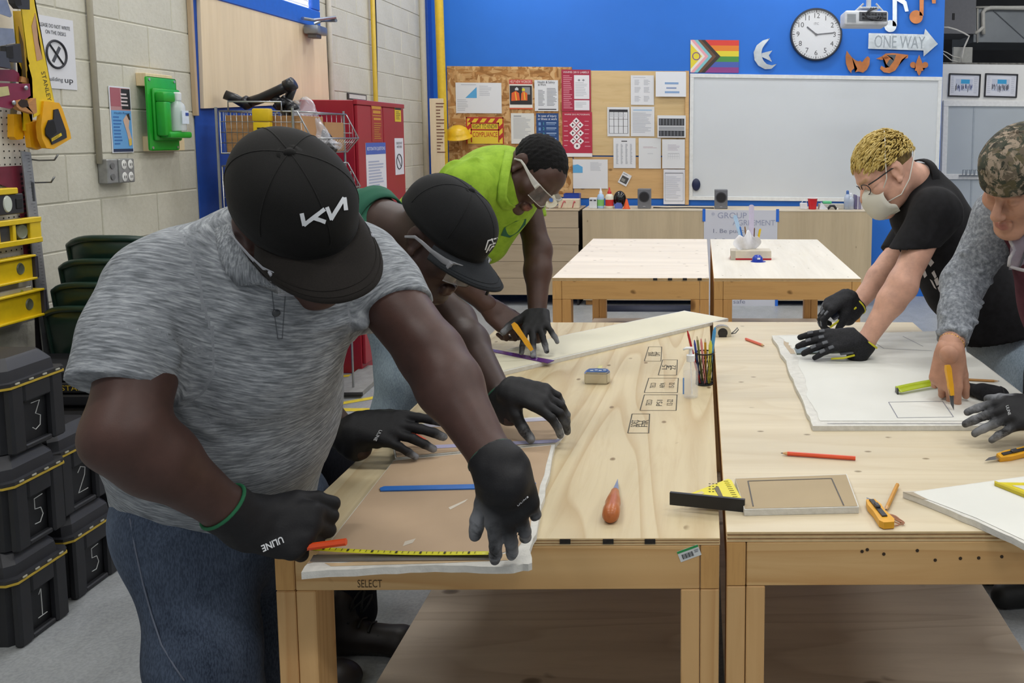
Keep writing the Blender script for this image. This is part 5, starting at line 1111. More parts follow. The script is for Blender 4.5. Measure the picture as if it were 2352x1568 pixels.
def head_tint(V, M, sc=1.0, brow=True, lip=True):
    Mi = np.array(M.inverted()); X = (V @ Mi[:3, :3].T + Mi[:3, 3])/sc; T = np.zeros(len(V))
    f = X[:, 1] > .06
    if lip: q = f & (np.abs(X[:, 0]) < .025) & (X[:, 2] > -.087) & (X[:, 2] < -.058) & (X[:, 1] > .086); T[q] = np.clip(1.25-((X[q, 0]/.025)**2+((X[q, 2]+.072)/.015)**2), 0, 1)
    if brow:
        for s in (-1, 1):
            d, t = segdist(X, (s*.013, .094, .0255), (s*.048, .079, .027)); T -= f*np.clip(1.35-d/.0085, 0, 1)
    return T
def thin(S_fn, vox, smooth=2, FL=(), noise=None, clip=None):
    """mesh an Sdf, add folds, return V, Q, weave coordinates"""
    V, Q = S_fn.surf(smooth, clip); C = bonecoord(S_fn, V); N = normals(V, Q)
    if FL: V = folds(V, N, FL)
    if noise:
        for sc, amp, sd in noise: V = V + N*(amp*sinnoise(V, sc, sd))[:, None]
    return V, Q, C
def cap(root, M, mat, bmat, sc=1.0, brim=.075, bill_drop=.022, back=False, rx=.087, ry=.121, h=.086, low=.030, seam=True, mid=None):
    """six panel baseball cap in head space: crown, button, panel seams, peaked brim"""
    R = lambda v: M @ (Vector(v)*sc)
    def dome(u, v, g=0.0):
        a = 2*PI*u; ph = v*PI/2*1.06; c = math.cos(ph); s_ = math.sin(ph)
        fr = max(0, math.sin(a)); bulge = 1+.05*fr*math.sin(ph*2)
        pr = (c if c > 0 else 0)**.80*bulge if c > 0 else 0
        return Vector(((rx+g)*math.cos(a)*pr, (ry+g)*math.sin(a)*pr-.012, low+.022+(h+g)*s_*(1+.02*fr)))
    b = B(); b.grid(lambda u, v: R(dome(u, v*.955)), 48, 16, closed_u=True)
    b.grid(lambda u, v: R((dome(u, 0).x, dome(u, 0).y, low+.022-.026*v)), 48, 3, closed_u=True)
    b.lathe([(.0, 0), (.02, 0)], 8, M @ Matrix.Translation(Vector((0, -.012, low+.022+h*.995))*sc))
    bmesh.ops.remove_doubles(b.bm, verts=b.bm.verts, dist=.0004)
    cr = b.out('cap_crown', mat, root, True, thick=.003)
    B().lathe([(0, .008), (.006, .007), (.009, .003), (.009, -.002)], 12, M @ Matrix.Translation(Vector((0, -.012, low+.022+h*1.0))*sc)).out('cap_button', mat, root, True)
    if seam:
        for i in range(6):
            u = (i+.5)/6; B().tube([R(dome(u, j/14*.95, .0012)) for j in range(15)], .0013, 5).out('seam', mat, cr, True)
    sg = -1 if back else 1
    def br(u, v, t=0.0):
        a = (u-.5)*2; w = 1.18; ang = PI/2 + a*w; e0 = Vector((rx*math.cos(ang)*1.0, ry*math.sin(ang)-.012, 0))
        ln = brim*math.sqrt(max(0.0, 1.02-abs(a)**2.6))
        p = e0 + Vector((math.cos(ang)*.010*v, ln*v, 0)); z = low-.004 - bill_drop*v - .016*(a*a)*(.4+v)
        return R((p.x, p.y*sg + (0 if sg > 0 else -.024), z + t))
    b = B(); b.grid(lambda u, v: br(u, v, .0022), 25, 9); b.grid(lambda u, v: br(u, v, -.0022), 25, 9)
    n = 25
    for vv in (0.0, 1.0): b.grid(lambda u, v: br(u, vv, .0022-.0044*v), 25, 2)
    for uu in (0.0, 1.0): b.grid(lambda u, v: br(uu, u, .0022-.0044*v), 9, 2)
    bmesh.ops.remove_doubles(b.bm, verts=b.bm.verts, dist=.0003)
    o = b.out('cap_brim', bmat, root, True)
    for q in (.9, .75): B().tube([br(i/24, q, .0027) for i in range(1, 24)], .0007, 4).out('stitching', bmat, o, True)
    return dome
def glasses(root, M, sc=1.0, dy=0.0, dz=0.0, temple=None, frame=None, tip=-.02, alpha=.22, name='safety_glasses', sides=(-1, 1)):
    tm = temple or glass_mat('temple', (.42, .43, .46, 1), .2, .5); R = lambda a, b, c: M @ Vector((a*sc, (b+dy)*sc, (c+dz)*sc))
    def lens(u, v):
        x = (u-.5)*.142; return R(x, .112-5.2*x*x*(1+0*v)-.006*(1-v), .024-.047*v+(.014*max(0, 1-abs(u-.5)*12) if v > .6 else 0))
    b = B(); b.grid(lens, 25, 7); o = b.out('lens', glass_mat('lens%d' % int(alpha*100), (.96, .97, 1, 1), .03, alpha), root, True)
    B().tube([lens(i/24, 0) for i in range(25)], .0019, 6).out('lens_rim', tm, o, True); B().tube([lens(i/24, 1) for i in range(25)], .0013, 6).out('lens_rim', tm, o, True)
    for s in sides:
        b = B(); pts = [R(s*.072, .084, .016), R(s*.079, .065, .014), R(s*.083, .03, .012), R(s*.086, .0, .012), R(s*.086, tip, .009), R(s*.085, tip-.02, -.008)]
        upv = (M.to_3x3() @ Vector((0, 0, 1)))
        b.tube(pts, [(.0013*sc, q_*sc) for q_ in (.011, .009, .005, .004, .0035, .0025)], 8, flat=upv); b.out('temple_arm', tm, root, .9)
        bq = B(); bq.box((0, 0, 0), (.005*sc, .009*sc, .017*sc), bev=.0012); bq.bm.transform(Matrix.Translation(R(s*.0755, .079, .015)) @ M.to_3x3().to_4x4()); bq.out('hinge', tm, o)
def body_out(root, mat, pieces, tints=None):
    V, Q = vmerge(pieces); T = np.concatenate(tints) if tints else np.zeros(len(V))
    Mi = np.array(WM[root.name].inverted()); V = V @ Mi[:3, :3].T + Mi[:3, 3]
    return link('body', np_mesh('body', V, Q, None, T), mat, root, local=True)
def cloth_out(root, name, mat, V, Q, C=None):
    Mi = np.array(WM[root.name].inverted()); V = V @ Mi[:3, :3].T + Mi[:3, 3]
    return link(name, np_mesh(name, V, Q, C), mat, root, local=True)
def fl_(*pts): return list(pts)
A = at
M_GLOVE = cloth_mat('glove', '131316', '1b1b1f', (60, 60, 60), 4, weave=False, rough=.75)
def _glove_dip():
    t = NT('dusty_glove'); v = t.coord(); n = t.noise(v, 22, 4, .65, .3); at_ = t.n('ShaderNodeAttribute', attribute_name='tint').outputs['Fac']
    k = t.n('ShaderNodeMath', operation='MULTIPLY'); t.l(at_, k.inputs[0]); t.l(t.ramp(n, [(.36, (0, 0, 0)), (.58, (1, 1, 1))]), k.inputs[1])
    t.base(t.mix(k.outputs[0], lin('151518'), lin('85878b'))); t.bump(t.noise(v, 300, 2), .3, .001); return t.fin(.62, 0, .35)
M_DIP = _glove_dip()
def glove_out(root, S, vox, cuffcol=None, cuff=None, dusty=None, mark=None, name='glove', mat=None):
    """glove mesh, dust on the fingertips, coloured cuff ring"""
    V, Q = S.surf(2); T = np.zeros(len(V))
    for c, r in (dusty or []): T = np.maximum(T, np.clip(1.3-np.linalg.norm(V-np.array(c), axis=1)/r, 0, 1))
    N = normals(V, Q); V = V + N*(.0006*sinnoise(V, 160, 5))[:, None]
    Mi = np.array(WM[root.name].inverted()); V = V @ Mi[:3, :3].T + Mi[:3, 3]
    g = link(name, np_mesh('glove', V, Q, None, T), mat or M_DIP, root, local=True)
    if cuff:
        c, ax, r0, r1 = cuff; ax = Vector(ax).normalized(); a = ax.orthogonal().normalized(); b_ = ax.cross(a)
        b = B(); n = 28
        pts = [Vector(c) + a*r0*math.cos(2*PI*i/n) + b_*r0*math.sin(2*PI*i/n) for i in range(n+1)]
        b.tube(pts, r1, 8, caps=False); b.out('cuff_trim', cuffcol, g, True)
    return g
def place_text(root, name, txt, size, pos, xdir, nrm, mat, width=None, bold=0.0):
    x = Vector(xdir).normalized(); n = Vector(nrm).normalized(); x = (x - n*x.dot(n)).normalized(); y = n.cross(x)
    M = Matrix(((x.x, y.x, n.x, pos[0]), (x.y, y.y, n.y, pos[1]), (x.z, y.z, n.z, pos[2]), (0, 0, 0, 1)))
    return link(name, text_mesh(txt, size, M, extrude=.0006, width=width, bold=bold), mat, root)
from mathutils.bvhtree import BVHTree
_bvh = {}
def raycast_out(o, root, px, py, off=.0006):
    """point and normal of part o under a pixel"""
    if o.name not in _bvh:
        me = o.data; Mw = WM[root.name]
        _bvh[o.name] = BVHTree.FromPolygons([Mw @ v.co for v in me.vertices], [tuple(p.vertices) for p in me.polygons])
    p, n, i, d = _bvh[o.name].ray_cast(CAM, ray(px, py).normalized())
    if p is None: return None
    if n.dot(ray(px, py)) > 0: n = -n
    return p + n*off, n
def decal(root, o, name, polys, mat, off=.0012, grid=None):
    """patches laid on the surface of part o, drawn through its outline points"""
    b = B()
    for poly in polys:
        vs = []
        for px, py in poly:
            r = raycast_out(o, root, px, py, off)
            if r: vs.append(b.bm.verts.new(r[0]))
        if len(vs) > 2: b.f(vs)
    if len(b.bm.faces): return b.out(name, mat, root, recalc=False)

def strokes(root, o, name, polys, w, mat, off=.0025, sub=5):
    """raised strokes of width w pixels laid on the surface of part o"""
    b = B()
    for poly in polys:
        for (x0, y0), (x1, y1) in zip(poly, poly[1:]):
            L = math.hypot(x1-x0, y1-y0) or 1; ux, uy = (x1-x0)/L, (y1-y0)/L; x0, y0, x1, y1 = x0-ux*w*.3, y0-uy*w*.3, x1+ux*w*.3, y1+uy*w*.3; prev = None
            for i in range(sub+1):
                cx, cy = x0+(x1-x0)*i/sub, y0+(y1-y0)*i/sub; r = [raycast_out(o, root, cx-uy*w*s/2, cy+ux*w*s/2, off) for s in (-1, 1)]
                if not all(r): prev = None; continue
                cur = [b.bm.verts.new(q[0]) for q in r]
                if prev: b.f([prev[0], prev[1], cur[1], cur[0]])
                prev = cur
    if len(b.bm.faces): return b.out(name, mat, root, recalc=False)

def collar_strip(root, shirt, O_, I_, mat, lift=(.007, .020)):
    """turned-down collar between an outer edge lying on the shirt and an inner edge at the neck"""
    b = B(); vs = []
    for (ox, oy), (ix, iy) in zip(O_, I_):
        row = [raycast_out(shirt, root, ox+(ix-ox)*k/4, oy+(iy-oy)*k/4, 0) for k in range(5)]
        if all(row): vs.append([b.bm.verts.new(q[0] + (CAM-q[0]).normalized()*(lift[0]+lift[1]*k/4)) for k, q in enumerate(row)])
    for a_, c_ in zip(vs, vs[1:]):
        for k in range(4): b.f([a_[k], a_[k+1], c_[k+1], c_[k]])
    b.out('collar', mat, root, True, thick=.005)
# ================================================================ man in the grey polo, near left
def person_grey():
    root = thing('person', 'man in a heather grey polo and black cap measuring at the near table corner', 'person', (-.95, 1.68, 0))
    skin = skin_mat('skin_a', '4a322b', '4f302c', '120d0b')
    shR, shL = A(362, 668, 1.47), A(836, 610, 1.72)
    lat = (shL-shR).normalized(); mid = (shR+shL)/2
    elR, wrR = A(284, 1000, 1.33), A(522, 1170, 1.44)
    elL, wrL = A(992, 815, 1.58), on(1134, 1058, 1.062)
    pel = A(505, 1120, 1.74); belly = A(515, 930, 1.66); chest = A(580, 760, 1.60)
    down = (pel-mid).normalized(); fwd = lat.cross(down).normalized()
    if fwd.y > 0: fwd = -fwd
    # ---- body
    hM = hframe(A(684, 508, 1.48), view(690, 500, .40, -.66, .62), view(690, 500, -.05, .74, .68)); hs = 1.06
    S = Sdf(.0035); head(S, hM, hs, 1.08); nb = A(618, 590, 1.62)
    S.cone(hM @ Vector((0, -.03, -.04)), nb, .062, .075, .03)
    hv = S.surf(2); ht = head_tint(hv[0], hM, hs)
    S = Sdf(.006)
    S.cone(nb, mid, .07, .08, .05); S.cone(shR, shL, .06, .06, .05); S.cone(chest, pel, .12, .13, .06, (fwd, .7))
    for sh_, el, wr in ((shR, elR, wrR), (shL, elL, wrL)):
        S.cone(sh_, el, .066, .054, .03); m = el.lerp(wr, .3); S.cone(el, m, .053, .054, .03); S.cone(m, wr, .053, .034, .03)
        S.cone(wr, wr+(wr-el).normalized()*.05, .033, .03, .02)
    hipR, hipL = A(445, 1180, 1.66), A(610, 1180, 1.86)
    knR, knL = A(470, 1500, 1.60), A(610, 1480, 1.86); anR = Vector((knR.x+.02, knR.y+.10, .09)); anL = Vector((knL.x+.02, knL.y+.12, .09))
    for h_, k_, a_ in ((hipR, knR, anR), (hipL, knL, anL)): S.cone(h_, k_, .085, .06, .04); S.cone(k_, a_, .058, .04, .03)
    bv = S.surf(2)
    body_out(root, skin, [hv, bv], [ht, np.zeros(len(bv[0]))])
    # ---- polo shirt
    M_POLO = cloth_mat('polo', '5d6165', '8a8f94', (34, 300, 34), 1.0, c3='b2b6ba')
    S = Sdf(.0055)
    slR, slL = A(272, 890, 1.37), A(914, 712, 1.65)
    eR = (elR-shR).normalized(); eL = (elL-shL).normalized()
    S.cone(shR, shR.lerp(slR, .5), .080, .080, .05); S.cone(shR.lerp(slR, .5), slR, .080, .074, .03)
    S.cone(shL, shL.lerp(slL, .5), .072, .072, .05); S.cone(shL.lerp(slL, .5), slL, .072, .068, .03)
    S.plane(slR, eR+Vector((-.10, 0, 0)), .17); S.plane(slL, eL+Vector((-.20, 0, -.1)), .15)
    S.cone(mid.lerp(chest, .35)-fwd*.02, belly, .165, .195, .06, (fwd, .86)); S.cone(belly, pel, .200, .185, .06, (fwd, .92))
    S.cone(shR+lat*.045, shL-lat*.045, .082, .078, .07, None, 'u', False); S.ell(belly+fwd*.05, (.15, .13, .15), None, .08)
    S.cone(nb, mid, .075, .09, .06, None, 'u', False)
    S.cone(mid+fwd*.05-down*.0, chest+fwd*.06, .10, .12, .08, None, 'u', False)
    hem = A(480, 1150, 1.70); S.plane(hem+down*.03, down+lat*.05+Vector((.10, 0, 0)), .6)
    FL = []
    ax_R = A(402, 858, 1.42); ax_L = A(842, 715, 1.62)
    for i, (px, py, w, h) in enumerate(((455, 770, .012, .008), (480, 840, .014, .008), (470, 910, .014, .007), (445, 965, .014, .007))):
        FL.append(([ax_R, A((392+px)/2-6, (890+py)/2-8, 1.44), A(px, py, 1.46), A(px+70, py+(py-860)*.4, 1.47)], w, h*1.5))
    for (px, py) in ((345, 640), (385, 700), (400, 790)): FL.append(([A(px, py, 1.36), A(px+35, py+70, 1.36), A(392, 828, 1.39)], .010, .010)); 
    for (px, py) in ((700, 760), (730, 830), (735, 900)): FL.append(([ax_L, A((842+px)/2, (715+py)/2+5, 1.55), A(px, py, 1.50)], .012, .010))
    FL += [([A(250, 700, 1.33), A(225, 790, 1.30), A(235, 870, 1.28)], .014, .009), ([A(520, 480, 1.52), A(450, 530, 1.45), A(360, 590, 1.38)], .014, .010), ([A(560, 690, 1.44), A(500, 760, 1.45), A(470, 850, 1.45)], .012, .008)]
    FL += [([A(300, 985+i*42, 1.50), A(470, 1020+i*45, 1.44), A(640, 1000+i*42, 1.50)], .016, .007*(1 if i % 2 else -1)) for i in range(4)]
    FL += [([A(890, 570, 1.62), A(905, 640, 1.58), A(870, 720, 1.58)], .011, .008), ([A(930, 600, 1.62), A(950, 660, 1.58), A(910, 715, 1.56)], .011, .007)]
    V, Q, C = thin(S, None, 3, FL, [(38, .0016, 3), (90, .0006, 4)])
    shirt = cloth_out(root, 'polo_shirt', M_POLO, V, Q, C)
    # sleeve hems
    # collar: a folded band around the neck
    O_ = [(470, 446), (486, 486), (495, 525), (502, 575), (520, 625), (545, 656), (592, 650), (640, 672)]; I_ = [(520, 438), (522, 480), (526, 515), (545, 555), (575, 600), (602, 632), (622, 652), (655, 668)]
    collar_strip(root, shirt, O_, I_, cloth_mat('polo_collar', '5d6165', '8a8f94', (300, 300, 34), 1.0, weave=False, c3='b2b6ba'))
    ub = (hM @ Vector((0, -.02, 0)) - nb).normalized(); cx, cy = lat, ub.cross(lat).normalized()
    b = B(); b.grid(lambda u, v: nb + ub*(-.02+.05*v) + cx*.088*math.cos(2*PI*u) + cy*.088*math.sin(2*PI*u), 32, 3, closed_u=True); b.out('collar_band', M_POLO, root, True, thick=.004)
    # placket and buttons
    strokes(root, shirt, 'placket_seam', [[(624, 664), (630, 720), (638, 778)], [(655, 676), (652, 720), (648, 778)], [(638, 778), (648, 778)]], 1.6, plain('55595e', .9), .0008)
    for px, py in ((634, 718),):
        r = raycast_out(shirt, root, px, py, .003)
        if r: bq = B(); bq.lathe([(0, .0015), (.0055, .002), (.0065, 0), (.006, -.002)], 16, Matrix.Translation(r[0]) @ r[1].to_track_quat('Z', 'Y').to_matrix().to_4x4()); bq.out('button', plain('3a3d40', .3, spec=.6), root, True)
    # ---- jeans
    M_J = denim_mat('jeans_a', '222b3b', '5f6c80', 5)
    S = Sdf(.0065)
    S.cone(pel-down*.08, pel+Vector((0, 0, -.06)), .165, .17, .06, (fwd, .85)); S.cone(hipR, knR, .118, .092, .06); S.cone(knR, anR, .092, .075, .04)
    S.cone(hipL, knL, .115, .090, .06); S.cone(knL, anL, .090, .075, .04); S.cone(hipR, hipL, .12, .12, .06)
    FL = [([A(330, 1240, 1.55), A(440, 1255, 1.50), A(560, 1230, 1.56)], .014, .006), ([A(330, 1200, 1.55), A(450, 1205, 1.5), A(560, 1190, 1.56)], .012, -.006), ([A(340, 1330, 1.52), A(450, 1345, 1.48), A(565, 1310, 1.55)], .018, .005), ([A(380, 1480, 1.5), A(480, 1500, 1.46), A(570, 1470, 1.52)], .016, .007), ([A(380, 1540, 1.5), A(480, 1550, 1.46), A(570, 1520, 1.52)], .014, -.006)]
    V, Q, C = thin(S, None, 3, FL, [(30, .0022, 7)])
    jn = cloth_out(root, 'jeans', M_J, V, Q, C)
    b = B(); pts = []
    for px, py in ((296, 1190), (308, 1260), (326, 1340), (345, 1410), (368, 1480), (398, 1530), (420, 1562)):
        r = raycast_out(jn, root, px+4, py, .001)
        if r: pts.append(r[0])
    if len(pts) > 2: b.tube(pts, .0016, 5); b.out('side_seam', plain('6b7282', .8), root, True)
    for an in (anR, anL):
        b = B(); b.grid(lambda u, v: (an.x + .05*math.sin(PI*v)*math.cos(2*PI*u)*(1.0) + .02, an.y-.06 + (-.20+.30*v) + 0*.1, .02 + .07*max(0, math.sin(PI*min(1, v*.55+.35)))*max(-.28, math.sin(2*PI*u))), 20, 12, closed_u=True)
        b.out('boot', plain('1d1a18', .55), root, True)
    # ---- black cap with light lettering
    M_CAP = cloth_mat('cap_black', '0f0f0e', '141312', (80, 80, 80), 5, weave=False, rough=.8); M_BR = cloth_mat('cap_brim', '1d1a17', '231f1c', (80, 80, 80), 5, weave=False, rough=.85)
    dome = cap(root, hM, M_CAP, M_BR, hs*.99, brim=.084, bill_drop=.010, low=.030, h=.088)
    M_W = plain('d5d9dd', .5, var=.05)
    crown = [c for c in children(root) if c.name.startswith('cap_crown')][0]
    strokes(root, crown, 'cap_lettering', [[(694, 492), (699, 514)], [(700, 514), (742, 482)], [(721, 500), (744, 508)], [(750, 478), (759, 501)], [(759, 501), (786, 457)], [(788, 457), (791, 480)]], 9, M_W, .0032)
    glasses(root, hM, hs*1.06, .0, -.016, alpha=.18, temple=plain('a3a5ac', .25))
    # ---- gloves
    G = Sdf(.0028); fd = (wrL-elL).normalized()
    tips = hand(G, wrL+fd*.030, Vector((.16, .06, -1)), Vector((.40, -.90, .05)), 1, [(10, 22, 12, 3), (14, 24, 14, -2), (20, 28, 16, -6), (28, 32, 16, -10)], 1.10, .001, (20, 14, -4, 6), rest=.868)
    G.chain([wrL-fd*.012, wrL+fd*.05], [.041, .036], .02); G.plane(wrL-fd*.012, -fd, .1)
    gl_ = glove_out(root, G, 0, plain('2f4a3c', .8), (wrL-fd*.010, fd, .039, .0028), [(t[2], .045) for t in tips], name='glove')
    r = raycast_out(gl_, root, 1200, 1150, .001)
    if r: place_text(root, 'glove_lettering', 'ULINE', .009, r[0], _r*1.0-_u*.1, r[1], plain('d8dadd', .5), .022, .0)
    G = Sdf(.0028); fd = (wrR-elR).normalized()
    tipsR = hand(G, wrR+fd*.035+Vector((0, .01, -.004)), Vector((.82, .30, -.34)), Vector((.22, -.78, .5)), -1, [(42, 68, 36, 0), (50, 74, 38, 0), (56, 78, 38, 0), (60, 78, 38, -4)], 1.16, .0025, (30, 8, 20, 22))
    G.chain([wrR-fd*.012, wrR+fd*.045], [.043, .040], .02); G.plane(wrR-fd*.012, -fd, .1)
    gr_ = glove_out(root, G, 0, plain('1f6b45', .8), (wrR-fd*.010, fd, .041, .0032), [], name='glove')
    r = raycast_out(gr_, root, 626, 1248, .001)
    if r: place_text(root, 'glove_lettering', 'ULINE', .016, r[0], -_r*.9+_u*-.33, r[1], plain('e4e6e8', .5), .034, .0004)
    return root, tips, tipsR, shirt
pA, tipsA, tipsAR, _ = person_grey()
# ================================================================ man in the green shirt, behind the grey polo
def person_green():
    root = thing('person', 'man in a dark green shirt and black cap with gloved hands flat on the table', 'person', (-1.2, 2.45, 0))
    skin = skin_mat('skin_b', '3b2822', '4a302a', '0d0a09')
    hC = A(1012, 552, 2.14); f = (_r*.72 - _u*.66 - _w*.22); u = (_r*.60 + _u*.72 - _w*.20)
    hM = hframe(hC, f, u); hs = 1.04
    S = Sdf(.0035); head(S, hM, hs); nb = A(842, 505, 2.26)
    S.cone(hM @ Vector((0, -.04, -.03)), nb, .060, .070, .03)
    hv = S.surf(2); ht = head_tint(hv[0], hM, hs)
    shR, shL = A(770, 600, 2.08), A(900, 585, 2.46); mid = (shR+shL)/2; pel = Vector((-1.26, 2.42, .98)); 
    elR, wrR = A(690, 900, 2.06), on(795, 1000, .912); elL, wrL = A(1050, 735, 2.40), on(1156, 922, .945)
    S = Sdf(.006); S.cone(nb, mid, .065, .08, .05); S.cone(shR, shL, .06, .06, .05); S.cone(mid, pel, .12, .13, .06)
    for a, e, w in ((shR, elR, wrR), (shL, elL, wrL)):
        S.cone(a, e, .055, .045, .03); m = e.lerp(w, .3); S.cone(e, m, .046, .047, .03); S.cone(m, w, .046, .031, .03); S.cone(w, w+(w-e).normalized()*.05, .03, .028, .02)
    hpR, hpL = pel+Vector((0, -.10, -.04)), pel+Vector((0, .10, -.04)); knR, knL = Vector((-1.12, 2.40, .50)), Vector((-1.10, 2.62, .50)); anR, anL = Vector((-1.2, 2.42, .09)), Vector((-1.10, 2.66, .09))
    for h_, k_, a_ in ((hpR, knR, anR), (hpL, knL, anL)): S.cone(h_, k_, .08, .055, .04); S.cone(k_, a_, .055, .04, .03)
    bv = S.surf(2); body_out(root, skin, [hv, bv], [ht, np.zeros(len(bv[0]))])
    lat = (shL-shR).normalized(); down = (pel-mid).normalized()
    S = Sdf(.007); S.cone(mid, mid.lerp(pel, .5), .125, .125, .06); S.cone(mid.lerp(pel, .5), pel, .125, .14, .05); S.cone(shR, shL, .075, .075, .06); S.cone(nb-(mid-nb).normalized()*.0, mid, .085, .12, .06)
    for a, e in ((shR, elR), (shL, elL)): S.cone(a, a.lerp(e, .62), .075, .068, .04); S.plane(a.lerp(e, .62), e-a, .09)
    S.plane(pel+down*.1, down, .4)
    V, Q, C = thin(S, None, 3, [([A(820, 430, 2.2), A(780, 470, 2.1), A(760, 540, 2.05)], .02, .008)], [(30, .002, 11)])
    M_G = cloth_mat('green_shirt', '24513f', '2f6650', (30, 30, 30), 1.0); cloth_out(root, 'shirt', M_G, V, Q, C)
    # collar standing off the neck
    ax = (hC-nb).normalized(); a = ax.cross(Vector((0, 0, 1))).normalized(); b_ = a.cross(ax)
    c0 = nb + ax*.015
    b = B(); b.grid(lambda u_, v: c0 + (a*math.cos(2*PI*u_) + b_*math.sin(2*PI*u_))*(.082+.02*(1-v)) + ax*(.045*v) - b_*.01, 32, 4, closed_u=True); b.out('collar', M_G, root, True, thick=.005)
    S = Sdf(.008); S.cone(pel-down*.06, pel+Vector((0, 0, -.05)), .155, .155, .05)
    for h_, k_, a_ in ((hpR, knR, anR), (hpL, knL, anL)): S.cone(h_, k_, .105, .08, .05); S.cone(k_, a_, .08, .07, .04)
    V, Q, C = thin(S, None, 3, (), [(24, .003, 12)]); cloth_out(root, 'jeans', denim_mat('jeans_b', '14161d', '23262f', 6), V, Q, C)
    # boots, laces loose on the visible one
    for an, tx, lace in ((anR, -.02, False), (A(808, 1530, 2.60), .0, True)):
        base = Vector((an.x, an.y, 0)); S = Sdf(.005); S.cone(base+Vector((-.03, 0, .05)), base+Vector((.15, -.01, .04)), .048, .044, .03); S.cone(base+Vector((-.02, 0, .06)), base+Vector((-.03, 0, .17)), .05, .05, .04); S.ell(base+Vector((.17, -.01, .035)), (.05, .045, .038), None, .03); S.plane(base+Vector((0, 0, .004)), (0, 0, -1), .5)
        V, Q = S.surf(2); cloth_out(root, 'boot', plain('231c19', .5, var=.15), V, Q)
        bb_ = B()
        for i in range(4): p = base+Vector((.01+.03*i, -.01, .125-.014*i)); bb_.tube([p+Vector((0, -.03, -.012)), p, p+Vector((.004, .03, -.012))], .0035, 6)
        o = bb_.out('laces', plain('141414', .6), root, True); o['kind'] = 'stuff'
        if lace:
            for k, (w_, h_) in enumerate(((.035, .10), (.06, .075))):
                p = base+Vector((.0, -.02, .13)); bb_ = B(); bb_.tube([p + Vector((w_*math.sin(t/10*PI)*.9+.004*t, -.01*math.sin(t), h_*math.sin(t/10*PI)**1.0*(1-.04*t))) for t in range(11)], .0032, 6); bb_.out('lace_loop', plain('141414', .6), root, True)
    M_C = cloth_mat('cap_mesh', '0e0f10', '17181a', (200, 200, 200), 3, weave=False, rough=.8)
    cap(root, hM, M_C, cloth_mat('cap_brim2', '1d2023', '25282c', (80, 80, 80), 5, weave=False), hs*1.02, brim=.080, bill_drop=.012, low=.030, h=.088)
    crn = [c for c in children(root) if c.name.startswith('cap_crown')][0]
    strokes(root, crn, 'cap_lettering', [[(1114, 572), (1120, 552), (1141, 546)], [(1116, 578), (1124, 562), (1139, 556)], [(1122, 574), (1128, 566), (1137, 562)], [(1128, 548), (1131, 556)]], 3, plain('d4d7da', .5), .002)
    p = hM @ (Vector((.02, .17, .012))*hs); B().tube([p, p+Vector((.004, 0, -.012)), p+Vector((.0, 0, -.022))], .004, 8).out('cap_toggle', plain('2a2a2a', .3, .5), root, True)
    glasses(root, hM, hs*1.05, .010, -.004, alpha=.2)
    M_GG = plain('2c5a45', .8)
    G = Sdf(.003); fd = (wrR-elR).normalized()
    t1 = hand(G, wrR+fd*.03, Vector((.99, -.06, -.08)), Vector((.05, -.66, .85)), -1, [(6, 10, 8, 5), (10, 12, 8, 0), (14, 16, 8, -4), (16, 18, 8, -9)], 1.10, .001, (30, 12, 20, 15), rest=.866)
    G.chain([wrR-fd*.02, wrR+fd*.04], [.039, .035], .02); G.plane(wrR-fd*.02, -fd, .1)
    g = glove_out(root, G, 0, M_GG, (wrR-fd*.018, fd, .037, .003), [(t[-1], .02) for t in t1])
    r = raycast_out(g, root, 868, 1000, .001)
    if r: place_text(root, 'glove_lettering', 'ULINE', .011, r[0], -_u*.95+_r*-.2, r[1], plain('c9ccd0', .5), .026)
    G = Sdf(.003); fd = (wrL-elL).normalized()
    t2 = hand(G, wrL+fd*.03, Vector((.90, -.22, -.22)), Vector((.28, -.45, .85)), 1, [(18, 30, 22, 6), (22, 34, 22, 0), (24, 36, 24, -5), (26, 36, 24, -10)], 1.10, .001, (42, 30, 12, 10), rest=.866)
    G.chain([wrL-fd*.02, wrL+fd*.04], [.038, .034], .02); G.plane(wrL-fd*.02, -fd, .1)
    glove_out(root, G, 0, M_GG, (wrL-fd*.018, fd, .036, .003), [(t[-1], .035) for t in t2])
    return root, t1, t2
pB, tipsB, tipsB2 = person_green()
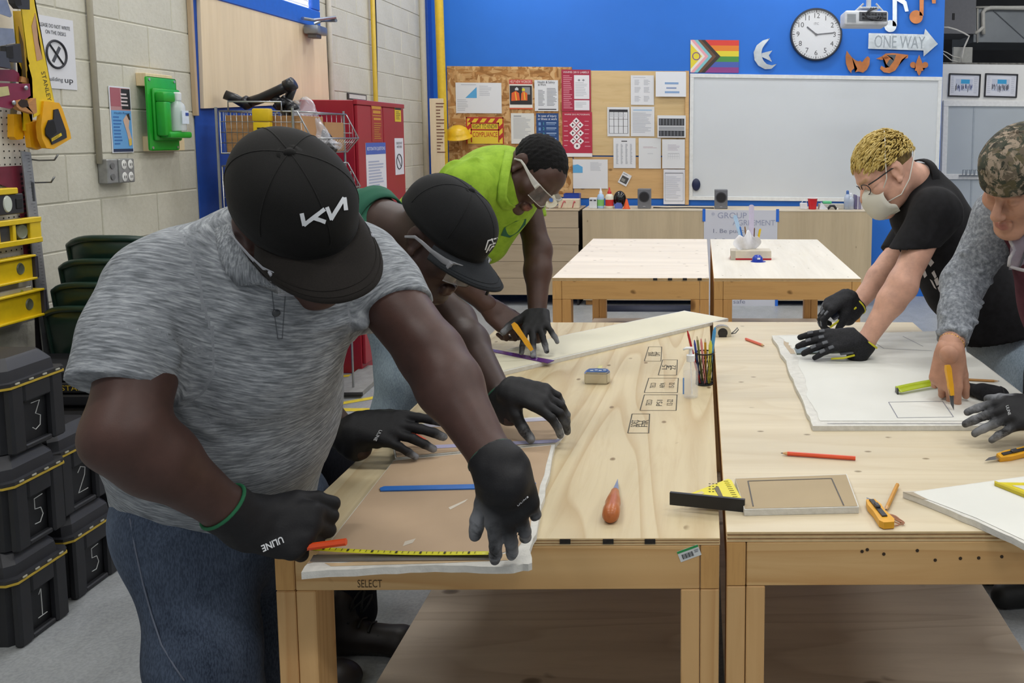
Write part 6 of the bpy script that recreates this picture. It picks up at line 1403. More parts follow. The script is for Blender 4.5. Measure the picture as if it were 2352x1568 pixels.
# ================================================================ man in the lime polo, far left
def person_lime():
    root = thing('person', 'man in a lime green polo and safety glasses cutting drywall with a yellow knife', 'person', (-1.05, 3.2, 0))
    skin = skin_mat('skin_c', '4a3229', '7a4a42', '0c0909')
    hC = A(1226, 396, 3.02); f = (_r*.46 - _u*.80 - _w*.38); u = (_r*.80 + _u*.55 - _w*.1); hM = hframe(hC, f, u); hs = 1.06
    nb = A(1148, 405, 3.12)
    S = Sdf(.0035); head(S, hM, hs, 1.0); S.cone(hM @ Vector((0, -.04, -.04)), nb, .060, .070, .03)
    hv = S.surf(2); ht = head_tint(hv[0], hM, hs, brow=False)
    shR, shL = A(1075, 430, 2.92), A(1200, 432, 3.25); mid = (shR+shL)/2; pel = A(905, 600, 3.25)
    elR, wrR = A(1010, 610, 2.98), A(1118, 700, 3.02); elL, wrL = A(1236, 575, 3.17), on(1234, 733, .962)
    S = Sdf(.005); S.cone(nb, mid, .07, .08, .05); S.cone(shR, shL, .06, .06, .05); S.cone(mid, pel, .12, .13, .06)
    for a, e, w in ((shR, elR, wrR), (shL, elL, wrL)):
        S.cone(a, e, .055, .046, .03); m = e.lerp(w, .3); S.cone(e, m, .047, .046, .03); S.cone(m, w, .045, .030, .03)
    fdR = (wrR-elR).normalized(); S.cone(wrR, wrR+fdR*.03, .030, .028, .02); S.cone(wrL, wrL+(wrL-elL).normalized()*.06, .03, .028, .02)
    hpR, hpL = pel+Vector((.0, -.11, -.04)), pel+Vector((0, .11, -.04)); knR, knL = A(928, 860, 3.12), A(1030, 700, 3.5); anR, anL = Vector((-1.25, 3.12, .09)), Vector((-1.0, 3.62, .09))
    for h_, k_, a_ in ((hpR, knR, anR), (hpL, knL, anL)): S.cone(h_, k_, .08, .055, .04); S.cone(k_, a_, .055, .04, .03)
    bv = S.surf(2)
    S = Sdf(.0028); tR = hand(S, wrR+fdR*.02, Vector((.74, -.12, -.58)), Vector((.38, -.72, .52)), -1, [(22, 30, 22, 2), (48, 62, 34, 0), (55, 70, 34, 0), (60, 70, 34, -3)], 1.16, 0, (34, 26, 8, 6)); S.cone(wrR-fdR*.05, wrR+fdR*.03, .033, .028, .02)
    hvR = S.surf(2)
    body_out(root, skin, [hv, bv, hvR], [ht, np.zeros(len(bv[0])), np.zeros(len(hvR[0]))])
    # hair, cropped close
    S = Sdf(.004); R = hM.to_3x3(); P = lambda a, b, c: hM @ Vector((a*hs, b*hs, c*hs))
    S.ell(P(0, -.016, .037), [v*hs for v in (.0795, .1015, .0875)], R, .01); S.plane(P(0, .066, .052), R @ Vector((0, .88, -.35)), .3); S.plane(P(0, -.05, -.012), R @ Vector((0, -.12, -1)), .3); S.ell(P(.09, -.012, -.03), (.05, .03, .045), R, .01, 's'); S.ell(P(-.09, -.012, -.03), (.05, .03, .045), R, .01, 's')
    V, Q = S.surf(2); V = V + normals(V, Q)*(.0012*sinnoise(V, 300, 3))[:, None]; cloth_out(root, 'hair', plain('0d0c0d', .8, var=.3, scale=300, bump=.8, spec=.25), V, Q)
    # lime polo with green panel
    lat = (shL-shR).normalized(); down = (pel-mid).normalized()
    S = Sdf(.006); S.cone(mid, mid.lerp(pel, .5)+Vector((0, 0, .0)), .150, .160, .07); S.cone(mid.lerp(pel, .5), pel, .160, .165, .05); S.cone(shR, shL, .078, .078, .07); S.cone(nb, mid, .08, .12, .06)
    S.cone(A(1150, 440, 3.05), A(1120, 560, 3.08), .09, .07, .08)
    slR, slL = shR.lerp(elR, .66), A(1228, 500, 3.26)
    S.cone(shR, slR, .078, .072, .05); S.cone(shL, slL+Vector((0, 0, -.04)), .070, .056, .05); S.plane(slR, elR-shR, .09); S.plane(slL, (elL-shL)+Vector((.0, 0, -.3)), .12)
    S.plane(pel+down*.14, down, .4)
    FL = [([A(1175, 320, 3.0), A(1120, 345, 2.95), A(1050, 400, 2.88)], .015, .015), ([A(1120, 320, 2.98), A(1060, 350, 2.92), A(1000, 420, 2.9)], .015, .013), ([A(1165, 400, 2.9), A(1120, 440, 2.85), A(1080, 500, 2.85)], .013, .013), ([A(1160, 450, 2.9), A(1140, 490, 2.88), A(1120, 560, 2.95)], .012, .012), ([A(1040, 330, 3.0), A(980, 370, 3.0), A(930, 430, 3.0)], .016, .012), ([A(1225, 440, 3.2), A(1240, 470, 3.18), A(1245, 500, 3.18)], .012, .004)]
    V, Q, C = thin(S, None, 3, FL, [(32, .0022, 21)]); M_L = cloth_mat('lime_shirt', '82a62c', '96ba38', (30, 30, 30), 1.0)
    lime = cloth_out(root, 'polo_shirt', M_L, V, Q, C)
    collar_strip(root, lime, [(1168, 318), (1160, 345), (1152, 385), (1144, 430), (1142, 462), (1152, 480), (1172, 482)], [(1190, 314), (1182, 342), (1174, 382), (1166, 425), (1164, 452), (1170, 466), (1184, 474)], cloth_mat('lime_collar', '86aa30', '9cc040', (30, 30, 30), 1.0, weave=False))
    decal(root, lime, 'green_panel', [[(1150, 540), (1158, 522), (1185, 507), (1208, 502), (1206, 515), (1190, 532), (1170, 545)]], plain('1f5a40', .8), .002)
    S = Sdf(.0065); S.cone(pel-down*.05, pel+Vector((0, 0, -.06)), .155, .155, .05)
    for h_, k_, a_ in ((hpR, knR, anR), (hpL, knL, anL)): S.cone(h_, k_, .110, .088, .05); S.cone(k_, a_, .088, .078, .04)
    FL = [([A(870, 850+30*i, 3.0), A(920, 862+32*i, 2.97), A(985, 850+30*i, 3.0)], .014, .010*(1 if i % 2 else -1)) for i in range(5)]
    V, Q, C = thin(S, None, 3, FL, [(26, .004, 22)]); cloth_out(root, 'jeans', denim_mat('jeans_c', '69798a', '9fb0ba', 6), V, Q, C)
    for an in (anR, anL):
        S = Sdf(.006); bs = Vector((an.x, an.y, 0)); S.cone(bs+Vector((-.02, 0, .05)), bs+Vector((.16, 0, .04)), .046, .042, .03); S.plane(bs+Vector((0, 0, .003)), (0, 0, -1), .5); V, Q = S.surf(2); cloth_out(root, 'boot', plain('3a2d22', .6), V, Q)
    glasses(root, hM, hs*1.03, .013, -.002, alpha=.09, temple=glass_mat('temple2', (.75, .73, .68, 1), .2, .55))
    G = Sdf(.003); fd = (wrL-elL).normalized()
    t2 = hand(G, wrL+fd*.03, Vector((.12, -.80, -.56)), Vector((.05, -.55, .8)), 1, [(4, 12, 8, 8), (2, 12, 8, -2), (2, 12, 8, -14), (2, 12, 8, -28)], 1.1, .001, (62, 4, 10, 10), rest=.866)
    G.chain([wrL-fd*.02, wrL+fd*.04], [.038, .034], .02); G.plane(wrL-fd*.02, -fd, .1)
    glove_out(root, G, 0, plain('18181a', .8), (wrL-fd*.018, fd, .036, .003), [(t[-1], .03) for t in t2])
    b = B(); a = fd.orthogonal().normalized(); b_ = fd.cross(a); c = wrL+fd*.012
    b.grid(lambda u_, v: c + fd*(.016*v) + (a*math.cos(2*PI*u_)+b_*math.sin(2*PI*u_))*(.0392-.0012*v), 28, 3, closed_u=True); b.out('glove_stripe', plain('dcdcdc', .6), root, True)
    return root, tR, t2
pC, tipsC, tipsC2 = person_lime()
# ================================================================ fair-haired man in the mask, far right
def person_mask():
    root = thing('person', 'blond man in a black T-shirt, white dust mask and glasses bent over drywall', 'person', (1.12, 3.1, 0))
    skin = skin_mat('skin_d', 'd3a48e', 'b8776a', 'a98a5a')
    hC = A(2036, 398, 3.07); f = (-_r*.80 - _u*.59 - _w*.08); u = (-_r*.59 + _u*.80 - _w*.05); hM = hframe(hC, f, u); hs = 1.06; nb = A(2118, 418, 3.14)
    S = Sdf(.0035); head(S, hM, hs); S.cone(hM @ Vector((0, -.04, -.04)), nb, .058, .066, .03); hv = S.surf(2); ht = head_tint(hv[0], hM, hs)
    shL, shR = A(2150, 488, 2.95), A(2118, 492, 3.32); mid = (shL+shR)/2; pel = A(2330, 800, 3.14)
    elL, wrL = A(2072, 652, 2.86), on(1986, 788, .928); elR, wrR = A(2042, 612, 3.26), on(1962, 706, .985)
    S = Sdf(.005); S.cone(nb, mid, .06, .08, .05); S.cone(shR, shL, .06, .06, .05); S.cone(mid, pel, .11, .12, .06)
    for a, e, w in ((shL, elL, wrL), (shR, elR, wrR)):
        S.cone(a, e, .056, .046, .03); m = e.lerp(w, .28); S.cone(e, m, .046, .045, .03); S.cone(m, w, .044, .029, .03); S.cone(w, w+(w-e).normalized()*.05, .03, .028, .02)
    S.ell(elL+Vector((.01, -.02, -.012)), (.03, .03, .03), None, .03)
    hpL, hpR = pel+Vector((0, -.10, -.05)), pel+Vector((0, .10, -.05)); knL, knR = Vector((pel.x-.02, 2.98, .48)), Vector((pel.x+.05, 3.3, .48)); anL, anR = Vector((pel.x+.04, 3.0, .09)), Vector((pel.x+.16, 3.32, .09))
    for h_, k_, a_ in ((hpR, knR, anR), (hpL, knL, anL)): S.cone(h_, k_, .08, .055, .04); S.cone(k_, a_, .055, .04, .03)
    bv = S.surf(2); T = np.zeros(len(bv[0])); T = np.maximum(T, .55*np.clip(1.2-np.linalg.norm(bv[0]-np.array(A(2058, 665, 2.86)), axis=1)/.04, 0, 1))
    body_out(root, skin, [hv, bv], [ht, T])
    # tousled hair: a cap of short locks
    R = hM.to_3x3(); P = lambda a, b, c: hM @ Vector((a*hs, b*hs, c*hs)); rg = random.Random(4)
    S = Sdf(.004); S.ell(P(0, -.016, .040), [v*hs for v in (.078, .100, .086)], R, .01); S.plane(P(0, .066, .060), R @ Vector((0, .85, -.5)), .3); S.plane(P(0, -.05, -.01), R @ Vector((0, -.2, -1)), .3)
    for s in (-1, 1): S.ell(P(s*.09, .01, -.03), (.05, .05, .055), R, .01, 's')
    V, Q = S.surf(2); cloth_out(root, 'hair', plain('6e5a2c', .7, var=.35, scale=60, bump=.6, key='hair_d_base'), V, Q)
    for part, colr in (('c9b064', 0), ('b3984e', 1), ('d8c27c', 2)):
        b = B()
        for i in range(620):
            th = rg.uniform(0, 2*PI); ph = rg.uniform(0, 1)**.6*PI*.58
            n = Vector((math.sin(ph)*math.cos(th), math.sin(ph)*math.sin(th), math.cos(ph)))
            if n.y > .80 or n.z < -.10 or (n.z < .05 and n.y > .2): continue
            p0 = Vector((n.x*.078, n.y*.100-.016, n.z*.086+.040)); tg = Vector((rg.uniform(-.3, .3), .9, -.25+rg.uniform(-.3, .3))); tg = (tg-n*tg.dot(n)).normalized(); L = rg.uniform(.018, .036)*(1.15 if n.z > .5 else .8)
            pts = [p0-n*.002, p0+n*.008+tg*L*.4, p0+n*.011+tg*L*.8, p0+n*.006+tg*L*1.15]; b.tube([hM @ (q*hs) for q in pts], [.0024, .0027, .0020, .0005], 5)
        o = b.out('hair_locks', plain(part, .55, var=.15, scale=120, spec=.4), root, True); o['kind'] = 'stuff'
    # black T-shirt
    down = (pel-mid).normalized(); S = Sdf(.006)
    slL, slR = A(2094, 568, 2.92), A(2056, 590, 3.30); S.cone(shL, slL+(elL-shL).normalized()*.05, .076, .070, .05); S.cone(shR, slR+(elR-shR).normalized()*.05, .074, .064, .05)
    S.plane(slL, Vector((.02, 0, -1)), .16); S.plane(slR, (elR-shR), .12)
    S.cone(mid, mid.lerp(pel, .5)+_r*-.02, .140, .150, .06); S.cone(mid.lerp(pel, .5), pel, .150, .155, .05); S.cone(shR, shL, .070, .070, .06); S.cone(nb, mid, .070, .10, .05)
    S.cone(A(2150, 560, 3.1), A(2200, 660, 3.1), .085, .085, .08); S.cone(A(2260, 700, 3.1), A(2300, 790, 3.1), .11, .13, .06)
    S.plane(A(2290, 770, 3.1), Vector((.25, 0, -1)), .35)
    FL = [([A(2130, 480, 2.85), A(2105, 520, 2.84), A(2090, 560, 2.84)], .012, .006), ([A(2165, 470, 2.86), A(2150, 530, 2.85), A(2125, 570, 2.85)], .013, .006), ([A(2200, 450, 2.92), A(2215, 540, 2.92), A(2190, 620, 2.92)], .018, .007), ([A(2240, 560, 2.95), A(2250, 640, 2.95), A(2270, 740, 2.95)], .018, .006)]
    V, Q, C = thin(S, None, 3, FL, [(28, .002, 31)]); M_T = cloth_mat('black_tee', '161618', '1e1e21', (40, 40, 40), 1.0, rough=.9); tee = cloth_out(root, 'tshirt', M_T, V, Q, C)
    decal(root, tee, 'shirt_print', [[(2122, 592), (2132, 585), (2146, 602), (2138, 612)], [(2114, 612), (2122, 610), (2130, 632), (2124, 638)], [(2140, 626), (2146, 620), (2152, 634), (2148, 640)], [(2146, 642), (2154, 636), (2158, 652), (2152, 656)], [(2136, 640), (2142, 644), (2152, 664), (2146, 660)], [(2154, 660), (2160, 654), (2163, 666), (2158, 670)]], plain('c9c4c4', .7), .002)
    ax = (hM @ Vector((0, -.04, -.04)) - nb).normalized(); a = ax.cross(Vector((0, 0, 1))).normalized(); b_ = a.cross(ax); c0 = nb + ax*.012
    b = B(); b.grid(lambda u_, v: c0 + (a*math.cos(2*PI*u_)+b_*math.sin(2*PI*u_))*(.086-.010*v) + ax*.028*v - b_*.004, 32, 3, closed_u=True); b.out('neckband', M_T, root, True, thick=.005)
    S = Sdf(.0075); S.cone(pel-down*.05, pel+Vector((0, 0, -.06)), .15, .15, .05)
    for h_, k_, a_ in ((hpR, knR, anR), (hpL, knL, anL)): S.cone(h_, k_, .105, .085, .05); S.cone(k_, a_, .085, .075, .04)
    V, Q, C = thin(S, None, 3, (), [(24, .005, 32)]); cloth_out(root, 'jeans', denim_mat('jeans_d', '8ba0b4', 'c0d0da', 6), V, Q, C)
    for an in (anR, anL):
        S = Sdf(.007); bs = Vector((an.x, an.y, 0)); S.cone(bs+Vector((.02, 0, .05)), bs+Vector((-.16, 0, .04)), .046, .042, .03); S.plane(bs+Vector((0, 0, .003)), (0, 0, -1), .5); V, Q = S.surf(2); cloth_out(root, 'shoe', plain('26262a', .6), V, Q)
    # moulded dust mask with two straps
    def mk(u_, v):
        x = (u_-.5)*2; zz = (v-.5)*2; w = .067*(1-.22*zz*zz)
        e = 1-min(1, (abs(x)**2.4*.85+abs(zz)**2.6*.85)); return P(w*x, .080-.030*x*x+.050*max(0, e)**.5, -.060+.058*zz)
    b = B(); b.grid(mk, 21, 17); ms = b.out('dust_mask', plain('d6d3c6', .75, var=.04, scale=12), root, True, thick=.003)
    B().tube([mk(i/20, 0) for i in range(21)], .0022, 6).out('mask_rim', plain('c9c6b8', .75), ms, True); B().tube([mk(i/20, 1) for i in range(21)], .0022, 6).out('mask_rim', plain('c9c6b8', .75), ms, True)
    M_ST = plain('dcdad0', .6)
    for s in (-1, 1):
        B().tube([P(s*.056, .078, -.045), P(s*.077, .03, -.004), P(s*.087, -.0, .05), P(s*.072, -.04, .098), P(s*.03, -.07, .124), P(0, -.075, .128)], (.0022), 6).out('mask_strap', M_ST, ms, True)
        B().tube([P(s*.055, .075, -.07), P(s*.074, .02, -.075), P(s*.078, -.03, -.05), P(s*.066, -.08, -.01), P(s*.03, -.115, .01), P(0, -.122, .012)], (.0022), 6).out('mask_strap', M_ST, ms, True)
    # spectacles with thin dark temples
    M_FR = plain('1d1c20', .35)
    for s in (-1, 1):
        B().tube([P(s*.060, .088, .012), P(s*.076, .06, .012), P(s*.083, .0, .012), P(s*.083, -.022, .006)], .0026, 6).out('temple_arm', M_FR, root, True)
        b = B(); b.tube([P(s*.033+.026*math.cos(t/20*2*PI), .100-.010*abs(math.cos(t/20*2*PI))*(1 if math.cos(t/20*2*PI)*s > 0 else 0), .002+.019*math.sin(t/20*2*PI)) for t in range(21)], .0018, 6, caps=False); o = b.out('spectacle_rim', M_FR, root, True)
        B().lathe([(0, 0), (.025*hs, 0)], 20, Matrix.Translation(P(s*.033, .099, .002)) @ R.to_4x4() @ Matrix.Rotation(PI/2, 4, 'X') @ Matrix.Diagonal((1, .74, 1, 1))).out('lens', glass_mat('lens_spec', alpha=.12), o)
    B().tube([P(-.008, .100, .006), P(0, .103, .009), P(.008, .100, .006)], .0016, 6).out('spectacle_bridge', M_FR, root, True)
    # padded work gloves, yellow piping
    M_PG = cloth_mat('pad_glove', '17171a', '26272b', (60, 60, 60), 4, weave=False, rough=.7); M_YEL = plain('d9d22c', .5); M_PAD = plain('55585e', .55, var=.1, bump=.3)
    def pads(tips, n, z, gl, m=M_PAD):
        for t in tips[:4]:
            for i in (0, 1):
                c = t[i].lerp(t[i+1], .5); d = (t[i+1]-t[i]).normalized(); zz = (Vector(z)-d*Vector(z).dot(d)).normalized(); q = B(); q.box((0, 0, 0), (.013, .020, .005), bev=.0018); q.bm.transform(Matrix.Translation(c+zz*.0115) @ frame(d, zz)); q.out('knuckle_pad', m, gl)
    G = Sdf(.003); fd = (wrL-elL).normalized(); W = wrL+fd*.025; z = Vector((-.10, -.62, .85)); y = Vector((-.97, -.08, -.10))
    t1 = hand(G, W+Vector((-.005, 0, -.012)), y, z, 1, [(6, 8, 6, 6), (8, 10, 6, 1), (10, 10, 6, -4), (12, 10, 6, -8)], 1.10, .0015, (22, 14, 10, 6), rest=.879); G.chain([wrL-fd*.012, wrL+fd*.045], [.040, .036], .02); G.plane(wrL-fd*.012, -fd+Vector((.3, 0, 0)), .1)
    g = glove_out(root, G, 0, M_YEL, (wrL-fd*.006+Vector((.004, 0, 0)), fd, .038, .0034), mat=M_PG); pads(t1, 2, z, g)
    c = W+y*.055; zz = z.normalized(); q = B(); q.box((0, 0, 0), (.06, .045, .006), bev=.002); q.bm.transform(Matrix.Translation(c+zz*.021) @ frame(y, zz)); q.out('back_pad', M_PAD, g)
    B().tube([W+y*.03+zz*.016-zz.cross(y)*.034, W+y*.07+zz*.012-zz.cross(y)*.037, W+y*.10+zz*.010-zz.cross(y)*.036], .0035, 6).out('piping', M_YEL, g, True)
    B().tube([W+y*.03+zz*.016+zz.cross(y)*.034, W+y*.07+zz*.012+zz.cross(y)*.037, W+y*.11+zz*.008+zz.cross(y)*.030], .0035, 6).out('piping', M_YEL, g, True)
    G = Sdf(.003); fd = (wrR-elR).normalized(); W = wrR+fd*.02; y = Vector((-.78, -.10, -.46)); z = Vector((-.48, -.30, .72))
    t2 = hand(G, W, y, z, -1, [(18, 52, 30, 0), (24, 60, 34, 0), (30, 64, 34, 0), (34, 64, 34, 0)], 1.10, .0015, (32, 30, 16, 12), rest=.895); G.chain([wrR-fd*.02, wrR+fd*.045], [.041, .036], .02); G.plane(wrR-fd*.02, -fd, .1)
    g = glove_out(root, G, 0, M_YEL, (wrR-fd*.012, fd, .039, .0036), mat=M_PG); pads(t2, 2, z, g)
    zz = z.normalized(); q = B(); q.box((0, 0, 0), (.05, .05, .006), bev=.002); q.bm.transform(Matrix.Translation(W+y.normalized()*.05+zz*.022) @ frame(y, zz)); q.out('back_pad', M_PAD, g)
    yn = y.normalized(); xx = zz.cross(yn)
    for sg in (-1, 1): B().tube([W-yn*.02+zz*.022+xx*.030*sg, W+yn*.03+zz*.020+xx*.034*sg, W+yn*.07+zz*.016+xx*.038*sg, W+yn*.10+zz*.008+xx*.030*sg], .0038, 6).out('piping', M_YEL, g, True)
    return root, t1, t2
pD, tipsD, tipsD2 = person_mask()
# ================================================================ man in the raglan shirt, right edge
def person_raglan():
    root = thing('person', 'man in a maroon shirt with grey sleeves and backwards camouflage cap, at the right edge', 'person', (1.15, 2.5, 0))
    skin = skin_mat('skin_e', 'b98a72', 'a0655a', '2a1d18')
    hC = A(2340, 420, 2.38); f = view(2340, 420, -.46, -.54, .70); u = view(2340, 420, -.08, .86, .52); hM = hframe(hC, f, u); hs = 1.06; nb = A(2400, 500, 2.54)
    S = Sdf(.0032); head(S, hM, hs, 1.02, 1.04); S.cone(hM @ Vector((0, -.03, -.04)), nb, .062, .07, .03); hv = S.surf(2); ht = head_tint(hv[0], hM, hs)
    shR, shL = A(2300, 500, 2.58), A(2560, 520, 2.42); mid = (shR+shL)/2; pel = A(2500, 840, 2.72)
    elR, wrR = A(2212, 650, 2.56), on(2186, 788, 1.04); elL, wrL = A(2560, 850, 2.06), on(2428, 968, .925)
    S = Sdf(.005); S.cone(nb, mid, .07, .08, .05); S.cone(shR, shL, .06, .06, .05); S.cone(mid, pel, .12, .13, .06)
    for a, e, w in ((shR, elR, wrR), (shL, elL, wrL)):
        S.cone(a, e, .055, .046, .03); m = e.lerp(w, .3); S.cone(e, m, .047, .046, .03); S.cone(m, w, .045, .031, .03); S.cone(w, w+(w-e).normalized()*.04, .031, .029, .02)
    hpR, hpL = pel+Vector((-.08, .05, -.04)), pel+Vector((.1, -.05, -.04)); knR, knL = Vector((pel.x-.06, 2.78, .48)), Vector((pel.x+.12, 2.62, .48)); anR, anL = Vector((pel.x-.04, 2.86, .09)), Vector((pel.x+.14, 2.70, .09))
    for h_, k_, a_ in ((hpR, knR, anR), (hpL, knL, anL)): S.cone(h_, k_, .08, .055, .04); S.cone(k_, a_, .055, .04, .03)
    bv = S.surf(2); fdR = (wrR-elR).normalized()
    S = Sdf(.0026); tR = hand(S, wrR+fdR*.022, Vector((-.10, .0, -.98)), Vector((-.52, -.85, .05)), -1, [(14, 22, 14, 2), (30, 46, 26, 0), (36, 52, 28, -2), (42, 56, 28, -4)], 1.14, 0, (16, 20, 6, 6)); S.cone(wrR-fdR*.05, wrR+fdR*.03, .034, .029, .02); hvR = S.surf(2)
    body_out(root, skin, [hv, bv, hvR], [ht, np.zeros(len(bv[0])), np.zeros(len(hvR[0]))])
    down = (pel-mid).normalized(); S = Sdf(.006)
    S.cone(mid, mid.lerp(pel, .5), .150, .155, .06); S.cone(mid.lerp(pel, .5), pel, .155, .160, .05); S.cone(shR+Vector((.03, 0, 0)), shL, .074, .078, .06); S.cone(nb, mid, .08, .11, .05); S.plane(pel+down*.12, down, .4)
    V, Q, C = thin(S, None, 3, [([A(2310, 520, 2.5), A(2300, 620, 2.5), A(2320, 730, 2.5)], .016, .008), ([A(2340, 540, 2.5), A(2330, 640, 2.5), A(2345, 760, 2.5)], .016, .007)], [(26, .002, 41)])
    cloth_out(root, 'shirt', cloth_mat('maroon', '50222e', '62303c', (30, 30, 30), 1.0, rough=.9), V, Q, C)
    M_SL = cloth_mat('raglan_sleeve', '5f646b', '83888f', (60, 60, 60), 1.6, c3='a3a8ae')
    for a, e, w in ((shR, elR, wrR), (shL, elL, wrL)):
        fd = (w-e).normalized(); S = Sdf(.005); S.cone(a, e, .078, .062, .04); S.cone(e, e.lerp(w, .5), .062, .054, .03); S.cone(e.lerp(w, .5), w-fd*.0, .054, .044, .02); S.plane(w-fd*.012, fd, .09); S.ell(a, (.085, .085, .085), None, .03)
        FL = []
        if a is shR:
            for i in range(9):
                t_ = .08+.105*i; c = e.lerp(w, (t_-.35)/.65) if t_ > .35 else a.lerp(e, .45+t_*1.5); sd = Vector((.07, 0, .012 if i % 2 else -.012)); FL.append(([c-sd+Vector((0, -.03, 0)), c+Vector((0, -.065, -.006)), c+sd+Vector((0, -.03, 0))], .008, .013))
        V, Q, C = thin(S, None, 2, FL, [(60, .0015, 42)]); cloth_out(root, 'sleeve', M_SL, V, Q, C)
    S = Sdf(.008); S.cone(pel-down*.05, pel+Vector((0, 0, -.06)), .15, .15, .05)
    for h_, k_, a_ in ((hpR, knR, anR), (hpL, knL, anL)): S.cone(h_, k_, .105, .085, .05); S.cone(k_, a_, .085, .075, .04)
    V, Q, C = thin(S, None, 3, (), [(24, .004, 43)]); cloth_out(root, 'trousers', denim_mat('jeans_e', '22242a', '33363e', 6), V, Q, C)
    for an in (anR, anL):
        S = Sdf(.007); bs = Vector((an.x, an.y, 0)); S.cone(bs+Vector((.02, 0, .05)), bs+Vector((-.16, -.02, .04)), .048, .044, .03); S.plane(bs+Vector((0, 0, .003)), (0, 0, -1), .5); V, Q = S.surf(2); cloth_out(root, 'boot', plain('191919', .6), V, Q)
    # camouflage cap worn backwards
    t = NT('camouflage'); v = t.coord(); cols = ['4a4a40', '7d7262', '35352d', '665c4e', '968776', '42453a']
    col = lin('5c5640')
    for i, c in enumerate(cols):
        n = t.noise(t.coord((1, 1, 1), loc=(i*3.1, i*1.7, i*.9)), 17+3*i, 3, .6, .8); col = t.mix(t.ramp(n, [(.52, (0, 0, 0)), (.56, (1, 1, 1))]), col, lin(c))
    t.base(col); t.bump(t.noise(v, 600, 1), .3, .001); M_CM = t.fin(.85, 0, .2)
    cap(root, hM, M_CM, M_CM, hs*1.04, brim=.07, bill_drop=.02, back=True, low=.036, h=.082)
    crn = [c for c in children(root) if c.name.startswith('cap_crown')][0]
    decal(root, crn, 'strap_opening', [[(2237, 374), (2236, 358), (2244, 352), (2256, 360), (2266, 376), (2268, 388), (2256, 392)]], plain('5d5248', .7), .0022); strokes(root, crn, 'cap_strap', [[(2236, 376), (2246, 388), (2268, 396)]], 7, M_CM, .004)
    r = raycast_out(crn, root, 2258, 336, .0035)
    if r: place_text(root, 'cap_lettering', 'Since 1921', .018, r[0], _r*.96-_u*.22, r[1], plain('cfcac0', .6), .062)
    # clear goggles hanging on the chest
    gc = A(2350, 562, 2.40); b = B(); b.grid(lambda u_, v: gc + _r*(-.040+.10*u_) + _u*(.055-.115*v-(.02*math.cos(PI*2*u_)*(v-.5))) - _w*(.018*math.sin(PI*u_)+.012*math.sin(PI*v)), 14, 12); go = b.out('goggle_lens', glass_mat('goggle', (.42, .38, .46, 1), .04, .35), root, True, thick=.003)
    B().tube([gc + _r*(-.040) + _u*(.055-.115*i/10) - _w*.012*math.sin(PI*i/10) + _r*(.012*math.exp(-((i-6)/1.3)**2)) for i in range(11)], .0055, 8).out('goggle_rim', plain('b5b1b4', .25), go, True)
    B().tube([gc + _r*(-.038+.1*i/10) + _u*(-.060-.012*math.sin(PI*i/10)) - _w*.02*math.sin(PI*i/10) for i in range(11)], .005, 8).out('goggle_rim', plain('b5b1b4', .25), go, True)
    B().tube([gc + _r*(.02-.004*i) + _u*(.05-.11*i/10) - _w*.03 for i in range(11)], .003, 6).out('goggle_vent', plain('4a4a50', .3), go, True)
    # bracelet
    a = fdR.orthogonal().normalized(); b_ = fdR.cross(a); c = wrR+fdR*.004
    b = B()
    for i in range(26):
        an = 2*PI*i/26; p = c + (a*math.cos(an)+b_*math.sin(an))*.0345 + fdR*.006*math.sin(an); q = c + (a*math.cos(an+.19)+b_*math.sin(an+.19))*.0345 + fdR*.006*math.sin(an+.19); b.tube([p, q], .0021, 6)
    b.out('bracelet', plain('d8a94a', .25, .9), root, True)
    G = Sdf(.003); fd = (wrL-elL).normalized()
    t2 = hand(G, wrL+Vector((-.02, 0, -.012)), Vector((-.97, -.06, -.14)), Vector((-.10, -.66, .82)), 1, [(8, 12, 8, 3), (10, 12, 8, 0), (12, 14, 8, -3), (14, 16, 8, -7)], 1.10, .001, (30, 10, 10, 6), rest=.879); G.chain([wrL-fd*.03, wrL+fd*.04], [.040, .036], .02)
    g = glove_out(root, G, 0, None, None, [(t[-2], .035) for t in t2])
    r = raycast_out(g, root, 2316, 942, .001)
    if r: place_text(root, 'glove_lettering', 'ULINE', .010, r[0], -_u*.9+_r*.3, r[1], plain('c9ccd0', .5), .024)
    return root, tR, t2
pE, tipsE, tipsE2 = person_raglan()
# ================================================================ things on the tables
TH = .0127; ZD = ZT+.001; ZD2 = ZT2+.001
def M_GYP(): return plain('d4d2ca', .85, var=.08, scale=60, bump=.5)
def slab(name, label, cat, pts, z0, th, mat, parent=None, bev=0):
    """flat sheet with the outline seen at those pixels on its upper face"""
    q = [on(x, y, z0+th) for x, y in pts]; n = len(q); c = sum((Vector((v.x, v.y, z0)) for v in q), Vector())/n
    t = parent or thing(name, label, cat, c); b = B()
    a = [b.bm.verts.new((v.x, v.y, z0)) for v in q]; e = [b.bm.verts.new((v.x, v.y, z0+th)) for v in q]; f1, f2 = b.f(a), b.f(e)
    for k in range(n): b.f([a[k], a[(k+1) % n], e[(k+1) % n], e[k]])
    if n > 4: bmesh.ops.triangulate(b.bm, faces=[f1, f2])
    b.out(name if parent else 'core', mat, t, .4); return t
def face(name, pts, z, mat, t, h=.0006):
    q = [on(x, y, z) for x, y in pts]; b = B(); f = b.f([b.bm.verts.new((v.x, v.y, z)) for v in q])
    if f and f.normal.z < 0: f.normal_flip()
    if len(pts) > 4: bmesh.ops.triangulate(b.bm, faces=b.bm.faces)
    b.bm.normal_update()
    for f in b.bm.faces:
        if f.normal.z < 0: f.normal_flip()
    return b.out(name, mat, t, recalc=False)
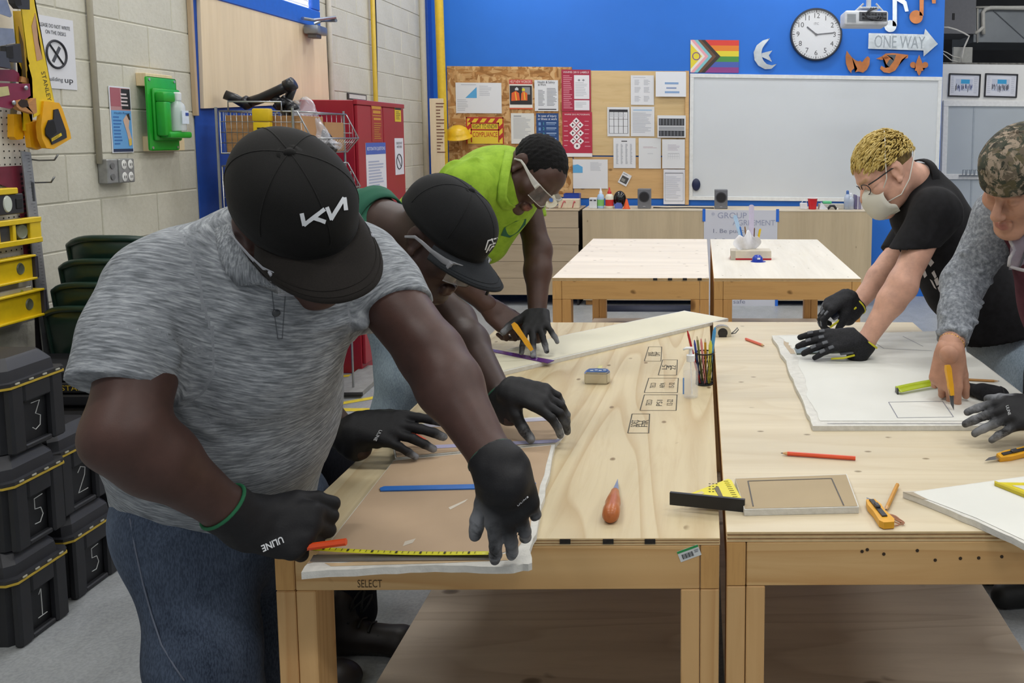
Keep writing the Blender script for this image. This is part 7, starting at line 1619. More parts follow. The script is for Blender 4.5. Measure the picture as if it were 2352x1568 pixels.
def rag(pts, amp=3.0, n=7, seed=1):          # ragged polyline between points
    rg = random.Random(seed); o = []
    for p, q in zip(pts, pts[1:]):
        for i in range(n): f = i/n; o.append((p[0]+(q[0]-p[0])*f+(rg.uniform(-amp, amp) if i else 0), p[1]+(q[1]-p[1])*f+(rg.uniform(-amp, amp)*.7 if i else 0)))
    return o+[pts[-1]]
M_KRAFT = plain('b79d80', .75, var=.05, scale=6, key='kraft'); M_PAPERW = plain('dcdcd4', .7, var=.025, scale=5); M_CREAMP = plain('d9d4bd', .7, var=.03, scale=5)
# near-left drywall piece, brown paper side up, overhanging the front edge
rt = rag([(1275, 1020), (1262, 1090), (1243, 1160), (1232, 1225), (1216, 1262), (1222, 1292)], 3, 3, 4); fr = rag([(1222, 1292), (1170, 1301), (1000, 1297), (850, 1304), (692, 1314)], 3, 5, 6)
dA = slab('drywall_piece', 'brown backed drywall piece with torn white edges overhanging the near table corner', 'drywall', [(905, 1056)]+rt+fr[1:]+[(700, 1300), (760, 1240)], ZD, TH, M_GYP())
rt2 = rag([(1266, 1022), (1250, 1090), (1228, 1160), (1218, 1218), (1190, 1256)], 2, 3, 9)
face('paper_face', [(905, 1057)]+rt2+rag([(1190, 1256), (1120, 1282), (900, 1284), (720, 1290)], 2.5, 5, 3)[1:]+[(704, 1294), (761, 1241)], ZD+TH+.0008, M_KRAFT, dA)
face('torn_paper', rag([(745, 1292), (900, 1288), (1100, 1284), (1178, 1266)], 2, 4, 2)+[(1168, 1286), (1000, 1293), (760, 1300)], ZD+TH+.0004, plain('c9ae88', .8), dA)
face('scuff_mark', [(930, 1243), (955, 1236), (948, 1246), (925, 1254)], ZD+TH+.0012, plain('c9bfae', .8), dA); face('scuff_mark', [(1030, 1165), (1075, 1145), (1068, 1152), (1034, 1170)], ZD+TH+.0012, plain('d6cdbd', .8), dA)
dB = slab('drywall_piece', 'brown drywall strip with a lavender edge under the green shirted man\'s hands', 'drywall', [(925, 975), (1150, 962), (1292, 954), (1298, 990), (1276, 1016), (908, 1052), (900, 1010)], ZD, TH, M_GYP())
face('paper_face', [(928, 978), (1150, 964), (1280, 960), (1285, 1000), (1272, 1014), (911, 1050), (904, 1012)], ZD+TH+.0008, M_KRAFT, dB); face('edge_tape', [(990, 1022), (1290, 1008), (1278, 1016), (985, 1030)], ZD+TH+.0014, plain('a7a3c0', .7), dB); face('edge_tape', [(930, 976), (1285, 957), (1287, 964), (925, 984)], ZD+TH+.0014, plain('c2bfce', .7), dB)
slab('flat_ruler', 'flat blue ruler strip lying across the brown drywall piece', 'ruler', [(872, 1120), (882, 1116), (1231, 1108), (1226, 1118), (874, 1126)], ZD+TH+.001, .0025, plain('2b6fc4', .35))
ru_ = slab('steel_rule', 'thin steel rule along the near edge of the brown drywall piece', 'ruler', [(720, 1274), (1134, 1270), (1136, 1284), (712, 1288)], ZD+TH+.0012, .0012, plain('8b8684', .35, .6))
# yellow tape blade stretched between the two gloved hands
def tapeblade(t, p, q, w, mat, sag=.004, up=(0, 0, 1), n=14):
    p, q = Vector(p), Vector(q); d = (q-p).normalized(); s = d.cross(Vector(up)).normalized(); u = s.cross(d)
    b = B(); b.grid(lambda a, v: p.lerp(q, a) + s*(v-.5)*w + u*(.25*w*(2*v-1)**2*.5) - Vector((0, 0, sag*math.sin(PI*a))), n, 5); return b.out('tape_blade', mat, t, True, thick=.0006)
M_TAPE = plain('d9d321', .35, var=.03)
tm = thing('tape_blade_strip', 'yellow tape measure blade pulled tight along the near drywall edge', 'tape measure', on(930, 1270, ZD+TH))
pa, pb_ = on(722, 1262, ZD+TH+.010), on(1124, 1272, ZD+TH+.005); tapeblade(tm, pa, pb_, .016, M_TAPE, .004, (0, .1, 1))
b = B()
for i in range(26): c_ = pa.lerp(pb_, .05+.9*i/26); b.box(c_+Vector((0, .003, .0022-.004*math.sin(PI*(.05+.9*i/26)))), (.0008 if i % 4 else .0035, .006, .0006))
o = b.out('graduations', pm('222018'), tm); o['kind'] = 'stuff'
B().box(pb_+Vector((.004, 0, .002)), (.006, .022, .014), bev=.001).out('end_hook', plain('b9bbbd', .25, .9), tm)
# pencils
def pencil(label, p, q, col, r=.0042, name='pencil', tip=True, n=6):
    p, q = Vector(p), Vector(q); t = thing(name, label, 'pencil', (p+q)/2); d = (q-p).normalized(); L = (q-p).length
    s = p+d*min(.016, L*.25) if tip else p
    B().tube([s, q], r, n).out('shaft', plain(col, .35), t, .5)
    if tip: B().tube([p+d*.005, s], [r*.34, r], n).out('wood_cone', plain('d2a878', .7), t, .9); B().tube([p, p+d*.006], [.0004, r*.36], n).out('lead', plain('2a2a2c', .5), t, True)
    return t
zt_ = lambda x, y, z: on(x, y, z)
pencil('orange carpenter pencil lying alone on the right table', on(1793, 1040, ZT2+.006), on(1965, 1052, ZT2+.006), 'e0552a', .0048)
pencil('short coral pencil near the silver tape measure', on(1756, 794, ZT2+.006), on(1713, 778, ZT2+.006), 'e07058', .005)
hp = on(716, 1254, ZD+TH+.022); pencil('orange pencil gripped in the near right-hand glove', hp+(hp-on(793, 1243, ZD+TH+.028))*.5, on(795, 1244, ZD+TH+.030), 'e8501c', .0062, tip=False)
pencil('orange pencil tip sticking out of the green shirted man\'s glove', on(990, 1020, ZD+TH+.010), on(930, 985, ZD+TH+.045), 'd8481f', .005)
pencil('thin yellow pencil behind the raglan sleeve hand', on(2296, 875, ZD2+TH+.005), on(2215, 871, ZD2+TH+.005), 'c98a2c', .0036)
pencil('short golden pencil leaning by the yellow snap knife', on(2034, 1172, ZT2+.006), on(2061, 1113, ZT2+.008), 'c98f33', .0045)
# lime man's drywall, purple rule and yellow knife
dC = slab('drywall_sheet', 'long cream drywall offcut angled across the far end of the left table', 'drywall', [(1085, 832), (1128, 860), (1673, 731), (1572, 713), (1310, 766), (1170, 801)], ZD, TH, M_GYP()); face('paper_face', [(1087, 831), (1129, 857), (1668, 730), (1571, 714.5), (1310, 767), (1171, 802)], ZD+TH+.0006, M_CREAMP, dC)
slab('purple_rule', 'translucent purple ruler under the lime shirted man\'s glove', 'ruler', [(1108, 802), (1120, 799), (1273, 827), (1258, 833)], ZD+TH+.001, .0025, plain('5b2f78', .25))
def knife(label, tip, back, body='e0a21c', up=(0, 0, 1), w=.016, name='utility_knife', blade=.045, L=None, blk=True):
    tip, back = Vector(tip), Vector(back); d = (back-tip).normalized(); t = thing(name, label, 'knife', (tip+back)/2); M = Matrix.Translation(tip) @ frame(d, up); tot = (back-tip).length
    b = B(); b.prism([(0, 0), (.006, blade*.9), (.006, blade*1.15), (-.007, blade*1.15), (-.007, blade*.35)], .0009, M, -.0005); b.out('blade', plain('b9bdc0', .22, .9), t)
    prof = [(-w*.35, blade*.8), (w*.35, blade*.8), (w*.55, blade+.02), (w*.5, tot*.6), (w*.62, tot*.92), (w*.4, tot), (-w*.4, tot), (-w*.6, tot*.9), (-w*.45, tot*.6), (-w*.52, blade+.02)]
    b = B(); b.prism(prof, .013, M, -.0065); b.out('handle', plain(body, .4), t, .5)
    if blk: b = B(); b.prism([(-w*.18, blade), (w*.18, blade), (w*.2, tot*.82), (-w*.2, tot*.82)], .003, M, .0062); b.out('slide', plain('2b2b2e', .45), t); b = B(); b.box((0, blade+.035, .011), (.010, .018, .006), bev=.002); b.bm.transform(M); b.out('thumb_button', plain('35353a', .4), t)
    return t
knife('yellow utility knife held by the lime shirted man', on(1236, 824, ZD+TH+.001), at(1178, 742, on(1236, 824, ZD+TH).y-.01), up=(.3, -1, .2), blk=False)
knife('yellow craft knife in the bare hand at the right', on(2191, 942, ZD2+TH+.001), at(2176, 838, on(2191, 942, ZD2+TH).y+.02), up=(.2, -1, 0), blk=False, w=.013, blade=.05)
knife('yellow utility knife lying at the right edge of the table', on(2262, 1058, ZT2+.008), on(2400, 1026, ZT2+.014), up=(0, -.35, 1), w=.022, blade=.05)
knife('yellow and black snap-off knife near the table front', on(1990, 1142, ZT2+.008), on(2042, 1206, ZT2+.009), up=(0, 0, 1), w=.026, blade=.03)
knife('blue handled cutter in the masked man\'s padded glove', on(1868, 792, ZD2+TH+.004), on(1950, 768, ZD2+TH+.035), 'd5d8dc' if False else '2458c8', up=(0, -.5, 1), w=.018, blade=.035)
r1_ = on(2046, 1196, ZT2+.001); t = thing('rubber_band', 'loose brown rubber bands beside the snap-off knife', 'rubber band', r1_)
for k in range(3): B().tube([r1_+Vector((.018*math.cos(a_*PI/9+k)*(1-.2*k)+.006*k, .026*math.sin(a_*PI/9)*(1-.15*k), .002+.001*k)) for a_ in range(19)], .0012, 5, caps=False).out('loop', plain('a8765a', .6), t, True)
# wooden handled drywall saw
p, q = on(1418, 1100, ZT+.008), on(1400, 1196, ZT+.016); d = (q-p).normalized(); t = thing('jab_saw', 'drywall jab saw with a turned wooden handle and short blade', 'saw', (p+q)/2); L = (q-p).length; M = Matrix.Translation(p) @ frame(d, (0, 0, 1))
b = B(); b.prism([(-.001, 0), (.008, L*.38), (-.009, L*.38)], .0012, M); b.out('blade', plain('b0b4b6', .3, .8), t); b = B(); b.lathe([(0, 0), (.009, 0), (.010, .012), (.011, .02), (.014, .042), (.016, .062), (.0145, .078), (.0175, .098), (.017, .122), (.011, .136), (0, .138)], 20, M @ Matrix.Translation((0, L*.33, 0)) @ rotm(-PI/2, 0, 0)); b.out('handle', wood('turned', 'b5693a', '8a4522', 'y', 1.5, False, .3), t, True)
# tape measures
def tape_measure(label, c, rz, body, side, sz=1.0, blade=None):
    M = Matrix.Translation(Vector(c)) @ Matrix.Rotation(rz, 4, 'Z'); t = thing('tape_measure', label, 'tape measure', M=M); s = sz
    pr = [(-.034*s, 0), (.034*s, 0), (.036*s, .01*s), (.034*s, .040*s), (.022*s, .055*s), (.0, .060*s), (-.022*s, .056*s), (-.034*s, .044*s)]
    b = B(); b.prism(pr, .030*s, Matrix.Rotation(PI/2, 4, 'X') @ Matrix.Translation((0, 0, -.015*s))); bmesh.ops.bevel(b.bm, geom=b.bm.edges[:], offset=.003*s, segments=2, affect='EDGES'); b.out('case', body, t, .5, local=True)
    b = B(); b.lathe([(0, .002), (.018*s, .002), (.020*s, 0)], 20, Matrix.Translation((0, -.0152*s, .030*s)) @ rotm(PI/2, 0, 0)); b.out('label', side, t, local=True)
    b = B(); b.box((.034*s, 0, .006*s), (.010*s, .022*s, .006*s), bev=.001); b.out('blade_hook', plain('c9ccce', .25, .9), t, local=True); return t, M
M_CHR = plain('c9c6bc', .18, .85, var=.05)
c = on(1369, 882, ZT+.001); t = thing('tape_measure', 'chrome tape measure lying flat, blade end raised behind it', 'tape measure', c)
b = B(); b.prism([(-.036, -.022), (.036, -.026), (.042, .0), (.034, .026), (.0, .032), (-.03, .028), (-.038, .006)], .036, Matrix.Translation(c+Vector((0, .022, .0))) @ Matrix.Rotation(0, 4, 'Z')); bmesh.ops.bevel(b.bm, geom=b.bm.edges[:], offset=.004, segments=2, affect='EDGES'); b.out('case', M_CHR, t, .5)
b = B(); b.prism([(-.03, -.018), (.028, -.020), (.034, .0), (.028, .020), (.0, .025), (-.024, .022), (-.030, .006)], .001, Matrix.Translation(c+Vector((0, .022, .0362)))); b.out('label', plain('31527f', .3), t); face_ = B(); [face_.box(c+Vector((-.015+.013*i, .018+.006*(i % 2), .0378)), (.009, .006, .0006)) for i in range(4)]; o = face_.out('label_print', plain('dfe3e8', .4), t); o['kind'] = 'stuff'
tapeblade(t, c+Vector((.0, .045, .012)), c+Vector((.003, .105, .030)), .014, plain('c9c07a', .4), -.006)
c = on(1659, 779, ZT+.001); t, M = tape_measure('chrome and black tape measure with a wrist loop, near the table joint', c, .1, M_CHR, plain('1f1f22', .4), .92)
b = B(); b.box((.0, -.0148, .022), (.030, .003, .022), bev=.002); b.out('black_inset', plain('232326', .35), t, local=True); b = B(); b.tube([(.032, 0, .02), (.05, .004, .022), (.062, .008, .034), (.058, .006, .042), (.045, 0, .030), (.034, 0, .022)], .0022, 6); b.out('wrist_loop', plain('6d6d70', .5), t, True, local=True)
c = on(2172, 888, ZD2+TH+.001); t, M = tape_measure('black tape measure with lime blade pulled out, behind the bare hand', c, PI-.12, plain('2a2b2e', .45), plain('3a3b40', .4), 1.15); tapeblade(t, c+Vector((-.03, 0, .012)), on(2062, 896, ZD2+TH+.012), .026, plain('b5c61f', .35), -.001, (0, -.6, 1)); hk = on(2060, 897, ZD2+TH+.008); B().box(hk, (.004, .028, .020), bev=.001).out('end_hook', plain('3a3a3a', .4, .5), t)
# empty black glove lying on the drywall
gp = on(2212, 888, ZD2+TH+.020); S = Sdf(.004); S.cone(gp, on(2262, 900, ZD2+TH+.020), .020, .024, .02, ((0, 0, 1), .75)); S.cone(on(2262, 900, ZD2+TH+.022), on(2296, 904, ZD2+TH+.022), .025, .027, .02, ((0, 0, 1), .75)); S.cone(gp, on(2188, 868, ZD2+TH+.024), .018, .012, .01); S.cone(gp, on(2196, 862, ZD2+TH+.018), .014, .010, .01); S.cone(gp, on(2204, 858, ZD2+TH+.016), .012, .009, .01)
V, Q = S.surf(2); V = V+normals(V, Q)*(.0018*sinnoise(V, 120, 8))[:, None]; t = thing('spare_glove', 'empty black glove lying limp on the white drywall', 'glove', gp-Vector((0, 0, .02))); cloth_out(t, 'glove_shell', M_GLOVE, V, Q); c_ = on(2297, 904, ZD2+TH+.022); B().tube([c_+Vector((.004, .024*math.cos(a_*PI/8), .018*math.sin(a_*PI/8))) for a_ in range(17)], .003, 6, caps=False).out('cuff', plain('1a1a1c', .8), t, True)
# big drywall sheet with a torn left edge on the right table
lt = rag([(1867, 978), (1848, 930), (1822, 870), (1800, 820), (1773, 770)], 2.5, 5, 12)
dD = slab('drywall_sheet', 'large white drywall sheet with torn left edge on the right table', 'drywall', lt+[(2152, 760), (2256, 832), (2420, 958), (2420, 977)], ZD2, TH, M_GYP())
inn = rag([(1884, 966), (1858, 920), (1846, 860), (1824, 806), (1812, 786), (1790, 772)], 4, 5, 17)
face('paper_face', inn+[(2150, 762), (2254, 833), (2416, 958), (2416, 966)], ZD2+TH+.0008, M_PAPERW, dD)
face('torn_paper', rag([(1800, 775), (1814, 792), (1828, 812)], 2, 4, 3)+[(1816, 812), (1800, 790)], ZD2+TH+.0006, plain('b9a88f', .8), dD)
def pline(t, pts, z, w=.0014, c='8d8f98'):
    b = B()
    for p, q in zip(pts, pts[1:]): b.tube([on(*p, z), on(*q, z)], [(w, .0003)]*2, 4, flat=(0, 0, 1))
    b.out('pencil_line', plain(c, .8, var=0), t)
zl = ZD2+TH+.0013; pline(dD, [(2041, 923), (2165, 921), (2190, 957), (2062, 959), (2041, 923)], zl); pline(dD, [(2005, 784), (2030, 800), (2140, 805)], zl); pline(dD, [(2074, 772), (2120, 795)], zl); pline(dD, [(1900, 972), (2400, 972)], zl)
sb = slab('steel_bar', 'grey green steel straightedge under the padded glove', 'straightedge', [(1825, 797), (1950, 796), (1955, 806), (1830, 811)], ZD2+TH+.001, .005, plain('6f7a72', .35, .6))
# right foreground drywall and squares
dE = slab('drywall_sheet', 'white drywall offcut overhanging the near right table edge', 'drywall', [(2074, 1129), (2110, 1127), (2420, 1084), (2420, 1290)]+rag([(2420, 1290), (2352, 1248), (2240, 1195), (2130, 1150)], 2, 4, 8)[1:]+[(2100, 1138)], ZT2+.001, TH, M_GYP()); face('paper_face', [(2098, 1130), (2125, 1126), (2416, 1086), (2416, 1280), (2352, 1240), (2240, 1188), (2130, 1146)], ZT2+TH+.0018, M_PAPERW, dE); face('torn_paper', [(2074, 1129), (2106, 1129), (2132, 1147), (2120, 1146)], ZT2+TH+.0016, plain('a89b86', .8), dE)
dF = slab('drywall_block', 'small brown backed drywall rectangle with pencil outline near the table front', 'drywall', [(1688, 1098), (1930, 1089), (1945, 1088), (1973, 1164), (1710, 1170)], ZT2+.001, TH, M_GYP()); face('paper_face', [(1689, 1098.5), (1930, 1090), (1943, 1089), (1970, 1162), (1711, 1168)], ZT2+TH+.0016, plain('ab9877', .75, var=.05, scale=6), dF); zl = ZT2+TH+.0024; pline(dF, [(1730, 1162), (1718, 1104), (1910, 1098), (1938, 1160)], zl, .0013, '5d5a58')
sq_ = thing('speed_square', 'yellow rafter square with a black fence bridging the table gap', 'square', on(1625, 1170, ZT2)); zf = ZT2+.0148
q0_, q1_, q2_ = on(1560, 1142, zf), on(1674, 1100, zf), on(1708, 1153, zf); fdir = (q2_-on(1540, 1140, zf)).normalized()
b = B(); tri = [on(1568, 1141, zf), on(1672, 1100, zf), on(1680, 1103, zf), on(1706, 1150, zf)]
def plate(b, outer, z, th, holes=()):
    a = [b.bm.verts.new((v.x, v.y, z)) for v in outer]; e = [b.bm.verts.new((v.x, v.y, z+th)) for v in outer]; n = len(outer); f1, f2 = b.f(a), b.f(e)
    for k in range(n): b.f([a[k], a[(k+1) % n], e[(k+1) % n], e[k]])
plate(b, tri, zf-.003, .004); b.out('plate', plain('e0d22a', .4, var=.04), sq_)
b = B(); sl = [on(1640, 1122, zf), on(1650, 1118, zf), on(1661, 1142, zf), on(1651, 1141, zf)]; plate(b, sl, zf+.0011, .0006); b.out('slot', plain('6a624e', .7), sq_)
b = B(); sl = [on(1586, 1139, zf), on(1612, 1129, zf), on(1618, 1134, zf), on(1606, 1138, zf)]; plate(b, sl, zf+.0011, .0006); b.out('hand_cutout', plain('c9b98e', .7), sq_)
b = B()
for i in range(9): p_ = on(1676, 1106, zf).lerp(on(1700, 1146, zf), i/9); b.box(Vector((p_.x-.008, p_.y, zf+.0014)), (.010, .0012, .0005))
for i in range(12): p_ = on(1630+8*(i % 3), 1112+6*(i//3), zf); b.box(Vector((p_.x, p_.y, zf+.0014)), (.004, .003, .0005))
o = b.out('graduations', pm('3a3410'), sq_); o['kind'] = 'stuff'
fa, fb = on(1538, 1139, zf+.004), on(1710, 1156, zf+.004); b = B(); dv = (fb-fa).normalized(); nv = Vector((-dv.y, dv.x, 0)); 
for z_ in (0,): b.prism([(0, 0), ((fb-fa).length, 0), ((fb-fa).length, .007), (0, .007)], .026, Matrix(((dv.x, nv.x, 0, fa.x), (dv.y, nv.y, 0, fa.y), (0, 0, 1, zf-.0145), (0, 0, 0, 1)))); b.out('fence', plain('17171a', .45), sq_)
s2_ = thing('speed_square', 'yellow rafter square lying on the drywall at the right edge', 'square', on(2340, 1122, ZT2+TH)); b = B(); plate(b, [on(2285, 1108, ZT2+TH+.006), on(2430, 1110, ZT2+TH+.006), on(2430, 1165, ZT2+TH+.006)], ZT2+TH+.003, .004); b.out('plate', plain('d9c92a', .4), s2_); b = B(); plate(b, [on(2284, 1109, ZT2+TH+.004), on(2430, 1166, ZT2+TH+.004), on(2430, 1172, ZT2+TH+.004), on(2284, 1113, ZT2+TH+.004)], ZT2+TH+.0025, .007); b.out('fence', plain('c3b224', .45), s2_); b = B(); plate(b, [on(2325, 1114, ZT2+TH+.008), on(2400, 1114, ZT2+TH+.008), on(2400, 1140, ZT2+TH+.008)], ZT2+TH+.0072, .0005); b.out('cutout', plain('cfcfc6', .7), s2_)
# sanitizer bottle and mesh pencil cup
c = on(1586, 912, ZT+.001); t = thing('sanitizer_bottle', 'clear pump bottle of hand sanitizer on the table joint', 'bottle', c); s = .0218
b = B(); b.lathe([(0, 0), (.020, 0), (.0225, .004), (.0225, .085), (.019, .098), (.011, .108), (.010, .112)], 20, Matrix.Translation(c) @ Matrix.Diagonal((1, .8, 1, 1))); b.out('bottle', glass_mat('sanitizer', (.92, .95, .98, 1), .04, .2), t, True)
b = B(); b.lathe([(0, .002), (.0205, .004), (.0205, .078), (0, .078)], 20, Matrix.Translation(c) @ Matrix.Diagonal((1, .8, 1, 1))); b.out('gel', glass_mat('gel', (.9, .94, .97, 1), .1, .1), t, True)
b = B(); b.lathe([(.0125, .108), (.0125, .126), (.006, .128), (.005, .142), (0, .142)], 16, Matrix.Translation(c)); b.out('pump_collar', plain('e6e8ea', .35), t); B().tube([c+Vector((.006, 0, .146)), c+Vector((-.012, -.004, .147)), c+Vector((-.022, -.006, .143))], [(.007, .0045), (.006, .004), (.004, .003)], 8).out('pump_head', plain('e6e8ea', .35), t, True); B().tube([c+Vector((0, 0, .11)), c+Vector((.004, 0, .01))], .0022, 6).out('dip_tube', glass_mat('dip', (.95, .96, .98, 1), .1, .5), t)
b = B(); b.bb(c+Vector((-.0225, -.0100, .012)), c+Vector((-.0185, -.006, .06))); b.out('label', plain('5f8fd0', .4), t)
c = on(1618, 881, ZT+.001); t = thing('pencil_cup', 'black wire mesh pencil cup behind the sanitizer bottle', 'pencil cup', c); M_BW = plain('1b1b1e', .4, .4); h_, r_ = .098, .026
b = B()
for i in range(22): a_ = 2*PI*i/22; b.tube([c+Vector((r_*math.cos(a_), r_*math.sin(a_), .002)), c+Vector((r_*1.12*math.cos(a_+.5), r_*1.12*math.sin(a_+.5), h_))], .0007, 4); b.tube([c+Vector((r_*math.cos(a_), r_*math.sin(a_), .002)), c+Vector((r_*1.12*math.cos(a_-.5), r_*1.12*math.sin(a_-.5), h_))], .0007, 4)
o = b.out('mesh_wall', M_BW, t); o['kind'] = 'stuff'
for zz, rr in ((.002, r_), (h_, r_*1.12)): B().tube([c+Vector((rr*math.cos(a_*PI/12), rr*math.sin(a_*PI/12), zz)) for a_ in range(25)], .0022, 6, caps=False).out('rim', M_BW, t, True)
B().lathe([(0, .001), (r_, .001), (r_, .003), (0, .003)], 20, Matrix.Translation(c)).out('base', M_BW, t)
for i, (dx, dy, hx, hy, L_, col, nm) in enumerate(((-.014, -.008, -.050, .0, .155, 'b5262c', 'red pencil leaning out of the mesh cup'), (.010, .0, .030, .0, .165, '4f9fd8', 'pale blue ruler pen in the mesh cup'), (-.006, .010, -.022, .01, .135, '8b8f4a', 'olive pencil in the mesh cup'), (.002, -.010, -.010, .0, .130, 'e08a8a', 'pink pencil in the mesh cup'), (.004, .006, .002, .01, .128, 'd8a32c', 'golden pencil in the mesh cup'), (.014, -.010, .018, -.01, .125, 'd8d24a', 'yellow marker in the mesh cup'), (.014, .008, .024, .01, .130, '1f8a48', 'green capped marker in the mesh cup'), (-.014, .006, -.030, .0, .125, '3a4fa8', 'navy pen in the mesh cup'))):
    a_ = c+Vector((dx, dy, .005)); e_ = c+Vector((dx+(hx-dx)*1.0, dy+(hy-dy)*.7, L_)); w_ = .0055 if i in (1, 5, 6) else .0036
    tt = thing('pencil' if i not in (1, 5, 6, 7) else 'marker_pen', nm, 'pencil' if i not in (1, 5, 6, 7) else 'pen', a_); B().tube([a_, e_], w_, 8).out('shaft', plain(col, .4), tt); dd = (e_-a_).normalized(); B().tube([e_, e_+dd*.012], [w_*.9, w_*.4], 8).out('end', plain('d9c9a8' if i in (2, 4) else col, .5), tt)
# stamps, stickers and marks that belong to the tables
M_INK = plain('4a463c', .8, var=.3, scale=80)
def ztext(txt, px, py, z, size, rot, w, par): return text('stamp', txt, size, Matrix.Translation(on(px, py, z)) @ Matrix.Rotation(rot, 4, 'Z'), M_INK, par, width=w)
zs = ZT+.0010
for (x0, y0, x1, y1, txts) in ((1480, 796, 1520, 829, ['WIS', 'RES', 'DPT']), (1512, 826, 1556, 861, ['15', '3', '22']), (1480, 868, 1558, 901, ['TECO', 'APA', '15-32']), (1470, 906, 1555, 942, ['TECO', 'PS1', '12-22']), (1442, 950, 1492, 994, ['SOFT', 'PLY', 'FIR'])):
    b = B()
    for p_, q_ in (((x0, y1), (x0+10, y0)), ((x1-2, y1), (x1, y0)), ((x0+10, y0), (x1, y0)), ((x0, y1), (x1-2, y1))): b.tube([on(*p_, zs), on(*q_, zs)], [(.0014, .0002)]*2, 4, flat=(0, 0, 1))
    b.out('stamp_border', M_INK, tabA)
    for i, s_ in enumerate(txts): ztext(s_, x0+10+(x1-x0-14)*(i+.5)/3, (y0+y1)/2, zs, .024, PI/2, .055, tabA)
xm = on(848, 1340, ZT).x
fz = lambda px, py: at(px, py, TY0-.0005)
text('stamp', 'SELECT', .022, Matrix.Translation(fz(849, 1341)) @ Matrix.Rotation(PI/2, 4, 'X'), plain('5a4326', .8), tabA, width=.046)
for px in (1298, 1397, 1493): q = fz(px, 1243); B().box(q, (.020, .0024, .0095)).out('edge_mark', plain('27211b', .8, var=.4, scale=200), tabA)
for px in (1505, 1539, 1573, 1607): q = at(px, 641, q0.y-.001); B().box(q, (.022, .003, .012)).out('edge_mark', plain('2a2622', .8), tabC)
q = fz(1583, 1270); M = Matrix.Translation(q) @ Matrix.Rotation(PI/2, 4, 'X') @ Matrix.Rotation(.36, 4, 'Z')
sheet('price_sticker', 'barcode price sticker with a green band on the near table rail', 'sticker', M, .042, .022, 'dfe2e0', prints=[(0, 0, 1, .2, '2f9a50')]+[(.15+.05*i, .38, .15+.05*i+(.02 if i % 3 else .035), .82, INK) for i in range(11)]+[(.75, .35, .95, .42, GREY), (.75, .5, .92, .57, GREY)], th=.0006)
for (px, py) in ((1980, 1266), (1992, 1262), (2030, 1272), (2107, 1264), (2148, 1286), (2206, 1282), (2248, 1281), (2301, 1278)): q = at(px, py, RY0-.0004); B().lathe([(0, .0006), (.0032, .0006), (.0034, 0)], 10, Matrix.Translation(q) @ rotm(PI/2, 0, 0)).out('nail_hole', plain('3a2a18', .8), tabB)
# ================================================================ things on the back tables and counter
c = on(1725, 597, ZT+.001); t = thing('tissue_box', 'cream and red tissue box with a white tissue pulled up', 'tissue box', c); s_ = c.y/2000
B().bb((c.x-47*s_, c.y, c.z), (c.x+47*s_, c.y+.12, c.z+.058), .003).out('carton', plain('cfc6b4', .6), t); B().bb((c.x-47.4*s_, c.y-.001, c.z), (c.x+47.4*s_, c.y+.121, c.z+.012), .002).out('red_band', plain('b3202c', .5), t); B().bb((c.x-47.5*s_, c.y-.0015, c.z+.0), (c.x-36*s_, c.y+.0, c.z+.056)).out('end_panel', plain('b7b0a2', .6), t)
b = B(); b.grid(lambda u, v: (c.x-8*s_+(u-.5)*(.10+.06*math.sin(PI*v)+.03*v), c.y+.06+.035*math.sin(9*u+2*v)*(.3+v)-.03*math.cos(3*u), c.z+.055+.115*v*(1-.35*abs(u-.5)*2)+.012*math.sin(14*u)*v), 24, 12); b.out('tissue', plain('e6e6ea', .8), t, True, thick=.001)
c = on(1742, 602, ZT+.001); t = thing('toy_hard_hat', 'tiny blue toy hard hat in front of the tissue box', 'toy hat', c); b = B(); b.lathe([(0, .042), (.018, .039), (.030, .026), (.034, .008), (.034, .0)], 18, Matrix.Translation(c+Vector((-.004, .03, 0)))); b.out('shell', plain('1f3fae', .3), t, True); b = B(); b.lathe([(.02, .002), (.040, .002), (.041, 0), (.02, 0)], 18, Matrix.Translation(c+Vector((0, .026, 0))) @ Matrix.Diagonal((1.15, 1, 1, 1))); b.out('brim', plain('1f3fae', .3), t); B().box(c+Vector((.002, -.004, .022)), (.018, .004, .010), rotm(-.3, 0, 0)).out('badge', plain('d8dbe6', .5), t)
c = on(1712, 576, ZT+.001); t = thing('pen_holder', 'pen holder hidden behind the tissue box', 'holder', c+Vector((0, .06, 0))); B().lathe([(0, 0), (.04, 0), (.042, .09), (.038, .09), (.036, .004), (0, .004)], 20, Matrix.Translation(c+Vector((0, .06, 0)))).out('cup', plain('b9bcc4', .4), t)
for i, (px0, py0, px1, py1, w_, col, nm) in enumerate(((1726, 560, 1726, 472, .017, 'c5bfd8', 'tall lavender ruler standing behind the tissues'), (1707, 560, 1688, 496, .013, 'a9c8e6', 'pale blue ruler leaning left behind the tissues'), (1708, 560, 1700, 522, .006, '2f6fc4', 'blue pen behind the tissues'), (1716, 560, 1711, 522, .005, '8a6a4a', 'brown pencil behind the tissues'), (1731, 560, 1733, 525, .004, '6b4f3a', 'dark pencil right of the lavender ruler'), (1739, 560, 1746, 527, .008, 'd8b81f', 'yellow pencil behind the tissues'))):
    d_ = c.y+.06; a_, e_ = at(px0, py0, d_), at(px1, py1, d_); tt = thing('desk_ruler' if i < 2 else 'pen', nm, 'ruler' if i < 2 else 'pen', a_); B().tube([a_, e_], [(.003 if i < 2 else w_, w_)]*2, 8 if i > 1 else 4).out('shaft', plain(col, .35), tt); B().tube([e_, e_+(e_-a_).normalized()*.006], [(.002, w_*.9), (.002, w_*.5)], 4).out('end', plain(col, .35), tt)
ZK = ZC+.001
def cpt(px, py): return at(px, py, YC+.12)
def K(px): v = at(px, 480, YC+.12); return Vector((v.x, v.y, ZK))
su = (YC+.12)/2000
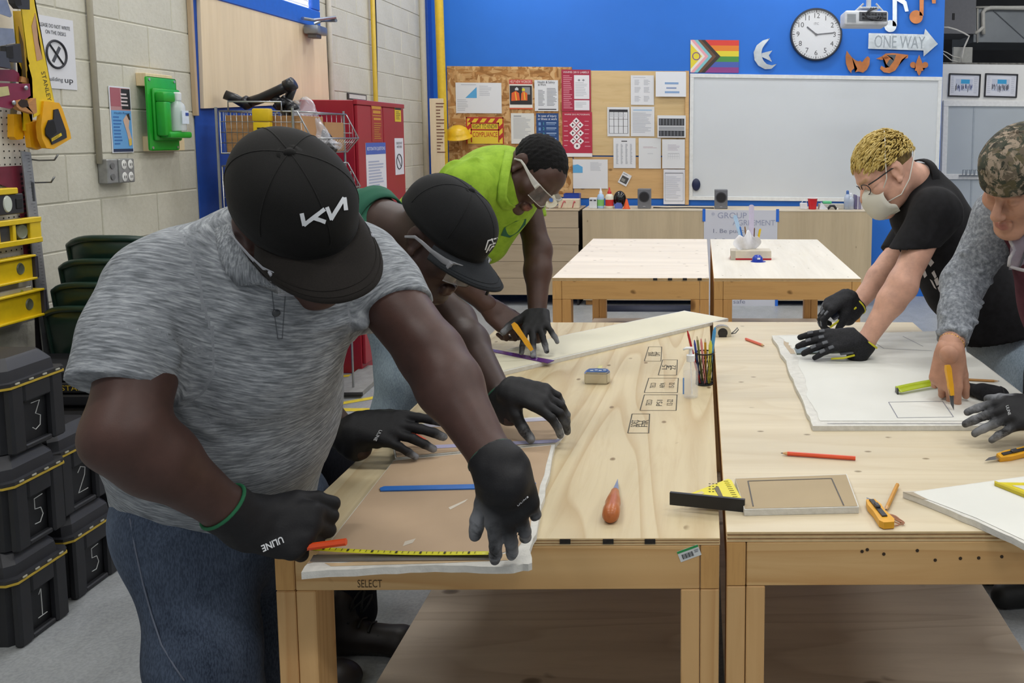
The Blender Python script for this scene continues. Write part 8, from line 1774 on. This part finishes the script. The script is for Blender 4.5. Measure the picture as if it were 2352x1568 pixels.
c = K(1307); t = thing('printed_box', 'cream box printed with pink swirls on the counter', 'box', c); B().bb((c.x-24*su, c.y-.03, ZK), (c.x+24*su, c.y+.08, ZK+21*su), .004).out('carton', plain('d9cbb2', .6), t)
for sx in (-12, 12): B().tube([c+Vector((sx*su+(.02*math.cos(a_*.55))*(1 if sx < 0 else .6), -.0315, 10*su+.026*math.sin(a_*.9)-.004*a_+.012)) for a_ in range(7)], .005, 6).out('swirl', plain('c05a5e', .6), t, True)
c = K(1309)+Vector((0, .1, 0)); t = thing('parts_bin', 'blue plastic parts bin behind the printed box', 'bin', c); b = B()
for lo, hi in (((-.075, 0, 0), (.075, .006, .125)), ((-.075, .12, 0), (.075, .126, .13)), ((-.075, .006, 0), (-.069, .12, .13)), ((.069, .006, 0), (.075, .12, .13)), ((-.069, .006, 0), (.069, .12, .006))): b.bb(c+Vector(lo), c+Vector(hi))
b.out('shell', plain('1f3f9a', .4), t); B().bb(c+Vector((-.04, -.004, .05)), c+Vector((.04, -.001, .09))).out('label_slot', plain('2a4fb8', .4), t)
c = K(1266); t = thing('tape_roll', 'pale tape roll standing at the counter end', 'tape roll', c); B().lathe([(.03, -.03), (.075, -.03), (.075, .03), (.03, .03), (.03, -.03)], 28, Matrix.Translation(c+Vector((0, 0, .0775))) @ rotm(PI/2, 0, 0)).out('roll', plain('d2d0bc', .5), t); B().lathe([(.024, -.031), (.031, -.031), (.031, .031), (.024, .031), (.024, -.031)], 24, Matrix.Translation(c+Vector((0, 0, .0775))) @ rotm(PI/2, 0, 0)).out('core', plain('a89b7c', .6), t)
c = K(1363); t = thing('power_adapter', 'small white block with two dark slots on the counter', 'block', c); B().bb((c.x-9*su, c.y-.03, ZK), (c.x+9*su, c.y+.05, ZK+24*su), .004).out('body', plain('d3d8de', .5), t)
for sx in (-4.5, 4.5): B().bb((c.x+sx*su-.012, c.y-.032, ZK+17*su), (c.x+sx*su+.012, c.y-.0295, ZK+20*su)).out('slot', plain('3a3d46', .5), t)
def bottle(name, label, px, hpx, rpx, prof_m, cap_m, capf=.25, nozzle=True, lab=None):
    c = K(px); H_ = hpx*su; r = rpx*su; t = thing(name, label, 'bottle', c); B().lathe([(0, 0), (r*.95, 0), (r, .01), (r, H_*.55), (r*.85, H_*.64), (r*.45, H_*.70)], 20, Matrix.Translation(c)).out('body', prof_m, t, True)
    B().lathe([(r*.5, H_*.69), (r*.5, H_*.78), (r*.28, H_*.84), (r*.1 if nozzle else r*.4, H_), (0, H_)], 16, Matrix.Translation(c)).out('nozzle' if nozzle else 'cap', cap_m, t, .8)
    if lab: B().lathe([(r*1.01, H_*.12), (r*1.01, H_*.42)], 20, Matrix.Translation(c)).out('label', lab, t, True)
    return t
bottle('glue_bottle', 'blue and green glue bottle with white nozzle on the counter', 1380, 48, 8, plain('a9c6e6', .35), plain('dfe6ee', .35), lab=plain('7fbf6a', .5))
bottle('glue_bottle', 'white glue bottle with red tip and red label on the counter', 1400, 48, 9.5, plain('e0dcc8', .4), plain('c8262a', .4), lab=plain('c8302c', .5))
c = K(1423); t = thing('welding_helmet', 'glossy black rounded visor standing on the counter', 'visor', c); B().ell(c+Vector((0, .03, 20*su)), (15*su, .05, 20*su), None, 24, 16).out('shell', plain('0c0c0f', .12, spec=.7), t, True); B().lathe([(0, .008), (9*su, .006), (9.5*su, 0)], 20, Matrix.Translation(c+Vector((-2*su, -.02, 5*su))) @ rotm(PI/2-.3, 0, 0)).out('badge', plain('3a4fa0', .4), t)
c = K(1440); t = thing('toy_cone', 'small orange toy traffic cone on the counter', 'cone', c+Vector((0, -.04, 0))); B().lathe([(0, 22*su), (2*su, 22*su), (7*su, .008), (0, .008)], 18, Matrix.Translation(c+Vector((0, -.04, 0)))).out('cone', plain('e8602a', .45), t, .5); B().bb(c+Vector((-8*su, -.07, 0)), c+Vector((8*su, -.01, .008))).out('base', plain('e8602a', .45), t)
for px, h_, lb in ((1480, 45, 'left grey desktop speaker, below the tilted snapshot'), (1656, 44, 'right grey desktop speaker, in front of the whiteboard')):
    c = K(px); w_ = 15*su; H_ = h_*su; t = thing('speaker', lb, 'speaker', c); B().bb((c.x-w_, c.y-.03, ZK), (c.x+w_, c.y+.08, ZK+H_), .004).out('cabinet', plain('6d6f74', .5), t)
    for r, m, z_ in ((12.5*su, plain('3c3d42', .5), .0315), (10.2*su, plain('1b1b1e', .6), .034)): B().lathe([(0, 0), (r, 0), (r, -.006)], 28, Matrix.Translation((c.x, c.y-z_, ZK+H_*.60)) @ rotm(PI/2, 0, 0)).out('driver_ring' if r > 11*su else 'driver_cone', m, t)
    B().bb((c.x-.012, c.y-.0315, ZK+H_*.1), (c.x+.012, c.y-.030, ZK+H_*.13)).out('badge', plain('a9abb0', .4), t)
ca = [K(1500)+Vector((0, .05, .004)), K(1530)+Vector((0, .02, .004)), K(1580)+Vector((0, .06, .004)), K(1640)+Vector((0, .03, .004))]; tag(B().tube(ca, .006, 6).out('speaker_cable', plain('1c1c1f', .5), None, True), 'black cable lying between the two desktop speakers', 'cable')
c = K(1866); t = thing('paper_cup', 'red plastic cup with a white rim on the counter', 'cup', c); B().lathe([(0, 0), (8.5*su, 0), (11.5*su, 25*su), (11*su, 25*su), (8*su, .004), (0, .004)], 24, Matrix.Translation(c)).out('cup', plain('c81f2b', .35), t, .8); B().tube([c+Vector((11.5*su*math.cos(a_*PI/12), 11.5*su*math.sin(a_*PI/12), 25.5*su)) for a_ in range(25)], .004, 6, caps=False).out('rim', plain('f0e8e8', .4), t, True)
c = K(1847); t = thing('paper_bag', 'small white paper bag left of the red cup', 'bag', c); B().bb((c.x-9*su, c.y-.02, ZK), (c.x+7*su, c.y+.05, ZK+14*su), .004).out('bag', plain('d9d9de', .7), t); B().tube([c+Vector((-7*su, 0, 13*su)), c+Vector((-3*su, 0, 20*su)), c+Vector((4*su, 0, 20*su)), c+Vector((5*su, 0, 13*su))], [(.012, .003)]*4, 6).out('handle', plain('e4e4ea', .6), t)
c = K(1903); t = thing('paper_pile', 'crumpled white papers and a green lid on the counter', 'papers', c); B().bb((c.x-22*su, c.y+.0, ZK), (c.x+38*su, c.y+.09, ZK+12*su), .004).out('stack', plain('b9b6ae', .7), t); B().prism([(-22*su, 0), (-2*su, 0), (-18*su, 17*su)], .02, Matrix.Translation(c+Vector((0, -.005, 0))) @ rotm(PI/2, 0, 0)).out('folded_sheet', plain('dfe3ec', .7), t); B().bb((c.x-12*su, c.y+.02, ZK+12.2*su), (c.x+8*su, c.y+.08, ZK+18*su), .004).out('green_lid', plain('5fc088', .4), t)
c = K(1909)+Vector((0, -.06, 0)); t = thing('binder_clip', 'dark clamp with white corners on the counter edge', 'clamp', c); B().tube([c+Vector((-10*su, 0, .006)), c+Vector((-4*su, 0, 9*su)), c+Vector((4*su, 0, 9*su)), c+Vector((10*su, 0, .006))], .012, 8).out('clamp', plain('33353a', .4, .4), t, True)
for sx in (-12, 12): B().bb(c+Vector((sx*su-.008, -.01, 0)), c+Vector((sx*su+.008, .01, .016)), .002).out('foot', plain('e6e6e0', .5), t)
def cbottle(label, px, hpx, col, cap_c):
    c = K(px); t = thing('clear_bottle', label, 'bottle', c); H_ = hpx*su; r = 8*su; B().lathe([(0, 0), (r, 0), (r, H_*.6), (r*.8, H_*.72), (r*.4, H_*.8)], 18, Matrix.Translation(c)).out('body', glass_mat('cb'+label[:4], lin(col), .1, .6), t, True); B().lathe([(r*.42, H_*.8), (r*.42, H_*.95), (r*.2, H_), (0, H_)], 14, Matrix.Translation(c)).out('cap', plain(cap_c, .4), t); return t
cbottle('clear pump bottle on the counter beside the masked man\'s glasses', 1953, 38, 'c9d3e4', 'e4e8f0'); cbottle('tall clear bottle with a blue cap, behind the pump bottle', 1946, 44, 'c0cfe6', '4a6fb0')
for i in range(4): c = K(1966+4.5*i); tag(B().bb((c.x-2*su, c.y, ZK), (c.x+1.8*su, c.y+.12, ZK+(33-2*i)*su), .003).out('binder', plain(['6a6488', 'b9b6c8', '8d88a6', 'd0ced8'][i], .5)), ['dark purple', 'pale grey', 'mauve', 'whitish'][i]+' binder spine at the right end of the counter', 'binder', 'binders on the counter')
# flip-chart paper taped to the counter front
p0, p1 = at(1617, 482, YC-.021), at(1783, 716, YC-.021)
Mp = Matrix.Translation(((p0.x+p1.x)/2, YC-.0215, (p0.z+p1.z)/2)) @ Matrix.Rotation(PI/2, 4, 'X'); gp_ = sheet('agreement_paper', 'flip chart paper headed group agreement taped to the counter', 'paper', Mp, p1.x-p0.x, p0.z-p1.z, 'd3d5de', texts=[('* GROUP', .34, .055, .060, '9aa0b8', .48), ('AGREEMENT', .68, .125, .056, '9aa0b8', .58), ('1. Be punctual', .40, .205, .042, '7f849a', .56), ('2. Respect', .36, .30, .042, '7f849a', .44), ('3. One voice', .38, .40, .042, '7f849a', .48), ('4. Listen', .34, .50, .042, '7f849a', .36), ('5. Phones away', .42, .60, .042, '7f849a', .58), ('6. Ask', .3, .70, .042, '7f849a', .26), ('7. Clean up', .36, .80, .042, '7f849a', .44), ('8. Be safe', .36, .90, .042, '7f849a', .42)])
for u, v in ((-.5, .45), (.5, .45), (.5, -.38)): b = B(); b.box((u*(p1.x-p0.x), v*(p0.z-p1.z), .003), (.028, .12, .001)); b.bm.transform(Mp); b.out('tape', plain('2b6fd6', .5), gp_)
tag(B().tube([at(1385, 715, YC-.25), at(1600, 715, YC-.25)], .06, 16).out('floor_roll', plain('1e2438', .6), None, True), 'dark navy roll lying on the floor under the back tables', 'roll')
